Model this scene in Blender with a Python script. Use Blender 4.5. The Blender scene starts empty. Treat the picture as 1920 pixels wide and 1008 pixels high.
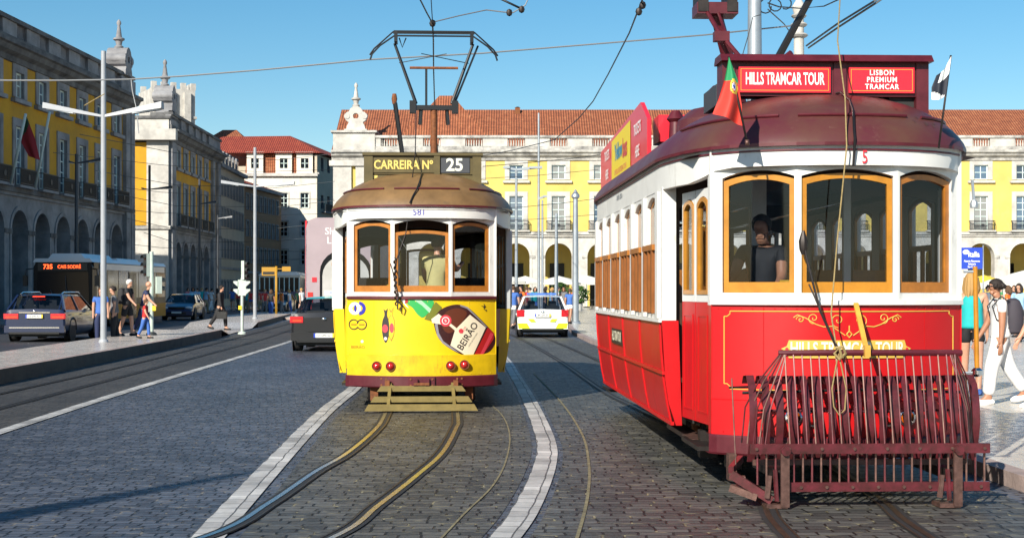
import bpy, bmesh, math, random
from mathutils import Vector, Matrix
R = math.radians
V = Vector
random.seed(7)
scene = bpy.context.scene
COL = scene.collection
# ------------------------------------------------------------------ camera
F, EYE = 2667.0, 1.55            # focal length in photo pixels, eye height
cam_d = bpy.data.cameras.new('camera'); cam_d.lens = 50.0; cam_d.sensor_width = 36
cam_d.shift_y = 41/1920; cam_d.clip_end = 3000; cam_d.clip_start = 0.1
cam = bpy.data.objects.new('camera', cam_d); COL.objects.link(cam)
cam.location = (0, 0, EYE); cam.rotation_euler = (R(90), 0, 0)
scene.camera = cam
# ------------------------------------------------------------------ sky, sun
SUN_EL, SUN_AZ = R(30), R(28)    # elevation; shadows run 28 deg right of +Y
world = bpy.data.worlds.new("World"); scene.world = world; world.use_nodes = True
wn = world.node_tree.nodes; wl = world.node_tree.links
bg = wn['Background']
sky = wn.new('ShaderNodeTexSky'); sky.sky_type = 'NISHITA'; sky.sun_disc = False
sky.sun_elevation = SUN_EL; sky.sun_rotation = math.pi + SUN_AZ
sky.air_density = 1.0; sky.dust_density = 0.3; sky.ozone_density = 2.5; sky.altitude = 50
hs = wn.new('ShaderNodeHueSaturation'); hs.inputs['Saturation'].default_value = 1.34; hs.inputs['Hue'].default_value = .49; wl.new(sky.outputs[0], hs.inputs['Color'])
wl.new(hs.outputs[0], bg.inputs[0]); bg.inputs[1].default_value = 0.080
sun_d = bpy.data.lights.new('sun', 'SUN'); sun_d.energy = 5.0; sun_d.angle = R(0.5)
sun_d.color = (1.0, 0.93, 0.80)
sun = bpy.data.objects.new('sun', sun_d); COL.objects.link(sun)
ldir = V((math.sin(SUN_AZ)*math.cos(SUN_EL), math.cos(SUN_AZ)*math.cos(SUN_EL), -math.sin(SUN_EL)))
sun.rotation_euler = ldir.to_track_quat('-Z', 'Y').to_euler(); sun.location = (-30, -60, 50)
scene.view_settings.view_transform = 'Standard'; scene.view_settings.look = 'None'
scene.view_settings.exposure = 0.58; scene.view_settings.gamma = 1
scene.cycles.max_bounces = 8; scene.cycles.transparent_max_bounces = 16
scene.cycles.caustics_reflective = False; scene.cycles.caustics_refractive = False

def P(px, py, Y): return V(((px-960)*Y/F, Y, EYE+(545-py)*Y/F))
def G(px, py, z=0.0): return P(px, py, (EYE-z)*F/(py-545))

# ------------------------------------------------------------------ materials
MATS = {}
def mat(name, col, rough=0.5, metal=0.0, var=0.0, vs=3.0, bump=0.0, bs=20.0, spec=None, coat=0.0, col2=None, emit=None):
    if name in MATS: return MATS[name]
    m = bpy.data.materials.new(name); m.use_nodes = True
    nt = m.node_tree; N = nt.nodes; L = nt.links; b = N['Principled BSDF']
    c = (*col, 1) if len(col) == 3 else col
    b.inputs['Base Color'].default_value = c; b.inputs['Roughness'].default_value = rough
    b.inputs['Metallic'].default_value = metal
    if spec is not None: b.inputs['Specular IOR Level'].default_value = spec
    if coat: b.inputs['Coat Weight'].default_value = coat; b.inputs['Coat Roughness'].default_value = 0.08
    tc = N.new('ShaderNodeTexCoord')
    if var or col2:
        n = N.new('ShaderNodeTexNoise'); n.inputs['Scale'].default_value = vs; n.inputs['Detail'].default_value = 8
        n.inputs['Roughness'].default_value = 0.65
        L.new(tc.outputs['Object'], n.inputs['Vector'])
        r = N.new('ShaderNodeValToRGB'); r.color_ramp.elements[0].position = 0.32; r.color_ramp.elements[1].position = 0.68
        d = col2 if col2 else tuple(x*(1-var) for x in col[:3]); u = tuple(min(1, x*(1+var*0.5)) for x in col[:3])
        r.color_ramp.elements[0].color = (*d, 1); r.color_ramp.elements[1].color = (*u, 1)
        L.new(n.outputs['Fac'], r.inputs[0]); L.new(r.outputs[0], b.inputs['Base Color'])
        mr = N.new('ShaderNodeMapRange'); mr.inputs[3].default_value = max(0, rough-0.12); mr.inputs[4].default_value = min(1, rough+0.12)
        L.new(n.outputs['Fac'], mr.inputs[0]); L.new(mr.outputs[0], b.inputs['Roughness'])
    if bump:
        n2 = N.new('ShaderNodeTexNoise'); n2.inputs['Scale'].default_value = bs; n2.inputs['Detail'].default_value = 6
        L.new(tc.outputs['Object'], n2.inputs['Vector'])
        bp = N.new('ShaderNodeBump'); bp.inputs['Strength'].default_value = bump; bp.inputs['Distance'].default_value = 0.02
        L.new(n2.outputs['Fac'], bp.inputs['Height']); L.new(bp.outputs[0], b.inputs['Normal'])
    if emit:
        b.inputs['Emission Color'].default_value = c; b.inputs['Emission Strength'].default_value = emit
    MATS[name] = m; return m

def glass_mat(name, tint, gl=0.5):
    m = bpy.data.materials.new(name); m.use_nodes = True; nt = m.node_tree; N = nt.nodes; L = nt.links
    N.remove(N['Principled BSDF']); out = N['Material Output']
    t = N.new('ShaderNodeBsdfTransparent'); t.inputs[0].default_value = (*tint, 1)
    g = N.new('ShaderNodeBsdfGlossy'); g.inputs['Roughness'].default_value = 0.02
    lw = N.new('ShaderNodeLayerWeight'); pw = N.new('ShaderNodeMath'); pw.operation = 'POWER'; pw.inputs[1].default_value = 4.0; L.new(lw.outputs['Facing'], pw.inputs[0])
    mp = N.new('ShaderNodeMath'); mp.operation = 'MULTIPLY_ADD'; mp.inputs[1].default_value = gl; mp.inputs[2].default_value = .045; mp.use_clamp = True; L.new(pw.outputs[0], mp.inputs[0])
    mx = N.new('ShaderNodeMixShader'); L.new(mp.outputs[0], mx.inputs[0]); L.new(t.outputs[0], mx.inputs[1]); L.new(g.outputs[0], mx.inputs[2])
    L.new(mx.outputs[0], out.inputs[0]); return m

def brick_mat(name, c1, c2, cm, bw, bh, mort=0.01, rough=0.5, bump=0.5, rot=0, distort=0.02, stain=0.5, squash=0.5, rvar=0.2, spec=0.5, bd=0.01, coords='Object', big=0.25, speck=None):
    m = bpy.data.materials.new(name); m.use_nodes = True; nt = m.node_tree; N = nt.nodes; L = nt.links; b = N['Principled BSDF']
    tc = N.new('ShaderNodeTexCoord'); mp = N.new('ShaderNodeMapping'); mp.inputs['Rotation'].default_value = (0, 0, rot)
    L.new(tc.outputs[coords], mp.inputs[0])
    nz = N.new('ShaderNodeTexNoise'); nz.inputs['Scale'].default_value = 2.2; nz.inputs['Detail'].default_value = 3; L.new(mp.outputs[0], nz.inputs['Vector'])
    s1 = N.new('ShaderNodeVectorMath'); s1.operation = 'SUBTRACT'; s1.inputs[1].default_value = (.5, .5, .5); L.new(nz.outputs['Color'], s1.inputs[0])
    s2 = N.new('ShaderNodeVectorMath'); s2.operation = 'SCALE'; s2.inputs['Scale'].default_value = distort; L.new(s1.outputs[0], s2.inputs[0])
    s3 = N.new('ShaderNodeVectorMath'); s3.operation = 'ADD'; L.new(mp.outputs[0], s3.inputs[0]); L.new(s2.outputs[0], s3.inputs[1])
    br = N.new('ShaderNodeTexBrick'); br.offset = squash; br.squash = .62; br.squash_frequency = 3
    br.inputs['Scale'].default_value = 1; br.inputs['Brick Width'].default_value = bw; br.inputs['Row Height'].default_value = bh
    br.inputs['Mortar Size'].default_value = mort; br.inputs['Mortar Smooth'].default_value = 0.35; br.inputs['Bias'].default_value = -0.1
    br.inputs['Color1'].default_value = (*c1, 1); br.inputs['Color2'].default_value = (*c2, 1); br.inputs['Mortar'].default_value = (*cm, 1)
    L.new(s3.outputs[0], br.inputs['Vector'])
    n2 = N.new('ShaderNodeTexNoise'); n2.inputs['Scale'].default_value = big; n2.inputs['Detail'].default_value = 9; n2.inputs['Roughness'].default_value = .7
    L.new(mp.outputs[0], n2.inputs['Vector'])
    mr = N.new('ShaderNodeMapRange'); mr.inputs[1].default_value = .3; mr.inputs[2].default_value = .7
    mr.inputs[3].default_value = 1-stain; mr.inputs[4].default_value = 1+stain*0.4; L.new(n2.outputs['Fac'], mr.inputs[0])
    mx = N.new('ShaderNodeVectorMath'); mx.operation = 'SCALE'; L.new(br.outputs['Color'], mx.inputs[0]); L.new(mr.outputs[0], mx.inputs['Scale'])
    colout = mx.outputs[0]
    n3 = N.new('ShaderNodeTexNoise'); n3.inputs['Scale'].default_value = 14; n3.inputs['Detail'].default_value = 5; L.new(mp.outputs[0], n3.inputs['Vector'])
    if speck:
        n4 = N.new('ShaderNodeTexNoise'); n4.inputs['Scale'].default_value = 6.5; n4.inputs['Detail'].default_value = 2; L.new(mp.outputs[0], n4.inputs['Vector'])
        m4 = N.new('ShaderNodeMapRange'); m4.inputs[1].default_value = .55; m4.inputs[2].default_value = .66; L.new(n4.outputs['Fac'], m4.inputs[0])
        m5 = N.new('ShaderNodeMath'); m5.operation = 'MULTIPLY'; L.new(m4.outputs[0], m5.inputs[0]); L.new(br.outputs['Fac'], m5.inputs[1])
        m6 = N.new('ShaderNodeMixRGB'); m6.inputs[2].default_value = (*speck, 1); L.new(m5.outputs[0], m6.inputs[0]); L.new(colout, m6.inputs[1]); colout = m6.outputs[0]
    L.new(colout, b.inputs['Base Color'])
    rr = N.new('ShaderNodeMapRange'); rr.inputs[1].default_value = .3; rr.inputs[2].default_value = .7; rr.inputs[3].default_value = rough-rvar; rr.inputs[4].default_value = rough+rvar
    L.new(n3.outputs['Fac'], rr.inputs[0]); L.new(rr.outputs[0], b.inputs['Roughness'])
    b.inputs['Specular IOR Level'].default_value = spec
    inv = N.new('ShaderNodeMath'); inv.operation = 'MULTIPLY_ADD'; inv.inputs[1].default_value = -1; inv.inputs[2].default_value = 1; L.new(br.outputs['Fac'], inv.inputs[0])
    ad = N.new('ShaderNodeMath'); ad.operation = 'MULTIPLY_ADD'; ad.inputs[1].default_value = .7; L.new(n3.outputs['Fac'], ad.inputs[0]); L.new(inv.outputs[0], ad.inputs[2])
    bp = N.new('ShaderNodeBump'); bp.inputs['Strength'].default_value = bump; bp.inputs['Distance'].default_value = bd
    L.new(ad.outputs[0], bp.inputs['Height']); L.new(bp.outputs[0], b.inputs['Normal'])
    MATS[name] = m; return m

def tile_mat(name, c1, c2, c3, axis='X', sc=1.0):
    # ribbed clay tiles: ribs run down the slope (periodic along axis), courses across
    m = bpy.data.materials.new(name); m.use_nodes = True; nt = m.node_tree; N = nt.nodes; L = nt.links; b = N['Principled BSDF']
    tc = N.new('ShaderNodeTexCoord')
    w = N.new('ShaderNodeTexWave'); w.bands_direction = axis; w.inputs['Scale'].default_value = 0.8*sc; w.inputs['Distortion'].default_value = .8
    w2 = N.new('ShaderNodeTexWave'); w2.bands_direction = 'Z'; w2.inputs['Scale'].default_value = 0.55*sc; w2.inputs['Distortion'].default_value = 1.5
    n = N.new('ShaderNodeTexNoise'); n.inputs['Scale'].default_value = 1.6; n.inputs['Detail'].default_value = 10; n.inputs['Roughness'].default_value = .75
    for q in (w, w2, n): L.new(tc.outputs['Object'], q.inputs['Vector'])
    r = N.new('ShaderNodeValToRGB'); e = r.color_ramp.elements
    e[0].position = .3; e[0].color = (*c1, 1); e[1].position = .55; e[1].color = (*c2, 1); k = e.new(.75); k.color = (*c3, 1)
    L.new(n.outputs['Fac'], r.inputs[0])
    mr = N.new('ShaderNodeMapRange'); mr.inputs[3].default_value = .55; mr.inputs[4].default_value = 1.15; L.new(w.outputs['Fac'], mr.inputs[0])
    sc_ = N.new('ShaderNodeVectorMath'); sc_.operation = 'SCALE'; L.new(r.outputs[0], sc_.inputs[0]); L.new(mr.outputs[0], sc_.inputs['Scale'])
    L.new(sc_.outputs[0], b.inputs['Base Color']); b.inputs['Roughness'].default_value = .85
    ad = N.new('ShaderNodeMath'); ad.operation = 'MULTIPLY_ADD'; ad.inputs[1].default_value = .4
    L.new(w2.outputs['Fac'], ad.inputs[0]); L.new(w.outputs['Fac'], ad.inputs[2])
    bp = N.new('ShaderNodeBump'); bp.inputs['Strength'].default_value = .9; bp.inputs['Distance'].default_value = .08
    L.new(ad.outputs[0], bp.inputs['Height']); L.new(bp.outputs[0], b.inputs['Normal'])
    MATS[name] = m; return m

# ------------------------------------------------------------------ mesh builder
def arch(u0, u1, v1, ri, n=10):
    """points from u1 down to u0 along the head of an opening"""
    if ri <= 0: return [(u1, v1), (u0, v1)]
    c = (u0+u1)/2; h = (u1-u0)/2; out = []
    semi = ri > .42*(u1-u0)
    for i in range(n+1):
        if semi:
            a = math.pi*i/n; out.append((c+h*math.cos(a), v1+ri*math.sin(a)))
        else:
            t = 1-2*i/n; out.append((c+h*t, v1+ri*(1-t*t)))
    return out

class MB:
    def __init__(s): s.v = []; s.f = []; s.m = []; s.sm = []; s.mats = []
    def mi(s, m):
        if m is None: m = MATS['grey']
        if m not in s.mats: s.mats.append(m)
        return s.mats.index(m)
    def face(s, pts, m=None, sm=False):
        i = len(s.v); s.v += [V(p) for p in pts]; s.f.append(tuple(range(i, i+len(pts)))); s.m.append(s.mi(m)); s.sm.append(sm)
    def grid(s, rows, m=None, sm=True, cu=False, cv=False):
        i = len(s.v); nr = len(rows); nc = len(rows[0]); k = s.mi(m)
        for r in rows: s.v += [V(p) for p in r]
        for a in range(nr if cv else nr-1):
            for b in range(nc if cu else nc-1):
                a2 = (a+1) % nr; b2 = (b+1) % nc
                s.f.append((i+a*nc+b, i+a*nc+b2, i+a2*nc+b2, i+a2*nc+b)); s.m.append(k); s.sm.append(sm)
    def box(s, a, b, m=None):
        x0, y0, z0 = a; x1, y1, z1 = b
        q = [V((x, y, z)) for z in (z0, z1) for x, y in ((x0, y0), (x1, y0), (x1, y1), (x0, y1))]
        i = len(s.v); s.v += q; k = s.mi(m)
        for f in ((0, 3, 2, 1), (4, 5, 6, 7), (0, 1, 5, 4), (1, 2, 6, 5), (2, 3, 7, 6), (3, 0, 4, 7)):
            s.f.append(tuple(i+j for j in f)); s.m.append(k); s.sm.append(False)
    def beam(s, p, q, w, h, m=None, up=(0, 0, 1)):
        p = V(p); q = V(q); d = (q-p).normalized(); up = V(up)
        if abs(d.dot(up)) > .98: up = V((0, 1, 0))
        a = d.cross(up).normalized()*w/2; b = a.cross(d).normalized()*h/2
        i = len(s.v); s.v += [p-a-b, p+a-b, p+a+b, p-a+b, q-a-b, q+a-b, q+a+b, q-a+b]; k = s.mi(m)
        for f in ((0, 3, 2, 1), (4, 5, 6, 7), (0, 1, 5, 4), (1, 2, 6, 5), (2, 3, 7, 6), (3, 0, 4, 7)):
            s.f.append(tuple(i+j for j in f)); s.m.append(k); s.sm.append(False)
    def tube(s, pts, r, m=None, n=8, closed=False):
        pts = [V(p) for p in pts]; N_ = len(pts); rr = r if isinstance(r, (list, tuple)) else [r]*N_
        rows = []; prev = None
        for i, p in enumerate(pts):
            if closed: d = pts[(i+1) % N_]-pts[i-1]
            else: d = pts[min(i+1, N_-1)]-pts[max(i-1, 0)]
            if d.length < 1e-9: d = V((0, 0, 1))
            d.normalize()
            if prev is None:
                u = V((0, 0, 1)) if abs(d.z) < .9 else V((0, 1, 0)); a = d.cross(u).normalized()
            else: a = (prev-d*prev.dot(d)).normalized()
            prev = a; b = d.cross(a)
            rows.append([p+(a*math.cos(t)+b*math.sin(t))*rr[i] for t in [2*math.pi*k/n for k in range(n)]])
        s.grid(rows, m, True, cu=True, cv=closed)
        if not closed: s.face(rows[0][::-1], m); s.face(rows[-1], m)
    def lathe(s, prof, c=(0, 0, 0), m=None, n=16, axis='Z', sm=True):
        c = V(c); rows = []
        for r, z in prof:
            r = max(r, 1e-4); row = []
            for k in range(n):
                a = 2*math.pi*k/n; x, y = r*math.cos(a), r*math.sin(a)
                row.append(c+(V((x, y, z)) if axis == 'Z' else V((x, z, y)) if axis == 'Y' else V((z, x, y))))
            rows.append(row)
        s.grid(rows, m, sm, cu=True); s.face(rows[0][::-1], m); s.face(rows[-1], m)
    def ell(s, c, r, m=None, n=12):
        c = V(c); rows = []
        for i in range(n//2+1):
            t = math.pi*i/(n//2); rows.append([c+V((r[0]*math.sin(t)*math.cos(a), r[1]*math.sin(t)*math.sin(a), r[2]*math.cos(t))) for a in [2*math.pi*k/n for k in range(n)]])
        s.grid(rows, m, True, cu=True)
    def prism(s, poly, a, b, m=None, axis='Y', mb_=None):
        """poly: 2-D points; axis Y: (x,z) at y=a..b; X: (y,z); Z: (x,y)"""
        def T(p, t): return (p[0], t, p[1]) if axis == 'Y' else (t, p[0], p[1]) if axis == 'X' else (p[0], p[1], t)
        A = [T(p, a) for p in poly]; B = [T(p, b) for p in poly]
        s.face(A, m); s.face(B[::-1], m); n = len(poly)
        for i in range(n): j = (i+1) % n; s.face([A[i], B[i], B[j], A[j]], mb_ or m)
    def wall(s, O, U, N_, w, z0, z1, ops, th, m, rm=None, back=True, n=10):
        O = V(O); U = V(U); N_ = V(N_); rm = rm or m
        def pt(u, z, d=0): return O+U*u-N_*d+V((0, 0, z))
        def q(u0, u1, a0, a1, b0, b1):   # (u0: a0..a1) (u1: b0..b1)
            s.face([pt(u0, a0), pt(u1, b0), pt(u1, b1), pt(u0, a1)], m)
            if back: s.face([pt(u0, a0, th), pt(u0, a1, th), pt(u1, b1, th), pt(u1, b0, th)], m)
        cur = 0
        for u0, u1, v0, v1, ri in ops:
            if u0 > cur+1e-6: q(cur, u0, z0, z1, z0, z1)
            if v0 > z0+1e-6: q(u0, u1, z0, v0, z0, v0)
            ar = arch(u0, u1, v1, ri, n)
            for (ua, va), (ub, vb) in zip(ar, ar[1:]):
                if z1 > max(va, vb)+1e-6 or ri > 0: q(ub, ua, vb, z1, va, z1)
                s.face([pt(ua, va), pt(ub, vb), pt(ub, vb, th), pt(ua, va, th)], rm)
            s.face([pt(u0, v0), pt(u0, v1), pt(u0, v1, th), pt(u0, v0, th)], rm)
            s.face([pt(u1, v0), pt(u1, v0, th), pt(u1, v1, th), pt(u1, v1)], rm)
            s.face([pt(u0, v0), pt(u0, v0, th), pt(u1, v0, th), pt(u1, v0)], rm)
            cur = u1
        if w > cur+1e-6: q(cur, w, z0, z1, z0, z1)
        for u in (0, w): s.face([pt(u, z0), pt(u, z1), pt(u, z1, th), pt(u, z0, th)], m)
        s.face([pt(0, z1), pt(w, z1), pt(w, z1, th), pt(0, z1, th)], m)
    def ring(s, O, U, N_, u0, u1, v0, v1, ri, wd, d0, d1, m, bot=None, n=10):
        """frame ring in an opening: outer path inset by wd; from depth d0 (outer) to d1"""
        O = V(O); U = V(U); N_ = V(N_); bot = wd if bot is None else bot
        def pt(u, z, d): return O+U*u-N_*d+V((0, 0, z))
        A = [(u0, v0), (u1, v0)]+arch(u0, u1, v1, ri, n)
        B = [(u0+wd, v0+bot), (u1-wd, v0+bot)]+arch(u0+wd, u1-wd, v1-(wd if ri <= .42*(u1-u0) else 0), ri*((1 if ri <= .42*(u1-u0) else (u1-u0-2*wd)/(u1-u0))), n)
        k = len(A)
        for i in range(k):
            j = (i+1) % k; a, b, c, d = A[i], A[j], B[j], B[i]
            s.face([pt(*a, d0), pt(*b, d0), pt(*c, d0), pt(*d, d0)], m); s.face([pt(*a, d1), pt(*d, d1), pt(*c, d1), pt(*b, d1)], m)
            s.face([pt(*a, d0), pt(*a, d1), pt(*b, d1), pt(*b, d0)], m); s.face([pt(*d, d0), pt(*c, d0), pt(*c, d1), pt(*d, d1)], m)
    def pane(s, O, U, N_, u0, u1, v0, v1, ri, d, m, n=10):
        O = V(O); U = V(U); N_ = V(N_)
        s.face([O+U*u-N_*d+V((0, 0, z)) for u, z in [(u0, v0), (u1, v0)]+arch(u0, u1, v1, ri, n)], m)
    def xf(s, M, start=0):
        for i in range(start, len(s.v)): s.v[i] = M @ s.v[i]
        return s
    def build(s, name, parent=None, norm=True):
        me = bpy.data.meshes.new(name); me.from_pydata([tuple(p) for p in s.v], [], s.f)
        for m in s.mats: me.materials.append(m)
        me.polygons.foreach_set('material_index', s.m); me.polygons.foreach_set('use_smooth', s.sm)
        if norm:
            bm = bmesh.new(); bm.from_mesh(me); bmesh.ops.remove_doubles(bm, verts=bm.verts, dist=1e-5)
            bmesh.ops.recalc_face_normals(bm, faces=bm.faces)
            for e in bm.edges:
                if len(e.link_faces) == 2 and e.calc_face_angle(0) > .66: e.smooth = False
            bm.to_mesh(me); bm.free()
        me.update()
        o = bpy.data.objects.new(name, me); COL.objects.link(o)
        if parent: o.parent = parent
        return o

def tag(o, label=None, cat=None, group=None, kind=None):
    if label: o['label'] = label
    if cat: o['category'] = cat
    if group: o['group'] = group
    if kind: o['kind'] = kind
    return o
def thing(name, label, cat, loc=(0, 0, 0), rz=0, group=None):
    o = bpy.data.objects.new(name, None); COL.objects.link(o); o.location = loc; o.rotation_euler = (0, 0, rz)
    o.empty_display_size = .2
    return tag(o, label, cat, group)
def copy_tree(o, parent=None):
    c = o.copy(); COL.objects.link(c); c.parent = parent
    for ch in list(o.children): copy_tree(ch, c)
    return c
def struct(mb, name): return tag(mb.build(name), kind='structure')

def text_mesh(body, size, m, fn, name='lettering', parent=None, align='CENTER', bold=0.0, sx=1.0, space=1.0, cut=0, extr=0):
    """flat letters; fn maps (u,v) of the text plane to a point"""
    cu = bpy.data.curves.new('t', 'FONT'); cu.body = body; cu.size = size; cu.align_x = align; cu.align_y = 'CENTER'
    cu.offset = bold; cu.space_character = space; cu.resolution_u = 3; cu.extrude = extr
    to = bpy.data.objects.new('t', cu); COL.objects.link(to)
    bpy.context.view_layer.update()
    me = bpy.data.meshes.new_from_object(to.evaluated_get(bpy.context.evaluated_depsgraph_get()))
    bpy.data.objects.remove(to)
    me.name = name
    me.materials.clear(); me.materials.append(m)
    if cut:
        bm = bmesh.new(); bm.from_mesh(me)
        for k in range(1, 60):
            for sg in (-1, 1):
                bmesh.ops.bisect_plane(bm, geom=bm.verts[:]+bm.edges[:]+bm.faces[:], plane_co=(sg*k*cut, 0, 0), plane_no=(1, 0, 0))
        bm.to_mesh(me); bm.free()
    for v in me.vertices: v.co = fn(v.co.x*sx, v.co.y, v.co.z) if extr else fn(v.co.x*sx, v.co.y)
    for p in me.polygons: p.material_index = 0
    o = bpy.data.objects.new(name, me); COL.objects.link(o)
    if parent: o.parent = parent
    return o
def plane_fn(O, U, W):
    O = V(O); U = V(U); W = V(W); return lambda u, v: O+U*u+W*v

def decal(mb, poly, fn, m, step=.06):
    """polygon in (x,z) subdivided so it follows a curved panel through fn(x,z)"""
    bm = bmesh.new(); vs = [bm.verts.new((p[0], p[1], 0)) for p in poly]; bm.faces.new(vs)
    bmesh.ops.triangulate(bm, faces=bm.faces[:])
    xs = [p[0] for p in poly]; x = math.floor(min(xs)/step)*step
    while x < max(xs):
        bmesh.ops.bisect_plane(bm, geom=bm.verts[:]+bm.edges[:]+bm.faces[:], plane_co=(x, 0, 0), plane_no=(1, 0, 0)); x += step
    for f in bm.faces: mb.face([fn(v.co.x, v.co.y) for v in f.verts], m)
    bm.free()
def circ(cx, cy, r, n=20, ry=None, rot=0):
    ry = ry or r; c, s_ = math.cos(rot), math.sin(rot); out = []
    for k in range(n):
        a = 2*math.pi*k/n; x, y = r*math.cos(a), ry*math.sin(a); out.append((cx+x*c-y*s_, cy+x*s_+y*c))
    return out
def ring_decal(mb, cx, cy, r0, r1, fn, m, n=24, a0=0, a1=360):
    for k in range(n):
        a = R(a0+(a1-a0)*k/n); b = R(a0+(a1-a0)*(k+1)/n)
        mb.face([fn(cx+r*math.cos(t), cy+r*math.sin(t)) for r, t in ((r0, a), (r1, a), (r1, b), (r0, b))], m)

# ------------------------------------------------------------------ shared materials
mat('grey', (.3, .3, .3))
M_ = MATS
mat('white_paint', (.70, .70, .675), .42, var=.08, vs=2.5, bump=.05, bs=2.5)
mat('red_paint', (.50, .005, .008), .42, var=.10, vs=1.2, spec=.4, bump=.06, bs=2.2)
mat('maroon', (.095, .010, .017), .42, var=.3, vs=5)
mat('maroon_roof', (.085, .012, .024), .42, vs=1.6, bump=.12, bs=8, spec=.4, col2=(.10, .045, .030))
mat('wood_sash', (.26, .085, .014), .5, var=.3, vs=7)
mat('yellow_paint', (.76, .52, .006), .36, coat=.25, var=.07, vs=1.5, bump=.05, bs=2.2)
mat('yellow_worn', (.68, .46, .006), .42, var=.22, vs=4, bump=.1, bs=5)
mat('brown_roof', (.20, .115, .045), .5, var=.35, vs=2.6, bump=.15, bs=7)
mat('wood', (.46, .19, .012), .38, var=.22, vs=7, coat=.25)
mat('wood_dark', (.42, .15, .018), .4, var=.3, vs=7, coat=.25)
mat('wood_inside', (.05, .018, .007), .55, var=.4, vs=4)
mat('dark', (.018, .018, .018), .7)
mat('dark_metal', (.035, .028, .026), .5, .5, var=.4, vs=10)
mat('black', (.01, .01, .011), .35)
mat('rubber', (.016, .016, .017), .8)
mat('rust', (.22, .075, .025), .75, .2, var=.45, vs=12, bump=.3, bs=40)
mat('olive', (.10, .075, .022), .5, var=.3, vs=6)
mat('olive_light', (.20, .15, .045), .5, var=.25, vs=8)
mat('fender', (.13, .02, .03), .32, .25, var=.55, vs=9, col2=(.055, .02, .018))
mat('fender_worn', (.16, .085, .07), .45, .5, var=.5, vs=14)
mat('gold', (.72, .42, .05), .4, .2)
mat('gold_flat', (.62, .40, .07), .5)
mat('white', (.85, .85, .83), .5)
mat('cream_letter', (.85, .8, .6), .5)
mat('sign_red', (.70, .018, .035), .35, coat=.2)
mat('rope', (.30, .22, .09), .8, var=.3, vs=30)
mat('wire', (.03, .035, .04), .5, .6)
mat('wire_light', (.26, .27, .28), .45, .5)
mat('steel_pole', (.36, .40, .44), .45, .5, var=.12, vs=3)
mat('dark_pole', (.06, .065, .075), .5, .3)
mat('chrome', (.8, .8, .8), .15, 1)
mat('red_lens', (.42, .012, .012), .12, coat=1)
mat('amber_lens', (.6, .12, .01), .12, coat=1)
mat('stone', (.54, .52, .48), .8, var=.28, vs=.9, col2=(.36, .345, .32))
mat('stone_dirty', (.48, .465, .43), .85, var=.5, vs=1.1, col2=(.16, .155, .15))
mat('stone_grey', (.27, .27, .28), .85, var=.4, vs=.7, col2=(.13, .13, .14))  # palace stone darkened: shade of the left fronts put into the colour
mat('stone_grey_dirty', (.15, .15, .15), .85, var=.5, vs=.8, col2=(.035, .035, .04))  # soiled stone, also darkened to carry the shade of those fronts
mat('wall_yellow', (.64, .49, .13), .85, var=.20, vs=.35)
mat('wall_ochre', (.56, .29, .010), .85, var=.25, vs=.35)  # palace yellow deepened and darkened to stand for shade
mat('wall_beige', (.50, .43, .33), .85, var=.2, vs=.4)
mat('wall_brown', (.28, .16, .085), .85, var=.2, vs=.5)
mat('wall_cream', (.68, .65, .57), .85, var=.12, vs=.4)
mat('iron', (.018, .02, .024), .6)
mat('pane_dark', (.006, .008, .012), .15, spec=.2)
mat('pane_blue', (.12, .17, .24), .1, spec=.8, var=.6, vs=1.3)
mat('sash', (.60, .72, .70), .6)
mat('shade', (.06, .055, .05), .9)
M_['glass'] = glass_mat('glass', (.66, .70, .75), .8)
M_['glass_dark'] = glass_mat('glass_dark', (.35, .38, .42), 1.0)
M_['glass_tint'] = glass_mat('glass_tint', (.50, .55, .62), 1.5)
def grime(name, dirt, scale=16.0, lo=.60, hi=.72, amt=.5, stretch=(1, 1, .35)):
    m = M_[name]; nt = m.node_tree; N = nt.nodes; L = nt.links; b = N['Principled BSDF']; src = b.inputs['Base Color'].links[0].from_socket
    tc = N.new('ShaderNodeTexCoord'); mp = N.new('ShaderNodeMapping'); mp.inputs['Scale'].default_value = stretch; L.new(tc.outputs['Object'], mp.inputs[0])
    n = N.new('ShaderNodeTexNoise'); n.inputs['Scale'].default_value = scale; n.inputs['Detail'].default_value = 10; n.inputs['Roughness'].default_value = .72; L.new(mp.outputs[0], n.inputs['Vector'])
    n2 = N.new('ShaderNodeTexNoise'); n2.inputs['Scale'].default_value = 1.3; L.new(tc.outputs['Object'], n2.inputs['Vector'])
    mr = N.new('ShaderNodeMapRange'); mr.inputs[1].default_value = lo; mr.inputs[2].default_value = hi; mr.inputs[4].default_value = amt; L.new(n.outputs['Fac'], mr.inputs[0])
    m2 = N.new('ShaderNodeMapRange'); m2.inputs[1].default_value = .42; m2.inputs[2].default_value = .62; L.new(n2.outputs['Fac'], m2.inputs[0])
    mu = N.new('ShaderNodeMath'); mu.operation = 'MULTIPLY'; L.new(mr.outputs[0], mu.inputs[0]); L.new(m2.outputs[0], mu.inputs[1])
    mx = N.new('ShaderNodeMixRGB'); mx.inputs[2].default_value = (*dirt, 1); L.new(mu.outputs[0], mx.inputs[0]); L.new(src, mx.inputs[1]); L.new(mx.outputs[0], b.inputs['Base Color'])
grime('white_paint', (.30, .27, .22), 14, .54, .70, .6); grime('yellow_paint', (.30, .20, .02), 12, .56, .72, .55); grime('yellow_worn', (.22, .13, .02), 14, .52, .68, .8)
grime('red_paint', (.22, .01, .01), 9, .52, .70, .55); grime('maroon_roof', (.22, .13, .10), 12, .58, .70, .5, (1, 1, 1)); grime('brown_roof', (.09, .06, .035), 10, .52, .66, .6, (1, 1, 1))
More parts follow.
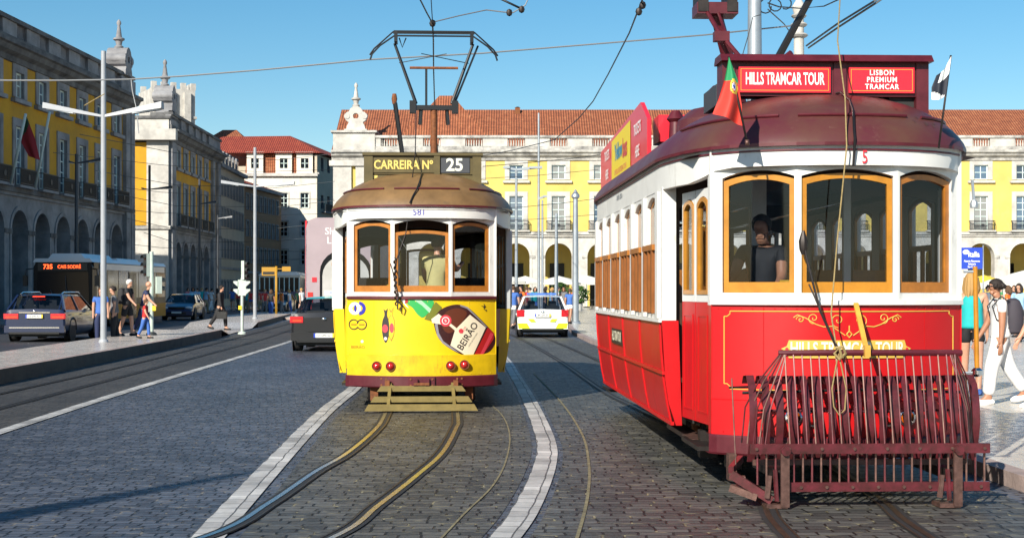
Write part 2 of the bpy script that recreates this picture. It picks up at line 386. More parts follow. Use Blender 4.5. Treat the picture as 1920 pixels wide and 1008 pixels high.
grime('wall_yellow', (.42, .38, .22), 1.2, .52, .66, .5, (1, 1, .25)); grime('wall_ochre', (.22, .15, .06), 1.2, .52, .66, .5, (1, 1, .25)); grime('wood', (.22, .10, .02), 10, .55, .7, .6)
grime('wall_cream', (.35, .32, .26), 1.0, .5, .66, .5, (1, 1, .25))
def random_pane(name, cols):
    m = M_[name]; nt = m.node_tree; N = nt.nodes; L = nt.links; oi = N.new('ShaderNodeObjectInfo'); r = N.new('ShaderNodeValToRGB'); r.color_ramp.interpolation = 'CONSTANT'
    for i, c in enumerate(cols):
        e = r.color_ramp.elements[i] if i < 2 else r.color_ramp.elements.new(i/len(cols)); e.position = i/len(cols); e.color = (*c, 1)
    L.new(oi.outputs['Random'], r.inputs[0]); b = N['Principled BSDF']; src = b.inputs['Base Color'].links[0].from_socket
    mx = N.new('ShaderNodeMixRGB'); mx.inputs[0].default_value = .72; L.new(src, mx.inputs[1]); L.new(r.outputs[0], mx.inputs[2]); L.new(mx.outputs[0], b.inputs['Base Color'])
random_pane('pane_blue', [(.02, .03, .05), (.10, .16, .24), (.03, .03, .03), (.30, .29, .26), (.05, .09, .15), (.015, .02, .025), (.16, .2, .25)])
mat('concrete', (.45, .44, .42), .8, var=.2, vs=1.2)
for nm, c in dict(skin=(.56, .30, .20), skin_tan=(.42, .20, .12), skin_pale=(.62, .38, .28), hair_dark=(.02, .013, .01), hair_brown=(.09, .045, .02), hair_blond=(.42, .25, .09), hair_white=(.6, .58, .55),
                  c_white=(.78, .78, .78), c_black=(.015, .015, .018), c_navy=(.02, .03, .09), c_red=(.5, .02, .02), c_teal=(.01, .42, .42), c_yellow=(.75, .48, .02), c_grey=(.16, .16, .17), c_pack=(.045, .04, .055), c_blue=(.05, .14, .45),
                  c_pink=(.6, .2, .25), c_green=(.05, .25, .08), c_orange=(.65, .16, .02), c_khaki=(.3, .23, .13), c_lightblue=(.3, .5, .7), c_cream=(.7, .6, .25)).items():
    mat(nm, c, .75 if nm[0] != 's' else .5, var=.12, vs=12)
# ================================================================== GROUND
brick_mat('cobble', (.105, .116, .148), (.042, .047, .064), (.012, .012, .014), .17, .10, .010, rough=.50, bump=.8, distort=.07, stain=.42, rvar=.14, spec=.40, bd=.014, big=.35, speck=(.20, .18, .15))  # bluish base tint stands in for reflected sky
brick_mat('cobble_track', (.120, .118, .110), (.045, .045, .043), (.012, .012, .010), .23, .11, .010, rough=.55, bump=.8, distort=.09, stain=.42, rvar=.14, spec=.35, bd=.012, big=.5, speck=(.26, .23, .14))
brick_mat('cobble_brown', (.078, .070, .062), (.045, .040, .036), (.03, .026, .02), .22, .12, .010, rough=.6, bump=.6, distort=.04, stain=.4, rvar=.1, spec=.4, bd=.01, big=.4)
brick_mat('paving', (.58, .52, .47), (.50, .45, .41), (.26, .24, .22), .9, .6, .008, rough=.26, bump=.03, distort=.01, stain=.16, rvar=.12, spec=.5, bd=.004, big=.6)
brick_mat('plaza_stone', (.60, .56, .50), (.53, .50, .45), (.30, .28, .26), .8, .8, .008, rough=.28, bump=.03, distort=.01, stain=.28, rvar=.12, spec=.5, bd=.004, big=.4)
brick_mat('line_stone', (.60, .59, .57), (.40, .39, .38), (.12, .12, .12), .34, .137, .007, rough=.6, bump=.6, distort=.05, stain=.6, rvar=.15, bd=.008, big=1.2, coords='UV')
mat('asphalt', (.040, .042, .050), .6, var=.25, vs=.8, bump=.4, bs=60)
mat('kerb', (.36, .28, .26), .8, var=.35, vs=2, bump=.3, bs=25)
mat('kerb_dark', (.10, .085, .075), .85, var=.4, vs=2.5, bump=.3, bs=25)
mat('rail_steel', (.42, .42, .43), .26, 1.0, var=.15, vs=6)
mat('rail_old', (.10, .07, .045), .5, .8, var=.4, vs=8)
mat('moss', (.20, .175, .10), .9, var=.5, vs=9)

g = MB(); g.box((-600, -60, -1.0), (600, 900, -.02), M_['asphalt']); struct(g, 'ground')
g = MB(); g.face([(-11.5, -6, 0), (75, -6, 0), (75, 90, 0), (-13, 90, 0), (-14, 70, 0)], M_['cobble']); struct(g, 'road')
g = MB(); g.face([(-22, -6, -.008), (-8, -6, -.008), (-8, 170, -.008), (-24, 170, -.008)], M_['asphalt']); struct(g, 'road')

def spline(pts, n=8):
    pts = [V((*p[:2], 0)) for p in pts]; out = []
    for i in range(len(pts)-1):
        p0 = pts[max(i-1, 0)]; p1 = pts[i]; p2 = pts[i+1]; p3 = pts[min(i+2, len(pts)-1)]
        for k in range(n):
            t = k/n; out.append(.5*((2*p1)+(p2-p0)*t+(2*p0-5*p1+4*p2-p3)*t*t+(3*p1-p0-3*p2+p3)*t**3))
    out.append(pts[-1]); return out
def offs(c, d):
    out = []
    for i, p in enumerate(c):
        t = (c[min(i+1, len(c)-1)]-c[max(i-1, 0)]); t.z = 0; t.normalize(); out.append(p+V((t.y, -t.x, 0))*d)
    return out
def strip(name, pts, d0, d1, z, m, sm=True):
    c = spline(pts) if sm else [V((*p[:2], 0)) for p in pts]
    a = offs(c, d0); b = offs(c, d1); g = MB(); rnd = random.Random(len(name)+int(abs(d0)*100))
    u = 0; uv = []
    for i in range(len(c)-1):
        l = (c[i+1]-c[i]).length
        g.face([(a[i].x, a[i].y, z), (b[i].x, b[i].y, z), (b[i+1].x, b[i+1].y, z), (a[i+1].x, a[i+1].y, z)], m)
        uv.append([(u, 0), (u, d1-d0), (u+l, d1-d0), (u+l, 0)]); u += l
    o = g.build(name, norm=False); ul = o.data.uv_layers.new(name='UVMap'); k = 0
    for q in uv:
        for w_ in q: ul.data[k].uv = w_; k += 1
    return tag(o, kind='structure')

trackL = [(-3.1, 7.0)]+[tuple(G(*p)[:2]) for p in ((390, 1007), (505, 945), (590, 887), (650, 852), (700, 810), (720, 782))]+[(-1.84, 22.5), (-2.4, 32), (-3.5, 48)]
trackR = [(-2.1, 6.6)]+[tuple(G(*p)[:2]) for p in ((630, 1008), (710, 950), (780, 895), (830, 850), (855, 805), (859, 785))]+[(-.93, 22.5), (-1.48, 32), (-2.6, 48)]
trackL[0] = (-2.62, 7.2); trackR[0] = (-1.72, 6.9)
redL = [(1.70, 4), (1.72, 8.9), (1.83, 10.5), (1.96, 13.3), (1.84, 16), (1.62, 19), (1.39, 22.1), (.98, 32.6), (.1, 48), (-1.2, 62)]
redR = [(2.60, 4), (2.62, 8.9), (2.73, 10.5), (2.86, 13.3), (2.74, 16), (2.52, 19), (2.29, 22.1), (1.88, 32.6), (1.0, 48), (-.3, 62)]
oldR = [(-6.2, 8), (-6.7, 18.6), (-7.05, 26.7), (-7.83, 43.5), (-8.55, 53.7), (-10.6, 80)]
oldL = [(-7.1, 8), (-7.6, 18.6), (-8.0, 29.7), (-9.0, 46), (-10.3, 64), (-11.6, 80)]
# paved zones under the tracks
def zone(name, A, B, z, m):
    a = spline(A); b = spline(B); g = MB()
    g.face([(p.x, p.y, z) for p in a]+[(p.x, p.y, z) for p in reversed(b)], m); return struct(g, name)
L3 = [(-.42, 6.5)]+[tuple(G(*p)[:2]) for p in ((948, 1008), (994, 940), (1022, 872), (1024, 830), (1006, 780), (984, 735), (962, 698))]+[(-.15, 32), (-.8, 46)]
L2 = [(-1.72, 6.0), (-1.92, 9.1), (-2.37, 17.6), (-2.53, 23.1), (-2.95, 32), (-3.9, 48)]
zone('road', [(-1.62, 6.0)]+[(x+.2, y) for x, y in L2[1:]], [(x-.15, y) for x, y in L3], .004, M_['cobble_track'])
zone('road', [(x+.15, y) for x, y in L3], [(3.7, 6.5), (3.7, 12), (3.45, 19), (3.1, 27), (2.6, 36), (1.9, 46)], .004, M_['cobble_track'])
zone('road', [(-8.1, 8), (-8.45, 24), (-9.05, 39), (-9.6, 47), (-12.0, 80)], [(-5.35, 8), (-5.6, 15.7), (-5.95, 23.4), (-6.7, 43.5), (-8.4, 80)], .004, M_['cobble_brown'])
# white stone lines
strip('road_marking', L2, -.11, .11, .010, M_['line_stone'])
strip('road_marking', L3, -.10, .10, .010, M_['line_stone'])
strip('road_marking', [(-5.2, 8), (-5.62, 15.7), (-6.0, 23.4), (-6.77, 43.5), (-8.5, 80)], -.09, .09, .010, M_['line_stone'])
strip('road_marking', [tuple(G(*p)[:2]) for p in ((900, 745), (938, 775), (955, 812), (950, 860), (925, 910), (870, 965), (800, 1040))], -.008, .008, .010, M_['moss'])
strip('road_marking', [tuple(G(*p)[:2]) for p in ((1000, 700), (1050, 752), (1090, 812), (1104, 870), (1102, 930), (1085, 1000), (1060, 1060))], -.012, .012, .010, M_['moss'])
for nm, pts, m1, in (('track', trackL, 'rail_steel'), ('track', trackR, 'rail_steel'), ('track', redL, 'rail_old'), ('track', redR, 'rail_old'), ('track', oldL, 'rail_old'), ('track', oldR, 'rail_old')):
    inner = 1 if pts in (trackL, redL, oldL) else -1
    strip('track', pts, -.055 if inner > 0 else -.085, .085 if inner > 0 else .055, .012, M_['dark'])
    strip(nm, pts, -.022, .020, .016, M_[m1])
    a = (.062, .078) if inner > 0 else (-.078, -.062)
    strip('track', pts, a[0], a[1], .016, M_['rail_old'])

# pavements with kerbs
def slab(name, A, B, z, mtop, mk, kw=.16):
    """A: street edge, B: back edge, both from near to far"""
    g = MB(); a = [V((*p, 0)) for p in A]; b = [V((*p, 0)) for p in B]; ai = [p+(V((-kw, 0, 0)) if a[0].x > b[0].x else V((kw, 0, 0))) for p in a]
    g.face([(p.x, p.y, z) for p in ai]+[(p.x, p.y, z) for p in reversed(b)], mtop)
    for i in range(len(a)-1):
        g.face([(a[i].x, a[i].y, z+.003), (a[i+1].x, a[i+1].y, z+.003), (ai[i+1].x, ai[i+1].y, z+.003), (ai[i].x, ai[i].y, z+.003)], M_['kerb'])
        g.face([(a[i].x, a[i].y, -.05), (a[i+1].x, a[i+1].y, -.05), (a[i+1].x, a[i+1].y, z+.003), (a[i].x, a[i].y, z+.003)], mk)
    for i in range(len(b)-1):
        g.face([(b[i].x, b[i].y, -.05), (b[i+1].x, b[i+1].y, -.05), (b[i+1].x, b[i+1].y, z), (b[i].x, b[i].y, z)], mk)
    for p, q in ((a[0], b[0]), (a[-1], b[-1])):
        g.face([(p.x, p.y, -.05), (q.x, q.y, -.05), (q.x, q.y, z), (p.x, p.y, z)], mk)
    return struct(g, name)
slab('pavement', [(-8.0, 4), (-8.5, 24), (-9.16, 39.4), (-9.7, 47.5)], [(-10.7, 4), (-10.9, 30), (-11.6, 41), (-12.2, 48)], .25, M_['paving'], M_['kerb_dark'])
g = MB(); g.face([(-9.7, 47.5, .25), (-12.2, 48, .25), (-12.5, 50, .03), (-9.95, 50, .03)], M_['paving']); g.face([(-9.95, 50, .03), (-12.5, 50, .03), (-13.4, 58, .03), (-10.6, 58, .03)], M_['paving'])
g.face([(-10.6, 58, .03), (-13.4, 58, .03), (-13.7, 60.5, .22), (-10.8, 60.5, .22)], M_['paving']); struct(g, 'pavement')
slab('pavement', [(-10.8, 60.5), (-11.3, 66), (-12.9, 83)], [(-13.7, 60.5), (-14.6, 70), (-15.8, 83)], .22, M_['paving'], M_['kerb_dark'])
slab('pavement', [(-21.5, -4), (-21.5, 100), (-22.5, 170)], [(-45, -4), (-45, 100), (-45, 170)], .12, M_['paving'], M_['kerb'])
# right-hand plaza
kr = [(4.0, -5), (3.95, 10.7), (3.55, 22), (2.75, 34), (2.30, 42), (2.15, 50), (2.3, 60), (-2, 70), (-12, 76), (-17, 80), (-17, 134)]
g = MB(); z = .12
g.face([(x+.16, y, z) for x, y in kr]+[(90, 134, z), (90, -5, z)], M_['plaza_stone'])
for (x0, y0), (x1, y1) in zip(kr, kr[1:]):
    g.face([(x0, y0, -.05), (x1, y1, -.05), (x1, y1, z+.003), (x0, y0, z+.003)], M_['kerb'])
    g.face([(x0, y0, z+.003), (x1, y1, z+.003), (x1+.17, y1, z+.003), (x0+.17, y0, z+.003)], M_['kerb'])
struct(g, 'pavement')
# ================================================================== BUILDINGS
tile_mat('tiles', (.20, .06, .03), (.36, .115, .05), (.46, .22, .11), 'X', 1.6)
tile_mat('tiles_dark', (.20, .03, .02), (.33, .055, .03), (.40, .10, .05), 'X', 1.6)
def balcony_mb(u0, u1, z0, z1, dep, m, slab_m):
    b = MB(); b.box((u0-.1, -dep, z0-.14), (u1+.1, -.02, z0-.002), slab_m)
    b.box((u0, -dep, z1-.05), (u1, -dep+.05, z1), m); b.box((u0, -dep, z0+.06), (u1, -dep+.04, z0+.10), m)
    n = int((u1-u0)/.11)
    for i in range(n+1):
        x = u0+(u1-u0)*i/n; b.box((x-.02, -dep+.01, z0), (x+.02, -dep+.038, z1-.05), m)
    for x in (u0, u1-.04):
        b.box((x, -dep+.05, z1-.05), (x+.04, -.02, z1), m); b.box((x, -dep*.5, z0), (x+.03, -dep*.5+.03, z1-.05), m)
    cx = (u0+u1)/2
    b.prism(circ(cx, (z0+z1)/2, .17, 8), -dep-.02, -dep, m)
    return b
def window_mb(w, v0, v1, m_st, m_sash, cols, rws, ledge, sur=.42):
    O, U, N_ = (0, 0, 0), (1, 0, 0), (0, -1, 0)
    b = MB(); b.ring(O, U, N_, -w/2-sur, w/2+sur, v0-.02, v1+sur, 0, sur, -.07, .02, m_st, bot=.02)
    b.ring(O, U, N_, -w/2, w/2, v0, v1, 0, .09, .12, .20, m_sash)
    for i in range(1, cols): x = -w/2+w*i/cols; b.box((x-.035, .13, v0), (x+.035, .18, v1), m_sash)
    for j in range(1, rws): z = v0+(v1-v0)*j/rws; b.box((-w/2, .14, z-.03), (w/2, .17, z+.03), m_sash)
    if ledge: b.box((-w/2-sur-.18, -.25, v0-.32), (w/2+sur+.18, -.003, v0-.1), m_st)
    return b
def facade(name, label, cat, loc, rz, L, bays, C, pil=(), arches=True, group=None, depth=14, arch_skip=()):
    """local x along the front, y into the building; front at y=0"""
    st, sd, ye = C['stone'], C['dirt'], C['wall']
    t = thing(name, label, cat, loc, rz, group); O, U, N_ = (0, 0, 0), (1, 0, 0), (0, -1, 0); hb = 0
    zw0, zw1, zu0, zu1 = 7.25, 10.4, 11.95, 13.3; ww = C.get('ww', 1.3)
    w = MB(); w.wall(O, U, N_, L, 7.1, 11.2, [(b-ww/2, b+ww/2, zw0, zw1, 0) for b in bays], .5, ye, st, back=False)
    w.wall(O, U, N_, L, 11.2, 13.9, [(b-ww/2, b+ww/2, zu0, zu1, 0) for b in bays], .5, ye, st, back=False)
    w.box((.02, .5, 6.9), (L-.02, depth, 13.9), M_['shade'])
    w.build('wall', t)
    a = MB(); aw = C.get('aw', 1.25)
    a.wall(O, U, N_, L, 0, 6.8, [(b-aw, b+aw, 0.02, 4.75, aw) for b in bays if b not in arch_skip], .9, st, st, n=14)
    for b in bays:
        if b in arch_skip: continue
        a.ring(O, U, N_, b-aw-.22, b+aw+.22, 0.03, 4.75, aw+.22, .22, -.06, -.002, st, bot=.0, n=14)
        a.box((b-aw-.5, -.1, 4.6), (b-aw-.003, .3, 4.85), sd); a.box((b+aw+.003, -.1, 4.6), (b+aw+.5, .3, 4.85), sd)
    a.build('arcade', t)
    k = MB(); k.box((0.05, 4.5, 0), (L-.05, 4.7, 6.7), C['inner']); k.box((0, .9, 6.5), (L, depth, 6.9), C['inner'])
    for b in bays: k.box((b-.7, 4.40, .15), (b+.7, 4.497, 4.2), M_['pane_dark'])
    k.build('gallery_wall', t)
    s = MB(); s.box((-.02, -.28, 6.8), (L+.02, .3, 7.06), sd); s.box((-.01, -.14, 6.62), (L+.01, .0, 6.797), st)
    s.build('string_course', t)
    c = MB(); c.prism([(0, 13.7), (-.15, 13.72), (-.2, 14.0), (-.5, 14.15), (-.62, 14.4), (-.8, 14.45), (-.8, 14.65), (0.5, 14.65), (.5, 13.7)], -.15, L+.15, sd, 'X'); c.build('cornice', t)
    # balustrade: solid blocks over the piers, balusters over the bays
    q = MB(); q.box((0, -.2, 14.653), (L, .35, 15.05), sd); q.box((0, -.28, 15.82), (L, .38, 16.05), sd)
    xs = sorted(bays); prev = 0; bwid = C.get('bal', .82)
    for b in xs:
        q.box((prev, -.15, 15.05), (b-bwid, .3, 15.82), st)
        for i in range(7):
            x = b-bwid+.10+(2*bwid-.2)*i/6; q.lathe([(.055, 15.05), (.085, 15.2), (.05, 15.45), (.06, 15.7), (.07, 15.82)], (x, .07, 0), st, 6)
        prev = b+bwid
    q.box((prev, -.15, 15.05), (L, .3, 15.82), st); q.build('balustrade', t)
    for x0, x1 in pil:
        p = MB(); p.box((x0, -.28, 0.0), (x1, -.003, 6.78), st); p.box((x0, -.26, 7.07), (x1, -.003, 13.69), st)
        m_ = (x0+x1)/2; wv = (x1-x0)
        if wv > 2: p.box((x0+.25, -.36, 7.5), (m_-.1, -.262, 13.2), st); p.box((m_+.1, -.36, 7.5), (x1-.25, -.262, 13.2), st)
        p.build('pilaster', t)
    pw = window_mb(ww, zw0, zw1, st, M_['sash'], 2, 5, False).build('window', t); gp = MB(); gp.pane(O, U, N_, -ww/2, ww/2, zw0, zw1, 0, -.17*-1, C['pane']); gp.build('pane', pw)
    pu = window_mb(ww, zu0, zu1, st, M_['sash'], 2, 2, True).build('window', t); gp = MB(); gp.pane(O, U, N_, -ww/2, ww/2, zu0, zu1, 0, .17, C['pane']); gp.build('pane', pu)
    bm_ = balcony_mb(-1.15, 1.15, 7.2, 8.1, .55, M_['iron'], st).build('balcony', t)
    first = True
    for b in bays:
        for pr in (pw, pu, bm_):
            o = pr if first else copy_tree(pr, t); o.location = (b, 0, 0)
        first = False
    return t
def gable_roof(name, parent, x0, x1, y0, y1, ze, zr, m, hip=0):
    r = MB(); ym = (y0+y1)/2
    A, B, C_, D = (x0, y0, ze), (x1, y0, ze), (x1, y1, ze), (x0, y1, ze); E, G_ = (x0+hip, ym, zr), (x1-hip, ym, zr)
    for f in ((A, B, G_, E), (C_, D, E, G_), (D, A, E), (B, C_, G_), (A, D, C_, B)): r.face(f, m)
    return r.build(name, parent)
def finial(parent, x, y, z0, sc=1.0, st=None, th=.28):
    """carved baroque crest: pedestal, scrolled body with a round eye, baluster tip"""
    st = st or M_['stone']; f = MB()
    f.box((x-1.0*sc, y-.5*sc, z0), (x+1.0*sc, y+.5*sc, z0+.18*sc), st)
    body = [(-.85, .18), (-.78, .5), (-.62, .8), (-.85, .95), (-1.0, 1.2), (-.98, 1.5), (-.8, 1.7), (-.62, 1.75), (-.5, 2.0), (-.25, 2.2), (0, 2.28)]
    body = [(x+a*sc, z0+b*sc) for a, b in body]+[(x-a*sc, z0+b*sc) for a, b in reversed(body[:-1])]
    # split the outline left/right of the eye so that the hole is real
    eye = circ(x, z0+1.35*sc, .26*sc, 16); n = len(body)
    def at(ang):
        return (x+.26*sc*math.cos(ang), z0+1.35*sc+.26*sc*math.sin(ang))
    cx_, cz_ = x, z0+1.35*sc
    inn = []
    for (a, b) in body:
        an = math.atan2(b-cz_, a-cx_); inn.append(at(an))
    ya, yb = y-th*sc, y+th*sc
    for i in range(n):
        j = (i+1) % n
        for yy in (ya, yb): f.face([(body[i][0], yy, body[i][1]), (body[j][0], yy, body[j][1]), (inn[j][0], yy, inn[j][1]), (inn[i][0], yy, inn[i][1])], st)
        f.face([(body[i][0], ya, body[i][1]), (body[j][0], ya, body[j][1]), (body[j][0], yb, body[j][1]), (body[i][0], yb, body[i][1])], st)
        f.face([(inn[i][0], ya, inn[i][1]), (inn[j][0], ya, inn[j][1]), (inn[j][0], yb, inn[j][1]), (inn[i][0], yb, inn[i][1])], st)
    for s_ in (-1, 1):
        f.lathe([(.02, -(th+.06)*sc), (.26*sc, -(th+.05)*sc), (.3*sc, 0), (.26*sc, (th+.05)*sc), (.02, (th+.06)*sc)], (x+s_*.78*sc, y, z0+1.35*sc), st, 12, 'Y')
    f.lathe([(.3*sc, 2.2*sc), (.34*sc, 2.35*sc), (.2*sc, 2.45*sc), (.26*sc, 2.75*sc), (.42*sc, 2.85*sc), (.42*sc, 2.95*sc), (.22*sc, 3.05*sc), (.16*sc, 3.5*sc), (.10*sc, 3.9*sc), (.17*sc, 4.05*sc), (.15*sc, 4.2*sc), (.05*sc, 4.35*sc)], (x, y, z0), st, 14)
    return f.build('finial', parent)

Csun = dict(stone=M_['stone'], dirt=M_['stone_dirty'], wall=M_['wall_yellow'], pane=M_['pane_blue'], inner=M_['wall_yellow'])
Cshd = dict(stone=M_['stone_grey'], dirt=M_['stone_grey_dirty'], wall=M_['wall_ochre'], pane=M_['pane_blue'], inner=M_['stone_grey'], ww=1.15, aw=1.15, bal=.7)  # palace set for fronts in shade, the shade worked into its colours
# --- centre building, front facing the camera at Y=133
x0 = -16.7
bays = [(.4+3.95*k)-x0 for k in range(-3, 17)]
cb = facade('palace', 'long yellow arcaded palace facing the square behind the two trams', 'building', (x0, 133, .0), 0, 86, bays, Csun, pil=[(.0, 1.7), (2.1, 3.7)])
gable_roof('roof', cb, -0.3, 86, .8, 17, 14.7, 19.6, M_['tiles'])
gable_roof('pavilion_roof', cb, 5.0, 15.5, 1.0, 11.0, 14.8, 20.6, M_['tiles'], hip=4.6)
b = MB(); b.box((-.35, -.45, 13.2), (4.0, .6, 13.7), M_['stone']); b.box((0.0, -.3, 14.66), (3.9, 4, 16.3), M_['stone']); b.box((-.2, -.5, 16.302), (4.1, 4.2, 16.5), M_['stone_dirty']); b.build('attic_block', cb)
finial(cb, 2.05, .6, 16.5, 1.05)
b = MB(); b.box((17.0, 8, 19), (17.5, 8.5, 19.7), M_['rust']); b.lathe([(.3, 19.7), (.12, 19.8)], (17.25, 8.25, 0), M_['dark']); b.build('chimney', cb)
# --- left building (shaded side facing the road)
rzA = math.atan2(1, .036)          # local x runs away from the camera
La = 64.0
baysA = [3.35*k+1.9+.75 for k in range(0, 11)]
# bays so that the last stands at Y=93.5, front line through (-25.9, 96.5)
ox, oy = -25.9-.036*La, 96.8-La
baysA = [93.5-oy-3.33*k for k in range(10, -1, -1)]
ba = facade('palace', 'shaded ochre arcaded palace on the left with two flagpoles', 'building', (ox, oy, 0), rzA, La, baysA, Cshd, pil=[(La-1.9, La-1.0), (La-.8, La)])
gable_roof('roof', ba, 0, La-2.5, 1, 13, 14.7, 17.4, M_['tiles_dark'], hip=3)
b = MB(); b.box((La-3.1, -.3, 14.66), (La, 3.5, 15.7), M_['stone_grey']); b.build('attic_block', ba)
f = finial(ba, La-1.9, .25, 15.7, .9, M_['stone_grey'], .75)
# --- second left building, yellow end wall catching the sun
oxB, oyB = -27.0, 112.0; rzB = math.atan2(1, -.02); Lb = 21
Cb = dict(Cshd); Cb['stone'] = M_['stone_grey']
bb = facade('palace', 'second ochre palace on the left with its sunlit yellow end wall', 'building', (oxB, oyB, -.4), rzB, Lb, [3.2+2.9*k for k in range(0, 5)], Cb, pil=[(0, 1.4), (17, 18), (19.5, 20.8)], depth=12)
b = MB()   # end wall in world-like local coordinates: local x=0 plane, local y into the building
b.box((-.35, 0.0, 0), (-.003, 12, 6.78), M_['stone']); b.box((-.30, 0, 7.07), (-.003, 1.7, 13.7), M_['stone']); b.box((-.2, 1.72, 7.1), (-.003, 3.6, 13.6), M_['wall_ochre']); b.box((-.28, 3.62, 7.07), (-.003, 5, 13.7), M_['stone']); b.box((-.2, 5.02, 7.1), (-.003, 12, 13.6), M_['wall_ochre'])  # sunlit end keeps the light stone; the front has its darkened copy
b.box((-.5, -.2, 6.8), (0, 12, 7.06), M_['stone_dirty']); b.box((-.9, -.7, 13.75), (-.16, 12, 14.6), M_['stone']); b.build('end_wall', bb)
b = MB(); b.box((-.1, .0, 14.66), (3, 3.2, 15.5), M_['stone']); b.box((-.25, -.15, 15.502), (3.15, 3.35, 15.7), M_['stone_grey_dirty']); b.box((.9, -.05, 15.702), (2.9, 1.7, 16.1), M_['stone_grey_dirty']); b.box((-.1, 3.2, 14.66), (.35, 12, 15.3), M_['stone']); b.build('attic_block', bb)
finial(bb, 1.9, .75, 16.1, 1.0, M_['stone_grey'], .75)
# --- generic far houses
def house(name, label, loc, rz, L, D, Ht, wm, rowsz, cols, ww, hw, cat='building', mr=None, zr=0, trim='stone_grey', base=None, pane='pane_dark'):
    t = thing(name, label, cat, loc, rz); O, U, N_ = (0, 0, 0), (1, 0, 0), (0, -1, 0); w = MB()
    zs = [0]+[z-.7 for z in rowsz[1:]]+[Ht]
    for i, z in enumerate(rowsz):
        ops = [(c-ww/2, c+ww/2, z, z+hw, 0) for c in cols]
        w.wall(O, U, N_, L, zs[i], zs[i+1], ops, .35, base if (base and i == 0) else wm, M_[trim], back=False)
    w.box((0.01, .35, 0), (L-.01, D, Ht), wm); w.build('wall', t)
    c = MB(); c.box((-.15, -.35, Ht), (L+.15, .4, Ht+.35), M_[trim]); c.build('cornice', t); c = MB(); c.box((-.05, -.12, rowsz[1]-1.1), (L+.05, -.003, rowsz[1]-.85), M_[trim]); c.build('string_course', t)
    p0 = window_mb(ww, 0, hw, M_[trim], M_['sash'], 2, 3, False, sur=.16).build('window', t); gp = MB(); gp.pane(O, U, N_, -ww/2, ww/2, 0, hw, 0, .17, M_[pane]); gp.build('pane', p0)
    first = True
    for z in rowsz:
        for cx in cols:
            o = p0 if first else copy_tree(p0, t); o.location = (cx, 0, z); first = False
    if zr: gable_roof('roof', t, -.3, L+.3, -.2, D+.2, Ht+.36, zr, M_[mr or 'tiles_dark'], hip=2)
    return t
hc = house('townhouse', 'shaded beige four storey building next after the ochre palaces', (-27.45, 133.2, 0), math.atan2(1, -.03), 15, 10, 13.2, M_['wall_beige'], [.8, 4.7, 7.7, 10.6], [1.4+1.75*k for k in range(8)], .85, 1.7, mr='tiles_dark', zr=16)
for k in range(7):
    d = MB(); d.box((1.2+1.9*k, .4, 13.5), (2.2+1.9*k, 2.2, 15.1), M_['stone_grey']); d.box((1.35+1.9*k, .36, 13.7), (2.05+1.9*k, .40, 14.8), M_['pane_blue']); d.build('dormer', hc)
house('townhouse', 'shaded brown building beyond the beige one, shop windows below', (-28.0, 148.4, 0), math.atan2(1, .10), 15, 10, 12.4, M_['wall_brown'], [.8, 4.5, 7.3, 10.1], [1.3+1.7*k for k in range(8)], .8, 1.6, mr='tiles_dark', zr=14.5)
# --- cream building facing the camera
ce = house('townhouse', 'cream building with attic windows under a red tiled roof, facing the road', (-31.2, 166, 0), 0, 8.4, 14, 14.9, M_['wall_cream'], [.6, 4.6, 7.9, 11.2], [1.2, 4.55, 7.0], .95, 1.75, trim='stone')
w = MB(); w.prism([(0, 15.25), (8.4, 15.25), (8.2, 17.5), (.2, 17.5)], .35, 13, M_['tiles']); w.build('attic', ce)
for k, cx in enumerate((1.2, 4.55, 7.0)):
    d = MB(); d.wall((cx-.95, -.02, 0), (1, 0, 0), (0, -1, 0), 1.9, 15.26, 17.55, [(.5, 1.4, 15.85, 17.0, 0)], .4, M_['wall_cream'], back=False); d.box((cx-1.05, -.15, 17.56), (cx+1.05, .6, 17.75), M_['stone']); d.build('dormer', ce)
    d2 = MB(); d2.pane((cx-.95, -.02, 0), (1, 0, 0), (0, -1, 0), .5, 1.4, 15.85, 17.0, 0, .2, M_['pane_dark']); d2.box((cx-.04, .1, 15.85), (cx+.04, .16, 17), M_['sash']); d2.box((cx-.45, .1, 16.4), (cx+.45, .15, 16.46), M_['sash']); d2.build('pane', ce)
r = MB()
q = [(-6.5, -.4, 17.6), (9.0, -.4, 17.6), (12.4, 14, 17.3), (-6.5, 14, 17.3)]; e = [(-3.5, 4.5, 20.0), (4.6, 4.5, 20.1)]
r.face([q[0], q[1], e[1], e[0]], M_['tiles_dark']); r.face([q[1], q[2], e[1]], M_['tiles_dark']); r.face([q[2], q[3], e[0], e[1]], M_['tiles_dark']); r.face([q[3], q[0], e[0]], M_['tiles_dark']); r.face(q[::-1], M_['tiles_dark']); r.build('roof', ce)
w = MB()   # flank in beige, not cream: its shade is put into the colour
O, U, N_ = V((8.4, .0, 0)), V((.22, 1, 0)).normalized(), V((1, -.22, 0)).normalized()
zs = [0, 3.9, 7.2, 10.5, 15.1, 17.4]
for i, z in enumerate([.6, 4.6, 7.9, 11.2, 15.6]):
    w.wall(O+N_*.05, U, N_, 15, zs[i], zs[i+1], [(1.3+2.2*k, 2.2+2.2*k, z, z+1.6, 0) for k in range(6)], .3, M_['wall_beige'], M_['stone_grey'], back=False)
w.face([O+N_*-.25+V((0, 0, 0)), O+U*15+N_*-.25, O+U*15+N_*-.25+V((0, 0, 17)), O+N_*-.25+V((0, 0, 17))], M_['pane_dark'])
w.box((8.2, -.2, 15.1), (8.7, .3, 15.35), M_['stone']); w.build('side_wall', ce)
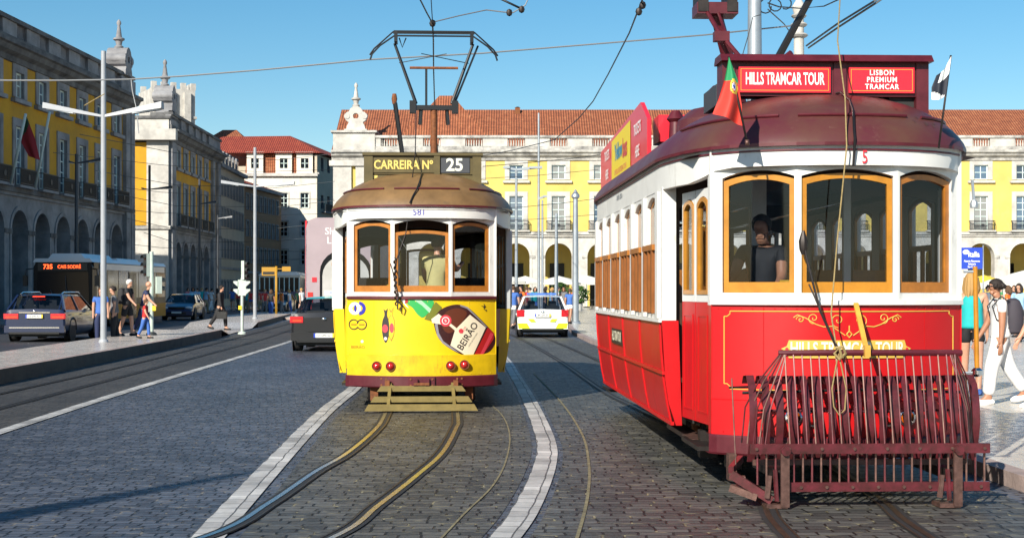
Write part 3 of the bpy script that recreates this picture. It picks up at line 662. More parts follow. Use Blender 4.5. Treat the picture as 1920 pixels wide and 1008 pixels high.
for k in range(3):
    b_ = balcony_mb(0, 5, 7.6+3.3*(k-1)*1.0, 8.5+3.3*(k-1), .5, M_['iron'], M_['stone_grey'])
    M4 = Matrix.Translation(O+N_*.05+U*(.6+k*.5)) @ Matrix.Rotation(math.atan2(U.y, U.x), 4, 'Z'); b_.xf(M4).build('balcony', ce)
t = house('townhouse', 'dark building filling the street end between cream house and palace', (-22.0, 186, 0), 0, 9, 10, 15.5, M_['wall_beige'], [.6, 4.6, 7.9, 11.2], [1.3, 4, 6.7], .9, 1.7)
# --- cathedral tower and hill roofs
t = thing('cathedral_tower', 'battlemented stone cathedral tower rising behind the left palaces', 'tower', (-46.2, 195, 1.2), R(28))
b = MB(); b.box((-3.2, 0, 0), (2.8, 6.5, 28.0-.0), M_['stone']); b.box((-3.4, -.15, 24.0), (3.0, 6.7, 24.35), M_['stone_dirty'])
for s_ in (-3.0, -.9, 1.2): b.box((s_, -.45, 0), (s_+.9, -.003, 27.6), M_['stone'])
b.build('wall', t)
b = MB()
for i in range(5):
    x = -3.2+1.35*i; b.box((x, 0, 28.003), (x+.7, .6, 28.9), M_['stone']); b.box((x, 5.9, 28.003), (x+.7, 6.5, 28.9), M_['stone'])
    if i: b.box((2.2, 1.3*i, 28.003), (2.8, 1.3*i+.65, 28.9), M_['stone'])
b.build('battlements', t)
t = thing('cathedral_tower', 'second pale battlemented tower half hidden behind the finial', 'tower', (-50.6, 203, 0), R(12))
b = MB(); b.box((-2.6, 0, 0), (2.6, 5, 29.0), M_['stone']); b.build('wall', t); b = MB()
for i in range(4): b.box((-2.6+1.4*i, 0, 29.003), (-1.9+1.4*i, .6, 29.7), M_['stone'])
b.build('battlements', t)
def hill_house(label, x, y, w_, z, zr, m, rm):
    t = thing('hill_house', label, 'house', (x, y, 0)); b = MB(); b.box((-w_/2, 0, 0), (w_/2, 8, z), m)
    b.build('wall', t); gable_roof('roof', t, -w_/2-.3, w_/2+.3, -.3, 8.3, z+.003, zr, rm, hip=w_*.4)
    p = MB()
    for i in range(3): p.box((-w_/2+w_*(i+.3)/3, -.06, z-2.2), (-w_/2+w_*(i+.65)/3, -.003, z-.8), M_['pane_dark'])
    p.build('window', t)
hill_house('tan roofed hillside house right of the cathedral tower', -40.5, 200, 7, 22.0, 24.6, M_['wall_beige'], M_['tiles'])
hill_house('small white hillside house above the red tiled roof', -34, 205, 5, 22.2, 23.2, M_['wall_cream'], M_['tiles'])
hill_house('long dark roofed house peeping over the cream building', -30.5, 195, 8, 20.2, 21.6, M_['stone_grey'], M_['dark'])
hill_house('orange roofed house seen between the two left palaces', -50, 172, 8, 20.6, 23, M_['wall_cream'], M_['tiles'])
# ================================================================== TRAMS
TL = 8.25; HW = 1.22; YS = 1.35        # length, half width, saloon start
HF, BOW = .98, .36
def yc(x): return BOW*(abs(x)/HF)**2.2
TOPL = [(0, -.04), (.2, -.035), (.4, .0), (.55, .05), (.7, .125), (.84, .225), (.95, .35), (1.03, .5), (1.10, .7), (1.16, .95), (1.20, 1.2), (1.225, 1.45)]
def plan_top(off=0.0):
    """closed plan of letterboard / roof edge"""
    h = TOPL; fr = [(-x, y) for x, y in reversed(h)]+[(x, y) for x, y in h[1:]]        # left-saloon .. front .. right-saloon
    pts = fr+[(x, TL-y) for x, y in reversed([(x, y) for x, y in h])][:0]
    right = [(HW+.005, y) for y in (2.5, 3.6, 4.65, 5.75)]
    rear = [(-x, TL-y) for x, y in fr]
    left = [(-x, TL-y) for x, y in right]
    pts = fr+right+rear+left
    if not off: return pts
    out = []; n = len(pts)
    for i in range(n):
        a = V((*pts[i-1], 0)); b = V((*pts[(i+1) % n], 0)); t = (b-a).normalized(); out.append((pts[i][0]+t.y*off, pts[i][1]-t.x*off))
    return out
def flipM(end): return Matrix.Identity(4) if not end else Matrix.Translation((0, TL, 0)) @ Matrix.Rotation(math.pi, 4, 'Z')

def tram(root, c):
    body, lower, roofm, trim, frame, post = c['body'], c['lower'], c['roof'], c['trim'], c['frame'], M_['white_paint']
    for end in (0, 1):
        M = flipM(end)
        # curved dash
        b = MB(); xs = [HF*(-1+2*i/48) for i in range(49)]
        rows = []
        for z, o in ((.44, -.03), (.46, -.03), (.715, -.03), (.722, -.005), (1.0, .0), (1.435, .0), (1.445, .012)): rows.append([(x, yc(x)+o, z) for x in xs])
        k = len(rows)
        b.grid(rows[:3], lower); b.grid(rows[2:4], lower, False); b.grid(rows[3:], body)
        b.grid([[(x, yc(x)+.05, z) for x in xs] for z in (.44, 1.44)], M_['dark'])
        for s_ in (-1, 1): b.box((min(s_*HF, s_*(HF-.03)), BOW-.01, .44), (max(s_*HF, s_*(HF-.03)), BOW+.10, 1.44), body)
        for x in (-.62, .62): b.tube([(x, yc(x)-.002, z) for z in (.74, 1.43)], .0025, body, 4)
        for i in range(25): x = -.93+1.86*i/24; b.lathe([(.006, -.005), (.003, .002)], (x, yc(x)-.001, 1.415), body, 6, 'Y')
        for i in range(15): x = -.90+1.80*i/14; b.lathe([(.007, -.035), (.004, -.028)], (x, yc(x)-.0, .475), lower, 6, 'Y')
        b.xf(M).build('dash_panel', root)
        b = MB(); b.grid([[(x, yc(x)+d, z) for x in [1.005*q for q in xs]] for d, z in ((-.02, 1.44), (-.035, 1.445), (-.035, 1.475), (.05, 1.485), (.10, 1.485))], c['ledge'] if not end else post, False)
        b.xf(M).build('sill_ledge', root)
        # bumper
        b = MB(); xb = [1.0*(-1+2*i/40) for i in range(41)]; yb = lambda x: yc(min(abs(x), .99))-.05+(.03 if abs(x) > .97 else 0)
        b.grid([[(x, yb(x)+d, z) for x in xb] for d, z in ((.16, .300), (.0, .300), (-.012, .315), (-.012, .435), (.0, .45), (.10, .45))], trim, False)
        b.box((-.17, -.085, .305), (.17, -.05, .445), trim); b.box((-.10, -.13, .33), (-.05, -.08, .42), trim); b.box((.05, -.13, .33), (.10, -.08, .42), trim)
        b.box((-.1, -.14, .34), (.1, -.12, .37), c['trim2'])
        for x in (-.52, -.46, .46, .52, -.14, .14):
            for z in (.335, .415): b.lathe([(.014, -.012), (.012, .0)], (x, yb(x)-.008 if abs(x) > .2 else -.085, z), c['trim2'], 8, 'Y')
        b.xf(M).build('bumper', root)
        # window wall: three facets
        pts = [(-.96, .375), (-.385, .045), (.385, .045), (.96, .375)]
        W = MB(); zt = 2.64
        for i in range(3):
            A = V((*pts[i], 0)); B = V((*pts[i+1], 0)); w = (B-A).length; U = (B-A).normalized(); N_ = V((U.y, -U.x, 0))
            m0, m1 = (.075, .02) if i == 0 else (.02, .075) if i == 2 else (.035, .035)
            u0, u1 = m0, w-m1; v0, v1, ri = 1.535, 2.415, .055
            W.wall(A, U, N_, w, 1.475, zt, [(u0, u1, v0, v1, ri)], .06, post)
            fr = MB(); s0 = 0
            drop = c.get('drop', 0) if i == 1 else 0; fri = .03 if drop else .045
            fr.ring(A, U, N_, u0+.004, u1-.004, v0+.002, v1-.02-drop, fri, .040, .022, .055, frame[i], bot=.08)
            f = fr.xf(M).build('window_frame', root)
            gl = MB(); gl.pane(A, U, N_, u0+.03, u1-.03, v0+.03, v1-.03-drop, fri, .04, M_['glass']); gl.xf(M).build('glass', f)
        for x in (-1, 1):   # corner pillars and door jambs
            W.box((min(x*.93, x*.985), .37, 1.44), (max(x*.93, x*.985), .47, 2.64), post)
        W.xf(M).build('window_wall', root)
        # doors on both platform sides
        for s_ in (-1, 1):
            p0 = V((s_*.965, .47, 0)); p1 = V((s_*1.06, 1.27, 0)) if s_ < 0 else V((.985, .82, 0)); d = (p1-p0); w = d.length; U = d.normalized(); N_ = V((U.y, -U.x, 0))*(1)
            if N_.x*s_ < 0: N_ = -N_
            D = MB()
            for k in range(2):
                a = p0+U*(w/2*k+.01); ww = w/2-.02
                D.wall(a, U, N_, ww, .50, 1.46, [], .035, body); D.wall(a, U, N_, ww, 1.462, 2.36, [(.04, ww-.04, 1.52, 2.25, .05)], .035, post)
                D.ring(a, U, N_, .06, ww-.06, .58, 1.36, 0, .015, -.006, .0, body)
                D.ring(a, U, N_, .042, ww-.042, 1.522, 2.245, .05, .035, -.008, .03, frame[0])
            dr = D.xf(M).build('door', root)
            gl = MB()
            for k in range(2): a = p0+U*(w/2*k+.01); gl.pane(a, U, N_, .05, w/2-.07, 1.53, 2.24, .05, .015, M_['glass'])
            gl.xf(M).build('glass', dr)
            # step board
            b = MB(); x0, x1 = sorted((s_*.72, s_*1.06)); b.box((x0, .5, .30), (x1, 1.3, .335), M_['dark_metal']); b.box((s_*.76-.015, .52, .30), (s_*.76+.015, 1.28, .62), M_['dark'])
            b.xf(M).build('step', root)
    # letterboard
    top = plan_top(); n = len(top); b = MB(); ti = plan_top(-.05)
    def zb(y): yy = min(y, TL-y); return 2.475+.015 if yy < .3 else 2.49-.09*min(1, (yy-.3)/.3)
    rows = [[(p[0], p[1], zb(p[1])) for p in top], [(p[0], p[1], 2.665) for p in top]]
    b.grid(rows, post, True, cu=True); b.grid([[(p[0], p[1], zb(p[1])) for p in ti], [(p[0], p[1], zb(p[1])) for p in top]], post, False, cu=True)
    b.grid([[(p[0], p[1], zb(p[1])) for p in ti], [(p[0], p[1], 2.665) for p in ti]], M_['wood_inside'], True, cu=True)
    bd = plan_top(.012); b.grid([[(p[0], p[1], 2.598) for p in top], [(p[0], p[1], 2.600) for p in bd], [(p[0], p[1], 2.612) for p in bd], [(p[0], p[1], 2.614) for p in top]], c.get('bead', post), False, cu=True)
    b.build('letterboard', root)
    # saloon side walls, six windows each
    for s_ in (-1, 1):
        O = V((s_*HW, YS, 0)); U = V((0, 1, 0)); N_ = V((s_, 0, 0)); w = TL-2*YS; p = (w-.24)/6
        ops = [(.12+p*i+.11, .12+p*(i+1)-.11, 1.345, 2.30, .07) for i in range(6)]
        W = MB(); W.wall(O, U, N_, w, 1.30, 2.42, ops, .06, post, n=6)
        [W.box((min(s_*(HW+.002), s_*(HW+.03)), YS+.12+p*i-.07, 1.32), (max(s_*(HW+.002), s_*(HW+.03)), YS+.12+p*i+.07, 2.39), post) for i in range(7)]
        W.box((min(s_*HW, s_*(HW+.025)), YS, 1.285), (max(s_*HW, s_*(HW+.025)), TL-YS, 1.315), post)
        W.build('side_wall', root)
        for (u0, u1, v0, v1, ri) in ops:
            f = MB(); f.ring(O, U, N_, u0+.003, u1-.003, v0+.002, v1-.003, ri, .035, .03, .055, M_['wood_dark'], n=6)
            f.box((s_*HW-.05, YS+u0+.01, 1.90), (s_*HW+.0, YS+u1-.01, 1.95), M_['wood_dark'])
            if c['kind'] == 'red': 
                cx = YS+(u0+u1)/2; f.box((s_*HW-.045, cx-.02, 1.36), (s_*HW-.015, cx+.02, 1.9), M_['wood_sash'])
                f.box((s_*HW-.047, YS+u0+.05, 1.36), (s_*HW-.012, YS+u0+.12, 1.9), M_['wood_sash']); f.box((s_*HW-.047, YS+u1-.12, 1.36), (s_*HW-.012, YS+u1-.05, 1.9), M_['wood_sash'])
            f = f.build('window_frame', root); gl = MB(); gl.pane(O, U, N_, u0+.04, u1-.04, v0+.04, v1-.04, ri, .03, M_['glass'], n=6); gl.build('glass', f)
        b = MB(); prof = [(HW, 1.30), (HW, 1.22), (1.212, 1.05), (1.19, .8), (1.16, .6), (1.125, .43), (1.10, .42)]
        b.grid([[(s_*x, y, z) for x, z in prof] for y in (YS, TL-YS)], lower if c['kind'] == 'yellow' else body)
        for z0_, x_ in ((.86, 1.20),): b.beam((s_*x_, YS, z0_), (s_*x_, TL-YS, z0_), .03, .03, body)
        b.beam((s_*1.128, YS, .435), (s_*1.128, TL-YS, .435), .03, .03, body)
        for k in range(5):
            y = YS+.05+(w-.1)*k/4; b.tube([(s_*(x+.003), y, z) for x, z in prof[:-1]], .012, body, 6)
        b.build('side_panel', root)
        for end in (0, 1):
            b = MB(); i0 = s_*(1.10 if s_ < 0 else 1.17)
            b.prism([(s_*1.05, .42), (s_*1.10, .42), (s_*1.16, .6), (s_*1.19, .8), (s_*HW, 1.30), (s_*1.08, 1.30)], YS-.02, YS+.02, body)
            b.prism([(i0, 1.302), (s_*HW, 1.302), (s_*HW, 2.42), (i0, 2.42)], YS-.02, YS+.02, post)
            b.xf(flipM(end)).build('end_plate', root)
    # roof
    edge = plan_top(.04); b = MB()
    sp = lambda p: (0, min(max(p[1], 1.3), TL-1.3))
    rows = []
    for t in (1.0, .985, .95, .90, .84, .76, .66, .54, .4, .25, .1, .0):
        z = 2.66+.50*max(0, 1-t**2.6)**.72; rows.append([(sp(p)[0]+(p[0]-sp(p)[0])*t, sp(p)[1]+(p[1]-sp(p)[1])*t, z) for p in edge])
    b.grid(rows, roofm, True, cu=True); b.grid([[(p[0], p[1], 2.635) for p in edge], [(p[0], p[1], 2.66) for p in edge]], trim, False, cu=True)
    ie = plan_top(-.03); b.grid([[(p[0], p[1], 2.655) for p in ie], [(p[0], p[1], 2.635) for p in edge]], trim, False, cu=True)
    b.build('roof', root, norm=False)
    # rain strips on the bonnets
    def roofpt(i, t, dz=.012):
        p = edge[i % len(edge)]; z = 2.66+.50*max(0, 1-t**2.6)**.72; return (sp(p)[0]+(p[0]-sp(p)[0])*t, sp(p)[1]+(p[1]-sp(p)[1])*t, z+dz)
    b = MB()
    for rng in (range(1, 9), range(9, 15), range(15, 23)): b.tube([roofpt(i, .87) for i in rng], .012, trim, 6)
    b.build('rain_strip', root)
    roofpt_.append(roofpt)
    # interior
    b = MB(); b.box((-1.1, YS, .78), (1.1, TL-YS, .82), M_['wood_inside']); b.box((-.85, .25, .62), (.85, YS, .66), M_['wood_inside']); b.box((-.85, TL-YS, .62), (.85, TL-.25, .66), M_['wood_inside']); b.build('floor', root)
    b = MB(); b.grid([[(x, y, 2.60+.1*(1-(x/1.15)**2)) for x in (-1.15, -.8, -.4, 0, .4, .8, 1.15)] for y in (.5, TL-.5)], M_['wood_inside']); b.build('ceiling', root)
    for end in (0, 1):
        b = MB(); O = V((-1.18, YS+.05, 0))
        b.wall(O, V((1, 0, 0)), V((0, -1, 0)), 2.36, .8, 2.6, [(.12, .72, 1.45, 2.25, .06), (.84, 1.52, .82, 2.38, .05), (1.60, 2.32, 1.30, 2.30, .06)], .05, M_['wood_inside'])
        for x in (-.36, .36, -.42): b.box((x-.03, YS+.0, .8), (x+.03, YS+.045, 2.5), c['ipost'])
        b.xf(flipM(end)).build('bulkhead', root)
    for i in range(6):
        for s_ in (-1, 1):
            b = MB(); y = YS+.45+i*.85; x0, x1 = sorted((s_*.32, s_*1.08))
            b.box((x0, y, 1.2), (x1, y+.42, 1.27), M_['wood_inside']); b.prism([(y+.40, 1.2), (y+.46, 1.2), (y+.52, 1.72), (y+.46, 1.74)], x0, x1, c['seat'], 'X'); b.box((x0+.1, y+.1, .82), (x1-.1, y+.3, 1.2), M_['dark'])
            b.build('seat', root)
    for x in (-.30, .30):
        for y in (1.9, 3.6, 5.3, 6.6): 
            pass
    b = MB()
    for s_ in (-1, 1): b.tube([(s_*.34, YS+.1, 2.3), (s_*.34, TL-YS-.1, 2.3)], .016, M_['chrome'], 6)
    b.build('handrail', root)
    for end in (0, 1):      # driver's controller with brass crank
        b = MB(); b.lathe([(.16, .66), (.17, 1.45), (.12, 1.55)], (-.45, .42, 0), M_['dark_metal'], 12); b.tube([(-.45, .42, 1.58), (-.45, .30, 1.62), (-.3, .28, 1.62)], .014, M_['gold'], 6); b.xf(flipM(end)).build('controller', root)
    # underframe and truck
    b = MB()
    b.box((-.82, .35, .50), (.82, TL-.35, .60), M_['dark']); 
    for s_ in (-1, 1):
        b.box((s_*.74-.03, 2.1, .34), (s_*.74+.03, TL-2.1, .50), M_['dark_metal']); b.box((s_*.60-.02, .3, .42), (s_*.60+.02, 2.2, .52), M_['rust']); b.box((s_*.60-.02, TL-2.2, .42), (s_*.60+.02, TL-.3, .52), M_['rust'])
        for y in (2.75, 5.5):
            b.box((s_*.74-.07, y-.13, .26), (s_*.74+.07, y+.13, .52), M_['dark_metal'])
            for k in (-1, 1): b.tube([(s_*.74, y+k*.3, .22), (s_*.74, y+k*.3, .5)], .045, M_['rust'], 8)
        b.box((s_*.9-.03, 1.5, .42), (s_*.9+.03, TL-1.5, .58), M_['dark'])
    b.box((-.55, 3.5, .18), (.55, 4.7, .5), M_['dark']); b.build('underframe', root)
    for y in (2.75, 5.5):
        for s_ in (-1, 1):
            b = MB(); b.lathe([(.39, -.06), (.40, -.05), (.38, -.03), (.38, .05), (.20, .06), (.20, .03), (.05, .05)], (s_*.47, y, .385), M_['rust'], 24, 'X'); b.build('wheel', root)
        pass
roofpt_ = []
def on_dash(x, z, d=.006): return V((x, yc(x)-d, z))

# ---------------- yellow tram -------------------------------------------------
yt = thing('tram', 'yellow and white historic tram with a bottle advertisement on its rear', 'tram', (-1.17, 18.4, 0), math.atan(.055))
fr = [M_['wood_dark']]*3
tram(yt, dict(kind='yellow', body=M_['yellow_paint'], lower=M_['yellow_worn'], roof=M_['brown_roof'], trim=M_['maroon'], trim2=M_['rust'], frame=fr, ledge=M_['maroon'], seat=M_['dark'], ipost=M_['wood_dark'], drop=.09, bead=M_['white_paint']))
def yp(cx, cy, d=.006):    # photo crop pixels -> dash (x, z)
    px, py = 600+cx/3.36, 520+cy/3.36; return ((px-790)/145.0, 1.55-(py-545)/145.0)
mat('ad_green', (.03, .38, .09), .3, coat=.4); mat('ad_olive', (.16, .17, .02), .35); mat('ad_brown', (.035, .012, .012), .3, coat=.5); mat('ad_brown2', (.11, .03, .015), .35)
mat('ad_label', (.78, .70, .52), .5); mat('ad_red', (.40, .015, .015), .4); mat('ad_seal', (.62, .05, .07), .4); mat('ad_blue', (.03, .03, .35), .4); mat('ad_black', (.02, .02, .02), .4); mat('ad_grey', (.25, .24, .27), .4); mat('ad_dgold', (.30, .18, .01), .5); mat('ad_white', (.8, .8, .8), .4); mat('ad_ltgreen', (.35, .65, .4), .3)
b = MB()
def D(polyc, m, layer, clip=1112):
    if m in ('ad_brown', 'ad_brown2', 'ad_green', 'ad_olive', 'ad_black') and len(polyc) > 7:
        for _ in range(2): polyc = [q for (a, c_) in zip(polyc, polyc[1:]+polyc[:1]) for q in (((a[0]*3+c_[0])/4, (a[1]*3+c_[1])/4), ((a[0]+c_[0]*3)/4, (a[1]+c_[1]*3)/4))]
    decal(b, [yp(min(x, clip), y) for x, y in polyc], lambda x, z: on_dash(x, z, .004+.0016*layer), M_[m], .05)
D([(545, 132), (600, 130), (700, 132), (728, 152), (655, 262), (612, 235), (580, 185), (540, 165)], 'ad_green', 1)
D([(580, 134), (625, 132), (700, 200), (688, 222), (640, 175)], 'ad_ltgreen', 2)
D([(728, 152), (768, 188), (735, 235), (700, 275), (655, 262)], 'ad_olive', 1)
D([(735, 225), (760, 200), (800, 180), (860, 167), (920, 180), (962, 212), (1030, 280), (1112, 365), (1112, 430), (1060, 492), (905, 492), (860, 475), (780, 425), (738, 375), (718, 310), (712, 265)], 'ad_brown', 1)
D([(722, 300), (730, 270), (748, 250), (740, 300), (748, 350), (775, 400), (850, 455), (880, 478), (830, 455), (770, 415), (736, 365)], 'ad_grey', 2); D([(880, 172), (930, 186), (1000, 255), (1060, 318), (1050, 316), (985, 252), (925, 196), (885, 182)], 'ad_grey', 2)
D([(790, 215), (850, 190), (900, 200), (935, 225), (880, 300), (820, 360), (770, 330), (765, 260)], 'ad_brown2', 2)
D([(945, 235), (1048, 318), (965, 492), (912, 490), (820, 428), (850, 330)], 'ad_label', 3)
D([(1062, 318), (1100, 352), (1100, 392), (1030, 492), (972, 492)], 'ad_red', 3)
D([(1080, 350), (1100, 362), (1035, 485), (1010, 490)], 'ad_seal', 4)
D([(700, 262), (745, 228), (860, 320), (850, 335), (815, 305), (705, 285)], 'ad_label', 3)
D(circ(790, 272, 37, 24), 'ad_seal', 4); D(circ(790, 272, 24, 20), 'ad_white', 5); D(circ(790, 272, 19, 16), 'ad_seal', 6)
D(circ(888, 338, 15, 16), 'ad_seal', 5)
D([(535, 135), (556, 131), (552, 160), (533, 162)], 'ad_red', 2)
D([(500, 130), (535, 135), (533, 160), (560, 195), (540, 180)], 'ad_white', 1)
b.build('bottle_advert', yt)
def dash_text(s, size, m, x, z, ang=0, bold=0, sx=1, layer=4, space=1, parent=yt, base=None):
    ca, sa = math.cos(ang), math.sin(ang)
    return text_mesh(s, size, M_[m], lambda u, v: on_dash(x+u*ca-v*sa, z+u*sa+v*ca, .004+.0016*layer), 'lettering', parent, bold=bold, sx=sx, space=space, cut=.06)
x, z = yp(932, 372); dash_text('BEIRÃO', .125, 'ad_black', x, z, R(57), .0015, .95)
x, z = yp(905, 332); dash_text('LICOR', .035, 'ad_seal', x, z, R(57))
x, z = yp(965, 395); dash_text('LICOR DE PORTUGAL', .022, 'ad_black', x, z, R(57))
x, z = yp(232, 442); dash_text('BEIRÃO', .055, 'ad_dgold', x, z)
x, z = yp(790, 272); dash_text('B', .05, 'ad_white', x, z, R(20), layer=7)
b = MB()
x, z = yp(212, 196); ring_decal(b, x, z, .035, .082, lambda a, c_: on_dash(a, c_), M_['ad_white']); D(circ(214, 196, 8, 10, ry=20), 'ad_blue', 3)
x, z = yp(240, 195); ring_decal(b, x, z, .045, .088, lambda a, c_: on_dash(a, c_, .008), M_['ad_blue'], a0=-90, a1=90)
D([(212, 175), (222, 172), (222, 218), (212, 215)], 'ad_blue', 3)
b.build('round_emblem', yt); b = MB()
for cx, a0, a1 in ((205, 20, 330), (257, -150, 170)):
    x, z = yp(cx, 298); ring_decal(b, x, z, .056, .070, lambda a, c_: on_dash(a, c_), M_['ad_black'], a0=a0, a1=a1)
for cx in (205, 257): D([(cx-18, 294), (cx+18, 294), (cx+18, 302), (cx-18, 302)], 'ad_dgold', 2)
b.build('ring_emblem', yt); b = MB(); D(circ(260, 405, 9, 10), 'ad_white', 2); b.build('dot_sticker', yt); b = MB()
# sardines
def fish(cx, cy, sc, m_o, m_i, layer):
    D([(cx, cy+95*sc), (cx-16*sc, cy+60*sc), (cx-24*sc, cy), (cx-19*sc, cy-50*sc), (cx-3*sc, cy-82*sc), (cx-17*sc, cy-125*sc), (cx, cy-100*sc), (cx+15*sc, cy-128*sc), (cx+5*sc, cy-82*sc), (cx+19*sc, cy-50*sc), (cx+24*sc, cy), (cx+16*sc, cy+60*sc)], m_o, layer)
fish(447, 310, .98, 'ad_dgold', None, 1); fish(447, 310, .86, 'yellow_paint', None, 2); D(circ(450, 318, 14, 12, ry=32), 'ad_seal', 3)
fish(411, 320, 1.05, 'ad_black', None, 3); D(circ(408, 322, 18, 14, ry=26), 'ad_seal', 4); D(circ(411, 385, 10, 10), 'ad_white', 4); D(circ(411, 385, 4, 8), 'ad_black', 5)
b.build('fish_sticker', yt); b = MB()
D([(1015, 178), (1038, 182), (1034, 163), (1050, 186), (1042, 190), (1036, 206), (1034, 188)], 'ad_black', 2); D([(1040, 204), (1052, 206), (1050, 198), (1056, 210), (1048, 214)], 'ad_black', 2)
b.build('plane_sticker', yt)
for cx, cy in ((355, 558), (443, 558), (822, 556), (909, 551)):
    x, z = yp(cx, cy); b = MB(); y = yc(x)-.03
    b.lathe([(.062, -.018), (.064, -.03), (.055, -.032), (.05, -.02), (.048, .0), (.06, .004)], (x, y, z), M_['rust'], 20, 'Y'); o = b.build('tail_light', yt)
    b = MB(); b.lathe([(.006, -.05), (.025, -.046), (.042, -.032), (.049, -.01)], (x, y, z), M_['red_lens'], 18, 'Y'); b.build('lens', o)
text_mesh('581', .115, M_['ad_blue'], lambda u, v: V((-.03+u, -.043, 2.562+v)), 'number', yt, sx=1.0)
# rear lifeguard tray
b = MB()
for z, y, hw, th in ((.26, -.12, .52, .07), (.13, -.25, .60, .075), (.03, -.38, .67, .085)):
    b.prism([(-hw, z+th), (hw, z+th), (hw+.05, z-.0), (-hw-.05, z-.0)], y, y+.035, M_['olive_light'])
for s_ in (-1, 1):
    b.beam((s_*.40, -.05, .36), (s_*.42, -.33, .08), .04, .03, M_['olive_light']); b.tube([(s_*.44, -.08, .34), (s_*.30, -.085, .31), (0, -.09, .30)], .014, M_['olive_light'], 6); b.box((s_*.44-.03, -.11, .30), (s_*.44+.03, -.04, .40), M_['rust'])
b.build('lifeguard_tray', yt)
for s_ in (-1, 1):
    b = MB(); b.box((s_*.62-.05, .2, .12), (s_*.62+.05, .5, .42), M_['rust']); b.tube([(s_*.66, .3, .12), (s_*.66, .3, .4)], .05, M_['dark_metal'], 8); b.build('brake_gear', yt)
# destination board on the roof
def board(parent, x0, x1, z0, z1, y0, y1, m, name='destination_box'):
    b = MB(); b.box((x0, y0, z0), (x1, y1, z1), m)
    for x in (x0, x1-.12): b.box((x, y0-.03, z0-.28), (x+.12, y1+.02, z1+.0), m)
    b.box((x0-.02, y0-.05, z1), (x1+.02, y1+.03, z1+.035), m); return b
b = board(yt, -.78, .80, 3.12, 3.37, .78, .98, M_['olive']); b.box((.16, .74, 3.10), (.24, .80, 3.37), M_['olive']); b.box((-.60, .80, 3.0), (-.2, .95, 3.12), M_['olive']); b.box((.3, .8, 2.98), (.7, .95, 3.12), M_['olive']); b.box((-.66, .765, 3.14), (.16, .779, 3.34), M_['olive']); b.box((.25, .765, 3.14), (.64, .779, 3.34), M_['dark_pole'])
bx = b.build('destination_box', yt)
mat('sign_gold', (.72, .55, .14), .5); mat('sign_grey', (.68, .70, .62), .5)
text_mesh('CARREIRA Nº', .165, M_['sign_gold'], lambda u, v: V((-.25+u, .760, 3.24+v)), 'lettering', bx, bold=.004, sx=.80)
text_mesh('25', .235, M_['sign_grey'], lambda u, v: V((.44+u, .760, 3.24+v)), 'lettering', bx, bold=.006, sx=1.0)
# pantograph
def pantograph(root, base, head_z, m1, m2, w=.92):
    x, y, z0 = base; b = MB()
    b.tube([(x, y, z0), (x, y, z0+1.25)], [.06, .05], m2, 10); b.box((x-.35, y-.5, z0-.02), (x+.35, y+.5, z0+.05), M_['dark_metal']); b.lathe([(.14, z0+.05), (.12, z0+.2), (.08, z0+.25)], (x, y, 0), M_['dark_metal'], 10); b.build('pantograph_post', root)
    zk = z0+1.25; b = MB(); b.box((x-.38, y-.06, zk-.05), (x+.38, y+.06, zk+.02), m1)
    for s_ in (-1, 1): b.box((x+s_*.33-.05, y-.08, zk-.10), (x+s_*.33+.05, y+.08, zk+.09), m1); b.tube([(x+s_*.20, y, zk), (x+s_*.22, y+.0, zk-.28)], .03, m1, 6)
    for s_ in (-1, 1): b.tube([(x+s_*.28, y, zk+.05), (x+s_*.62, y+.25, head_z-.14)], [.028, .022], m1, 8)
    b.tube([(x+.34, y+.05, zk+.1), (x+.70, y+.28, head_z-.16)], .016, m1, 6)
    b.tube([(x-.2, y+.1, zk+.85), (x+.55, y+.22, head_z-.45)], .007, m1, 5); b.tube([(x+.2, y+.1, zk+.85), (x-.55, y+.22, head_z-.45)], .007, m1, 5)
    b.tube([(x-.38, y+.06, zk+.62), (x+.38, y+.06, zk+.62)], .022, m2, 6); b.tube([(x-.12, y+.03, zk), (x-.12, y+.06, zk+.6)], .018, m1, 6)
    b.tube([(x-.42, y-.25, z0), (x-.60, y-.30, zk+.02)], .035, m1, 6); b.lathe([(.03, -.08), (.045, 0), (.03, .08)], (x-.61, y-.3, zk+.08), m2, 8)
    b.build('pantograph_arm', root)
    b = MB(); yy = y+.25
    for dy, dz in ((-.14, 0), (.14, .14)):
        b.tube([(x-1.0, yy+dy, head_z-.42), (x-.97, yy+dy, head_z-.33), (x-.85, yy+dy, head_z-.20), (x-.62, yy+dy, head_z-.04), (x+.62, yy+dy, head_z-.04), (x+.85, yy+dy, head_z-.20), (x+.97, yy+dy, head_z-.33), (x+1.0, yy+dy, head_z-.42)] if not dz else [(x-1.02, yy+dy, head_z-.30), (x-.95, yy+dy, head_z-.2), (x-.65, yy+dy, head_z+.07), (x+.65, yy+dy, head_z+.07), (x+.95, yy+dy, head_z-.2), (x+1.02, yy+dy, head_z-.3)], .014, m1, 6)
        b.box((x-.64, yy+dy-.012, head_z-.01+dz*.6), (x+.64, yy+dy+.012, head_z+.01+dz*.6), m1)
    for s_ in (-1, 1): b.box((x+s_*.60-.025, yy-.15, head_z-.13), (x+s_*.60+.025, yy+.15, head_z+.02), m1)
    b.tube([(x-.55, yy, head_z-.05), (x-.5, yy, head_z-.2), (x-.44, yy, head_z-.05)], .012, m1, 5); b.build('contact_bow', root)
pantograph(yt, (.16, 3.9, 3.18), 5.60, M_['black'], M_['rust'])
b = MB(); b.box((-.30, 2.2, 3.12), (.55, 3.9, 3.2), M_['dark_metal']); b.build('roof_walkway', yt)
def rope(root, pts, r=.006, m=None, name='rope'):
    b = MB(); b.tube(pts, r, m or M_['rope'], 6); return b.build(name, root)
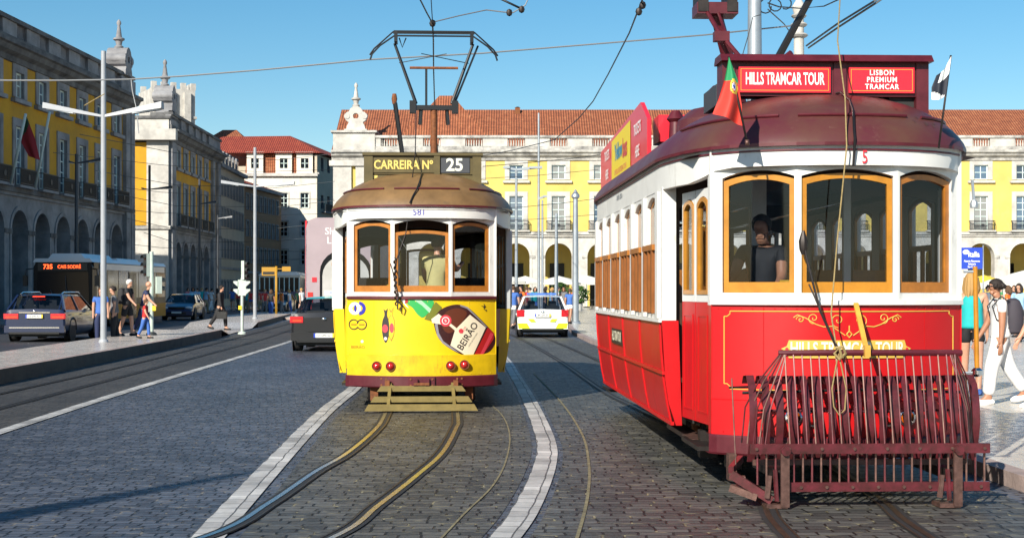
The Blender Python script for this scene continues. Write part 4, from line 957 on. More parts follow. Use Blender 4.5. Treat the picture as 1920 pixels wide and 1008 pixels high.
rope(yt, [(-.10, 2.5, 4.3), (-.09, .70, 3.4), (-.2, -.05, 2.3), (-.32, -.06, 1.95), (-.34, -.05, 1.75)], .007, M_['dark_metal'])
b = MB(); rnd = random.Random(3); pts = []
for i in range(40):
    t = i/39; pts.append((-.345+.02*t+.014*math.sin(i*1.3), -.07+.014*math.cos(i*1.3), 1.98-.62*t))
b.tube(pts, [.010+.008*rnd.random()*math.sin(math.pi*k_/39) for k_ in range(40)], M_['dark_metal'], 5); b.tube([(-.33, -.07, 1.62), (-.30, -.07, 1.5), (-.31, -.07, 1.32), (-.27, -.07, 1.29), (-.25, -.07, 1.35), (-.30, -.07, 1.42)], .011, M_['dark_metal'], 5)
b.tube([(-.40, -.06, 1.9), (-.37, -.07, 1.8), (-.33, -.07, 1.6)], .008, M_['dark_metal'], 5)
b.build('rope_coil', yt)
rope(yt, [(.0, 1.5, 3.18), (-.0, .6, 3.12), (-.03, .2, 2.97), (-.06, .05, 2.87), (-.11, -.03, 2.78), (-.15, -.10, 2.68)], .010, M_['black'], 'cable')

# ---------------- red tram -----------------------------------------------------
rt = thing('tram', 'red and white tourist tram with maroon roof, roof sign and slatted front fender', 'tram', (2.53, 10.67, 0), math.atan(.0386))
tram(rt, dict(kind='red', body=M_['red_paint'], lower=M_['red_paint'], roof=M_['maroon_roof'], trim=M_['maroon'], trim2=M_['fender_worn'], frame=[M_['wood'], M_['wood'], M_['wood_dark']], ledge=M_['white_paint'], seat=M_['wood_dark'], ipost=M_['white_paint'], bead=M_['maroon']))
rp = lambda px, py: ((px-1568-10)/250.0, 1.55-(py-545)/250.0)
# gold lining, scrolls, name plate
b = MB()
def gl_line(pts, w=.006):
    pts2 = []
    for (x0, z0), (x1, z1) in zip(pts, pts[1:]):
        n = max(1, int(abs(x1-x0)/.05)); pts2 += [(x0+(x1-x0)*i/n, z0+(z1-z0)*i/n) for i in range(n)]
    pts2.append(pts[-1])
    b.tube([on_dash(x, z, .002) for x, z in pts2], w*.75, M_['gold_flat'], 5)
Lx, Rx, zt_, zb_ = -.89, .89, 1.395, .80
gl_line([(Lx+.04, zt_), (Rx-.04, zt_)]); gl_line([(Lx+.04, zb_), (Rx-.04, zb_)]); gl_line([(Lx, zb_+.04), (Lx, zt_-.04)]); gl_line([(Rx, zb_+.04), (Rx, zt_-.04)])
for x in (Lx, Rx):
    for z in (zb_, zt_):
        sx_ = 1 if x < 0 else -1; sz = 1 if z < 1 else -1
        gl_line([(x+sx_*.04, z), (x+sx_*.04, z+sz*.02), (x+sx_*.02, z+sz*.04), (x, z+sz*.04)])
def spiral(cx, cz, r0, turns, a0, sgn):
    return [(cx+r0*(1-i/26)*math.cos(a0+sgn*turns*2*math.pi*i/24), cz+r0*(1-i/26)*math.sin(a0+sgn*turns*2*math.pi*i/24)) for i in range(24)]
for s_ in (-1, 1):
    gl_line([(s_*(.03), 1.215), (s_*.08, 1.25), (s_*.13, 1.285), (s_*.19, 1.28), (s_*.25, 1.30), (s_*.32, 1.345), (s_*.38, 1.37), (s_*.41, 1.35)])
    for (cx, cz, r_, a) in ((.085, 1.33, .055, -90), (.265, 1.345, .042, -90), (.36, 1.335, .03, 0)):
        gl_line([(s_*x, z) for x, z in spiral(cx, cz, r_, 1.4, R(a), 1)], .005)
gl_line([(0, 1.24), (0, 1.29)]); gl_line([(-.02, 1.225), (0, 1.20), (.02, 1.225), (0, 1.25), (-.02, 1.225)], .008)
b.build('gold_lining', rt)
b = MB(); decal(b, [(-.50, 1.115), (-.46, 1.135), (-.445, 1.18), (.435, 1.18), (.45, 1.135), (.49, 1.115), (.45, 1.09), (.435, 1.045), (-.445, 1.045), (-.46, 1.09)], lambda x, z: on_dash(x, z, .012), M_['gold_flat'], .05)
for x in (-.46, .455): decal(b, circ(x, 1.113, .012, 10), lambda x, z: on_dash(x, z, .018), M_['sign_red'], .05)
pl = b.build('name_plate', rt)
text_mesh('HILLS TRAMCAR TOUR', .135, M_['cream_letter'], lambda u, v: on_dash(u-.005, 1.113+v, .017), 'lettering', pl, bold=.003, sx=.62, cut=.1)
text_mesh('5', .14, M_['sign_red'], lambda u, v: V((.105+u, -.050, 2.545+v)), 'number', rt, sx=.7)
# side name plate on the left flank
b = MB(); b.box((-1.222, 4.2, .98), (-1.212, 5.2, 1.14), M_['dark_metal']); pl = b.build('side_name_plate', rt)
text_mesh('HILLS TRAM TOUR', .14, M_['cream_letter'], lambda u, v: V((-1.226, 4.7-u, 1.06+v)), 'lettering', pl, bold=.004, sx=.72)
text_mesh('CARRIS · LISBOA', .07, M_['steel_pole'], lambda u, v: V((-1.229, 4.4-u, 2.54+v)), 'lettering', rt, bold=.002)
for x in (-.42, -.28, .30, .44):
    z = .60; b = MB(); y = yc(x)-.03
    b.lathe([(.058, -.02), (.064, -.035), (.05, -.04), (.046, -.02), (.06, .004)], (x, y, z), M_['chrome'], 20, 'Y'); o = b.build('headlight', rt)
    b = MB(); b.lathe([(.006, -.05), (.03, -.045), (.047, -.02)], (x, y, z), M_['amber_lens'] if x in (-.42, .44) else M_['red_lens'], 18, 'Y'); b.build('lens', o)
# folded slatted fender
fz = [.02, .16, .43, .93, 1.10]
b = MB(); nS = 19
for i in range(nS):
    x = -.79+1.65*i/(nS-1); w = .054; y0 = yc(min(abs(x), .98))*.55
    path = [(-.34+y0, .30), (-.40+y0, .42), (-.44+y0, .58), (-.43+y0, .74), (-.38+y0, .86), (-.30+y0, .93), (-.20+y0, .92), (-.15+y0, .86)]
    for s2 in (0, 1): b.grid([[(x-w/2+.004*s2, y+.008*s2, z), (x+w/2+.004*s2, y+.008*s2, z)] for y, z in path], M_['fender'], True)
    b.grid([[(x-w/2, y, z), (x-w/2, y+.008, z)] for y, z in path], M_['fender'], True); b.grid([[(x+w/2, y, z), (x+w/2, y+.008, z)] for y, z in path], M_['fender'], True)
b.tube([(-.84, -.16, .80), (0, -.30, .83), (.84, -.16, .80)], .012, M_['black'], 6); b.tube([(-.80, -.26, .68), (0, -.40, .68), (.80, -.26, .68)], .010, M_['fender'], 6)
b.build('slats', rt)
b = MB(); b.tube([(-.62, -.37, 1.10), (-.3, -.41, 1.105), (.2, -.42, 1.105), (.72, -.37, 1.10)], .023, M_['maroon'], 8)
nR = 21; rr = random.Random(2)
for i in range(nR):
    t = i/(nR-1); xt = -.58+1.24*t
    b.tube([(xt, -.40, 1.09), (xt+.003, -.475, .75), (xt+.01, -.52, .45)], .0058, M_['fender_worn'] if i % 3 == 0 else M_['fender'], 5)
for s_ in (-1, 1):
    for k in range(5):
        xt = s_*(.60+.012*k)+.03; b.tube([(xt, -.39, 1.09), (s_*(.65+.03*k)+.02, -.44+.03*k, .9), (s_*(.71+.033*k)+.01, -.46+.06*k, .70), (s_*(.74+.03*k), -.47+.06*k, .44)], .006, M_['fender_worn'] if k % 2 else M_['fender'], 5)
for i in range(26):
    x = -.80+1.64*i/25; b.tube([(x, -.50, .43), (x, -.50, .17)], .009, M_['fender_worn'] if i % 2 else M_['fender'], 5)
b.build('rods', rt)
b = MB(); b.box((-.86, -.56, .395), (.86, -.525, .465), M_['fender']); b.box((-.58, -.55, .125), (.86, -.515, .19), M_['fender']); b.box((-.80, -.36, .29), (.80, -.32, .33), M_['fender_worn'])
for i in range(8): b.lathe([(.012, -.01), (.010, .004)], (-.82+.234*i, -.562, .43), M_['fender_worn'], 8, 'Y'); b.lathe([(.012, -.01), (.010, .004)], (-.5+.185*i, -.552, .157), M_['fender_worn'], 8, 'Y')
for s_ in (-1, 1):
    x = s_*.62; b.box((x-.03, -.59, .02), (x+.03, -.565, .43), M_['fender_worn']); b.lathe([(.034, -.02), (.034, .01)], (x, -.60, .42), M_['fender'], 12, 'Y'); b.box((x-.13, -.58, -.0+.01), (x+.02, -.40, .04), M_['fender_worn'])
    b.tube([(x-.1, -.54, .24), (x-.12, -.55, .08)], .022, M_['fender_worn'], 6); b.tube([(x-.06, -.54, .28), (x-.05, -.55, .06)], .018, M_['fender'], 6)
    b.box((x-.05, -.5, .20), (x+.05, .3, .27), M_['dark_metal'])
b.beam((-.98, -.45, .24), (-.70, -.52, .06), .05, .06, M_['fender']); b.beam((-.98, -.42, .14), (-.80, -.5, .08), .05, .05, M_['fender_worn']); b.beam((-.98, -.45, .27), (-.86, -.2, .32), .04, .05, M_['fender'])
for y0_, z0_ in ((-.45, .2), (-.3, .12)): b.lathe([(.03, -.02), (.03, .02)], (-.9, y0_, z0_), M_['fender_worn'], 8, 'X')
b.tube([(-.955, -.35, .92), (-.935, -.4, .28)], .005, M_['fender_worn'], 5); b.tube([(-.97, -.33, .85), (-.80, -.24, .85)], .008, M_['black'], 5)
b.build('fender_frame', rt)
for s_ in (-1, 1):
    b = MB(); b.box((s_*.86-.03, .1, .12), (s_*.86+.03, .2, .32), M_['fender_worn']); b.build('truck_gear', rt); b = MB(); b.box((s_*.80-.05, .3, .18), (s_*.80+.05, .5, .44), M_['dark_metal']); b.build('brake_box', rt); b = MB(); b.box((s_*.9-.07, .9, .2), (s_*.9+.07, 1.02, .42), M_['dark_metal']); b.build('truck_gear', rt)
b = MB(); b.box((-1.02, 1.0, .30), (-.88, 2.4, .34), M_['fender_worn']); b.build('foot_board', rt)
mat('strap_wood', (.62, .33, .05), .5, var=.2, vs=9)
b = MB(); b.beam((.04, -.035, 1.455), (.005, -.46, 1.09), .035, .018, M_['strap_wood']); b.box((-.015, -.47, 1.075), (.025, -.43, 1.16), M_['strap_wood']); b.build('wooden_strap', rt)
# rope from the roof to the fender
rope(rt, [(.76, 3.0, 4.6), (.06, .55, 3.52), (-.02, .04, 3.0), (-.055, -.13, 2.62), (-.12, -.10, 1.9), (-.19, -.2, 1.38), (-.20, -.42, 1.08), (-.25, -.45, .85), (-.24, -.46, .72), (-.20, -.46, .66), (-.16, -.46, .70), (-.15, -.46, .85), (-.20, -.44, 1.10)], .0055)
rope(rt, [(-.355, -.02, 1.93), (-.34, -.06, 1.8), (-.25, -.12, 1.4), (-.2, -.42, 1.12)], .009, M_['dark_metal'])
rope(rt, [(-.31, -.02, 1.6), (-.22, -.1, 1.35), (-.18, -.43, 1.1)], .006, M_['dark_metal'])
b = MB(); b.lathe([(.01, 2.0), (.02, 1.97), (.035, 1.92), (.03, 1.86), (.014, 1.82)], (-.355, -.03, 0), M_['dark_metal'], 8); b.build('rope_hook', rt); b = MB(); b.tube([(-.22, -.43, 1.14), (-.17, -.45, 1.15), (-.15, -.44, 1.10), (-.2, -.46, 1.06), (-.23, -.44, 1.1), (-.2, -.46, 1.14), (-.18, -.46, 1.07)], .012, M_['rope'], 6); b.build('rope_knot', rt)
rope(rt, [(.10, 1.2, 3.17), (.10, .6, 3.12), (.09, .3, 3.02), (.06, .1, 2.91), (.02, -.06, 2.75), (.015, -.10, 2.68), (.015, -.06, 2.48)], .010, M_['black'], 'cable')
# roof sign
b = MB(); b.box((-.80, .75, 3.11), (.85, .95, 3.38), M_['maroon'])
b.prism([(.66, 3.38), (.72, 3.44), (.95, 3.44), (.99, 3.40), (.99, 3.38)], -.84, .87, M_['maroon'], 'X')
for x in (-.82, .08, .75): b.box((x, .735, 2.90), (x+.10, .97, 3.38), M_['maroon'])
b.box((.55, .80, 3.0), (.75, .95, 3.11), M_['dark'])
sb = b.build('roof_sign', rt)
for x0_, x1_ in ((-.69, .05), (.20, .73)):
    b = MB(); b.box((x0_, .722, 3.135), (x1_, .749, 3.34), M_['sign_red']); p_ = b.build('sign_panel', sb)
    b = MB(); b.ring((0, 0, 0), (1, 0, 0), (0, -1, 0), x0_+.015, x1_-.015, 3.15, 3.325, 0, .004, -.7255+.0, -.7215, M_['gold'])
    for v in range(len(b.v)): b.v[v].y = .7175 if b.v[v].y > .72 else .7205
    b.build('border', p_)
text_mesh('HILLS TRAMCAR TOUR', .135, M_['white'], lambda u, v: V((-.32+u, .717, 3.24+v)), 'lettering', sb, bold=.003, sx=.455)
for k, s_ in enumerate(('LISBON', 'PREMIUM', 'TRAMCAR')): text_mesh(s_, .058, M_['white'], lambda u, v, k=k: V((.465+u, .717, 3.295-.056*k+v)), 'lettering', sb, bold=.0015, space=1.2, sx=.9)
# chipped paint on the right of the bonnet
b = MB(); rnd = random.Random(5)
for k in range(34):
    u = rnd.random(); i0 = 14+u*4.5; t = .45+.50*rnd.random(); i = int(i0); fr_ = i0-i
    a = V(roofpt_[-1](i, t, .003)); a2 = V(roofpt_[-1](i+1, t, .003)); c0 = a.lerp(a2, fr_); du = (a2-a).normalized()*(.008+.02*rnd.random()); c1 = V(roofpt_[-1](i, t-.05, .003)).lerp(V(roofpt_[-1](i+1, t-.05, .003)), fr_)
    dv = (c1-c0)*(.2+.3*rnd.random()); b.face([c0, c0+du, c0+du*1.3+dv, c0+du*.4+dv*1.2], M_['fender_worn'])
b.build('chipped_paint', rt)
# advertising boards along the roof edges
mat('ad_y', (.80, .62, .02), .4); mat('ad_cyan', (.03, .30, .5), .4)
for s_ in (-1, 1):
    b = MB(); X = s_*1.10; prof = [(3.0, 2.80), (3.0, 3.20), (3.5, 3.42), (7.4, 3.30), (7.4, 2.72), (3.0, 2.72)]
    b.prism(prof, X-.02, X+.02, M_['sign_red'], 'X'); bo = b.build('side_board', rt)
    b = MB(); X2 = X+s_*.024; b.face([(X2, 4.3, 2.78), (X2, 6.1, 2.78), (X2, 6.1, 3.30), (X2, 4.3, 3.34)], M_['ad_y']); b.build('poster', bo)
    if s_ < 0:
        X3 = X2-.004
        text_mesh('Yellow', .26, M_['ad_cyan'], lambda u, v: V((X3, 5.75-u, 3.12+v)), 'lettering', bo, align='LEFT', bold=.006, sx=1.0)
        text_mesh('bus', .30, M_['ad_seal'], lambda u, v: V((X3, 4.98-u, 3.10+v)), 'lettering', bo, align='LEFT', bold=.008)
        text_mesh('OFFICIAL SIGHTSEEING TOUR', .085, M_['sign_red'], lambda u, v: V((X3, 5.2-u, 2.90+v)), 'lettering', bo)
        for yy in (3.7, 6.6):
            text_mesh('TICKETS', .16, M_['white'], lambda u, v: V((X3, yy-u, 3.18+v)), 'lettering', bo, bold=.003, sx=.9)
            text_mesh('HERE', .16, M_['white'], lambda u, v: V((X3, yy-u, 2.95+v)), 'lettering', bo, bold=.003, sx=.9)
# roof gear
b = MB(); b.box((-.55, 2.4, 3.12), (.55, 6.0, 3.18), M_['maroon_roof'])
b.lathe([(.42, 2.95), (.40, 3.08), (.28, 3.18), (.1, 3.22)], (-.55, 2.2, 0), M_['maroon_roof'], 20); b.lathe([(.10, 3.15), (.08, 3.3), (.12, 3.33), (.05, 3.4)], (-.58, 2.2, 0), M_['maroon'], 10)
b.lathe([(.07, 2.95), (.06, 3.15), (.09, 3.18), (.04, 3.26)], (-.86, 2.9, 0), M_['maroon'], 10)
b.box((-.62, 1.0, 3.07), (-.82, 1.6, 3.24), M_['dark_pole']); b.box((-.98, 3.2, 3.0), (-.4, 3.6, 3.26), M_['sign_red'])
b.tube([(-.60, 2.1, 3.28), (-.50, 1.9, 3.38), (-.40, 1.7, 3.4)], .05, M_['maroon'], 8); b.box((-.55, 1.55, 3.36), (-.15, 1.85, 3.46), M_['maroon']); b.lathe([(.05, 3.46), (.03, 3.58)], (-.42, 1.7, 0), M_['maroon'], 8)
b.tube([(-.38, 1.4, 3.32), (-.30, 1.1, 3.42), (-.2, 1.0, 3.5)], .025, M_['maroon'], 6)
b.box((.0, 1.2, 3.15), (.5, 1.5, 3.2), M_['maroon']); b.build('roof_gear', rt)
b = MB(); b.tube([(.0, 3.6, 3.05), (-.43, 3.2, 4.28)], [.07, .06], M_['maroon'], 10); b.box((-.63, 3.05, 4.22), (-.23, 3.35, 4.33), M_['maroon']); b.build('pantograph_post', rt)
b = MB()
b.tube([(-.10, 2.0, 3.25), (-.50, 2.6, 3.95), (-.53, 3.1, 4.25)], .022, M_['maroon'], 6); b.box((-.56, 2.5, 3.86), (-.42, 2.6, 3.95), M_['maroon']); b.tube([(-.44, 2.6, 3.95), (-.42, 3.1, 4.25)], .014, M_['maroon'], 6)
for s_ in (-1, 1): b.box((-.43+s_*.14-.05, 3.04, 4.24), (-.43+s_*.14+.05, 3.36, 4.46), M_['dark_metal']); b.tube([(-.43+s_*.13, 3.2, 4.4), (-.42+s_*.62, 3.4, 5.55)], .03, M_['dark_pole'], 8)
b.build('pantograph_arm', rt)
b = MB(); 
for dy in (-.14, .14):
    b.tube([(-1.42, 3.4+dy, 5.2), (-1.1, 3.4+dy, 5.5), (-.95, 3.4+dy, 5.57), (.1, 3.4+dy, 5.57), (.3, 3.4+dy, 5.5), (.6, 3.4+dy, 5.2)], .016, M_['dark_pole'], 6)
b.build('contact_bow', rt)
# roof pole (trolley pole) in black leaning to the right
b = MB(); b.tube([(.05, 5.2, 3.05), (.48, 5.0, 3.9), (1.40, 4.6, 5.7)], [.05, .045, .03], M_['black'], 8); b.tube([(.0, 5.2, 3.4), (.2, 5.2, 4.0), (.55, 5.1, 3.8), (.3, 5.2, 3.55)], .012, M_['wire'], 5); b.lathe([(.12, 3.02), (.12, 3.1), (.06, 3.3)], (.05, 5.2, 0), M_['maroon'], 10); b.build('trolley_pole', rt)
# wooden grab pole on the right edge
b = MB(); b.tube([(1.10, .45, 2.42), (1.11, .44, 2.25)], .012, M_['steel_pole'], 6); b.lathe([(.03, 2.2), (.035, 2.23), (.02, 2.26)], (1.11, .44, 0), M_['steel_pole'], 8)
b.tube([(1.02, .42, 1.70), (1.10, .40, 1.70)], .012, M_['steel_pole'], 6); b.tube([(1.105, .40, 1.74), (1.12, .40, .93)], .019, M_['wood'], 10); b.lathe([(.02, .88), (.045, .90), (.045, .93), (.025, .95)], (1.12, .40, 0), M_['chrome'], 12); b.tube([(1.12, .40, .91), (.98, .42, .91)], .012, M_['steel_pole'], 6); b.build('grab_pole', rt)
# ================================================================== VEHICLES
def pmat(name, c, **k): return mat(name, c, .28, coat=.7, **k)
pmat('p_black', (.012, .012, .014)); pmat('p_white', (.80, .80, .78)); pmat('p_blue', (.008, .017, .055)); pmat('p_green', (.06, .42, .36)); pmat('p_navy', (.02, .03, .10))
pmat('p_hiviz', (.55, .75, .02)); mat('p_orange', (.55, .22, .01), .5, spec=.2); mat('p_pink', (.36, .285, .31), .4, var=.1, vs=1); mat('plate_w', (.75, .75, .72), .5); mat('plate_y', (.8, .6, .02), .5); mat('plate_b', (.02, .06, .45), .5)
mat('tl_red', (.55, .01, .02), .15, coat=1); mat('tl_on', (.9, .03, .01), .3, emit=1.5); mat('lamp_clear', (.75, .78, .8), .1, coat=1); mat('led', (1.0, .10, .02), .5, emit=2.2)
M_['car_glass'] = M_['glass_tint']
def wheelset(root, xs, ys, r, w=.2):
    for y in ys:
        for s_ in (-1, 1):
            b = MB(); b.lathe([(r*.65, -w/2), (r*.95, -w/2), (r, -w/2+.03), (r, w/2-.03), (r*.95, w/2), (r*.65, w/2)], (s_*xs, y, r), M_['rubber'], 24, 'X'); wv = b.build('wheel', root)
            b = MB(); s0 = s_*(w/2-.03); b.lathe([(r*.66, min(0, s0)), (r*.66, max(0, s0))], (s_*xs, y, r), M_['steel_pole'], 20, 'X')
            for k in range(5):
                a = k*2*math.pi/5; b.beam((s_*(xs+w/2-.02), y, r), (s_*(xs+w/2-.02), y+.62*r*math.cos(a), r+.62*r*math.sin(a)), .05, .03, M_['chrome'], up=(1, 0, 0))
            b.build('rim', wv)
def car(name, label, cat, loc, rz, S, group=None):
    """local: y=0 rear face, +y forward. S: dict of dimensions and colours"""
    L, W, Z = S['L'], S['W'], S['H']; p = S['paint']; pr = S.get('roof', p); hw = W/2; t = thing(name, label, cat, loc, rz, group)
    belt = S.get('belt', .93); gy = S['green']   # greenhouse y: rear base, rear top, front top, front base
    st = S['body']                               # list of (y, ztop, halfwidth factor, zbottom)
    b = MB(); rows = []
    for y, zt, f, zb_ in st:
        w = hw*f; rows.append([(-w*.90, y, zb_), (-w*.99, y, zb_+.12), (-w, y, zb_+(zt-zb_)*.45), (-w*.985, y, zt-.13), (-w*.93, y, zt-.03), (-w*.80, y, zt), (0, y, zt+.02), (w*.80, y, zt), (w*.93, y, zt-.03), (w*.985, y, zt-.13), (w, y, zb_+(zt-zb_)*.45), (w*.99, y, zb_+.12), (w*.90, y, zb_)])
    b.grid(rows, p, True); b.face([V(q) for q in rows[0]], p); b.face([V(q) for q in reversed(rows[-1])], p)
    b.build('body', t)
    b = MB(); b.box((-hw*.86, .15, .16), (hw*.86, L-.15, .34), M_['dark']); b.build('underbody', t)
    y0, y1, y2, y3 = gy; zr = Z; wb, wt = hw*.93, hw*.72; zb0 = belt-.04
    # cabin shell: roof and pillars
    b = MB(); rr = []
    for y, z, w in ((y1-.10, zr-.05, wt), (y1+.1, zr-.005, wt), ((y1+y2)/2, zr, wt), (y2-.1, zr-.02, wt), (y2+.08, zr-.06, wt)):
        rr.append([(-w-.02, y, z-.07), (-w+.05, y, z-.015), (0, y, z+.01), (w-.05, y, z-.015), (w+.02, y, z-.07)])
    b.grid(rr, pr, True); b.build('roof', t)
    for s_ in (-1, 1):
        for (ya, yb, wd) in ((y0, y1-.05, .12), (y3, y2+.05, .05), ((y0+y3)/2-.1, (y1+y2)/2, .07)):
            b = MB(); b.beam((s_*wb, ya, zb0), (s_*(wt+.0), yb, zr-.06), .05, wd, p if wd > .06 else M_['black'], up=(0, 1, 0)); b.build('pillar', t)
        if S.get('wagon'): b = MB(); b.prism([(0, 0)]*0 or [(y0, zb0), (y0+.35, zb0), (y1+.45, zr-.08), (y1-.05, zr-.06)], s_*wt, s_*(wt+.03), p, 'X'); b.build('pillar', t)
    def glq(nm, q):
        g_ = MB(); g_.face(q, M_['car_glass']); n = (V(q[1])-V(q[0])).cross(V(q[3])-V(q[0])).normalized(); return g_.build(nm, t)
    glq('rear_window', [(-wb+.03, y0, zb0), (wb-.03, y0, zb0), (wt-.03, y1-.05, zr-.07), (-wt+.03, y1-.05, zr-.07)])
    glq('windscreen', [(-wb+.03, y3, zb0), (wb-.03, y3, zb0), (wt-.03, y2+.05, zr-.07), (-wt+.03, y2+.05, zr-.07)])
    for s_ in (-1, 1): glq('side_window', [(s_*(wb-.01), y0, zb0), (s_*(wb-.01), y3, zb0), (s_*(wt+.005), y2, zr-.08), (s_*(wt+.005), y1, zr-.08)])
    # seats and shelf inside
    b = MB(); b.box((-wb+.06, y0+.05, .35), (wb-.06, y3-.1, zb0-.02), M_['dark'])
    for y in (y0+.55, y3-.95):
        for x in (-.36, .36): b.box((x-.22, y, zb0-.05), (x+.22, y+.1, zb0+.16), M_['dark']); b.box((x-.11, y+.02, zb0+.16), (x+.11, y+.08, zb0+.33), M_['dark'])
    b.build('cabin', t)
    wheelset(t, hw-.12, S['wh'], S.get('wr', .31))
    # wheel arch lips
    for y in S['wh']:
        for s_ in (-1, 1):
            b = MB(); r = S.get('wr', .31)+.05; b.tube([(s_*(hw-.005), y+r*math.cos(a), S.get('wr', .31)+r*math.sin(a)) for a in [math.pi*k/10 for k in range(11)]], .022, M_['black'], 6)
            b.lathe([(r, -.01), (r, .0)], (s_*(hw-.004), y, S.get('wr', .31)), M_['dark'], 20, 'X'); b.build('wheel_arch', t)
    for s_ in (-1, 1):
        b = MB(); b.prism([(y3-.25, belt-.01), (y3-.12, belt-.01), (y3-.10, belt+.10), (y3-.22, belt+.12)], s_*(hw+.02), s_*(hw+.17), S.get('mirror', p), 'X'); b.build('wing_mirror', t)
        b = MB()
        for yd in ((y0+y3)/2-.05, y0+.35): b.box((min(s_*hw, s_*(hw+.02)), yd, belt-.17), (max(s_*hw, s_*(hw+.02)), yd+.16, belt-.14), S.get('handle', p))
        b.build('door_handle', t)
        # tail lights
        tl = S['tail']; b = MB(); x0, x1, z0, z1 = tl; xa, xb = sorted((s_*x0*hw, s_*x1*hw)); b.box((xa, -.025, z0), (xb, .12, z1), M_['tl_red']); b.box((xa+.04, -.032, z0+.03), (xb-.04, -.02, (z0+z1)/2), M_[S.get('tlm', 'tl_red')])
        if x1 > .9: b.box((min(s_*(hw-.03), s_*(hw+.005)), -.0, z0), (max(s_*(hw-.03), s_*(hw+.005)), .25, z1), M_['tl_red'])
        b.build('tail_light', t)
        b = MB(); b.ell((s_*hw*.74, L-.02, .66), (.19, .06, .085), M_['lamp_clear'], 12); b.build('headlight', t)
    b = MB(); b.box((-hw*.97, -.05, .28), (hw*.97, .12, .50), p); b.box((-hw*.80, -.06, .24), (hw*.80, .1, .30), M_['black']); b.build('rear_bumper', t); b = MB(); b.box((-hw*.97, L-.1, .26), (hw*.97, L+.05, .48), p); b.box((-.5, L+.04, .30), (.5, L+.06, .42), M_['black']); b.box((-.42, L-.03, .58), (.42, L+.02, .70), M_['black']); b.build('front_bumper', t)
    b = MB(); z = S.get('pz', .70); b.box((-.26, -.065, z-.055), (.26, -.045, z+.055), M_['plate_w']); b.box((-.26, -.067, z-.055), (-.215, -.064, z+.055), M_['plate_b'])
    b.box((.215, -.067, z-.055), (.26, -.064, z+.055), M_['plate_y']); b.box((-.26, L+.06, .36), (.26, L+.075, .46), M_['plate_w']); pl = b.build('number_plate', t)
    text_mesh(S.get('num', '51-DN-52'), .085, M_['black'], lambda u, v: V((u, -.070, z+v)), 'lettering', pl, sx=.95)
    b = MB(); b.ell((0, -.035, S.get('badge', .85)), (.06, .02, .035), M_['chrome'], 10); b.box((-hw*.5, -.03, z+.10), (hw*.5, -.0, z+.125), S.get('strip', p)); b.build('badge', t)
    return t, hw
sedan = dict(L=4.3, W=1.73, H=1.40, belt=.95, green=(.62, 1.15, 2.45, 3.15), body=[(0, .86, .90, .32), (.06, .98, .97, .27), (.45, .99, 1, .22), (1.2, .93, 1, .2), (3.0, .92, 1, .2), (3.8, .80, .96, .22), (4.2, .66, .88, .26), (4.3, .5, .8, .3)], wh=(.75, 3.45), tail=(.62, .97, .74, .90), pz=.42, badge=.84)
hatch = dict(L=4.2, W=1.71, H=1.40, belt=.92, green=(.10, .42, 2.4, 3.1), body=[(0, .82, .92, .32), (.05, .92, .98, .27), (.5, .93, 1, .22), (1.2, .92, 1, .2), (3.0, .90, 1, .2), (3.7, .80, .96, .22), (4.1, .66, .88, .26), (4.2, .5, .8, .3)], wh=(.72, 3.4), tail=(.72, .98, .70, .92), pz=.74, badge=.86)
suv = dict(L=4.6, W=1.86, H=1.46, belt=.98, green=(.12, .60, 2.6, 3.4), body=[(0, .88, .92, .34), (.05, .98, .98, .28), (.5, .99, 1, .24), (1.2, .98, 1, .22), (3.2, .95, 1, .22), (4.0, .86, .96, .24), (4.5, .70, .88, .28), (4.6, .55, .8, .32)], wh=(.85, 3.75), tail=(.52, .98, .70, .86), pz=.78, badge=.93, wr=.34)
c1, hw = car('parked_car', 'black saloon taxi with turquoise roof behind the yellow tram', 'car', (-4.78, 36.2, 0), R(1.0), dict(sedan, paint=M_['p_black'], roof=M_['p_green'], tlm='tl_on', mirror=M_['p_black']))
b = MB(); b.box((-.17, 1.5, 1.43), (.17, 1.66, 1.56), M_['plate_w']); s_ = b.build('taxi_sign', c1); text_mesh('1.005', .09, M_['ad_blue'], lambda u, v: V((u, 1.495, 1.495+v)), 'lettering', s_)
b = MB(); b.face([(-.60, .60, .96), (.60, .60, .96), (.52, .75, 1.03), (-.52, .75, 1.03)], M_['dark']); b.build('parcel_shelf', c1)
c2, hw = car('patrol_car', 'white hatchback with lime green blocks on its tailgate', 'car', (1.02, 47.2, 0), R(.5), dict(hatch, paint=M_['p_white'], num='89-QM-20'))
for s_ in (-1, 1):
    b = MB(); b.face([(s_*.80, -.052, .30), (s_*.42, -.052, .30), (s_*.52, -.052, .48), (s_*.83, -.052, .48)], M_['p_hiviz']); b.face([(s_*.40, -.054, .52), (s_*.22, -.054, .52), (s_*.30, -.006, .62), (s_*.50, -.006, .62)], M_['p_hiviz'])
    b.face([(s_*.86, .3, .45), (s_*.86, 1.0, .45), (s_*.862, 1.0, .7), (s_*.862, .3, .7)], M_['p_hiviz']); b.build('livery', c2)
b = MB(); b.box((-.5, 1.3, 1.41), (.5, 1.5, 1.48), M_['c_blue']); b.build('light_bar', c2)
c3, hw = car('parked_car', 'dark blue estate car with lit tail lights at the left edge', 'car', (-14.5, 43.2, 0), R(2.2), dict(suv, paint=M_['p_blue'], tlm='tl_on', strip=M_['chrome'], wagon=1, num='53-DN-52'))
b = MB(); b.box((-.18, .42, 1.36), (.18, .47, 1.39), M_['tl_on']); b.build('brake_light', c3); b = MB(); b.box((-.75, -.055, .42), (.75, -.03, .45), M_['chrome']); b.build('chrome_strip', c3)
b = MB()
for s_ in (-1, 1): b.tube([(s_*.62, .7, 1.46), (s_*.62, .9, 1.51), (s_*.62, 2.6, 1.51), (s_*.62, 2.8, 1.46)], .02, M_['chrome'], 6)
b.build('roof_rail', c3)
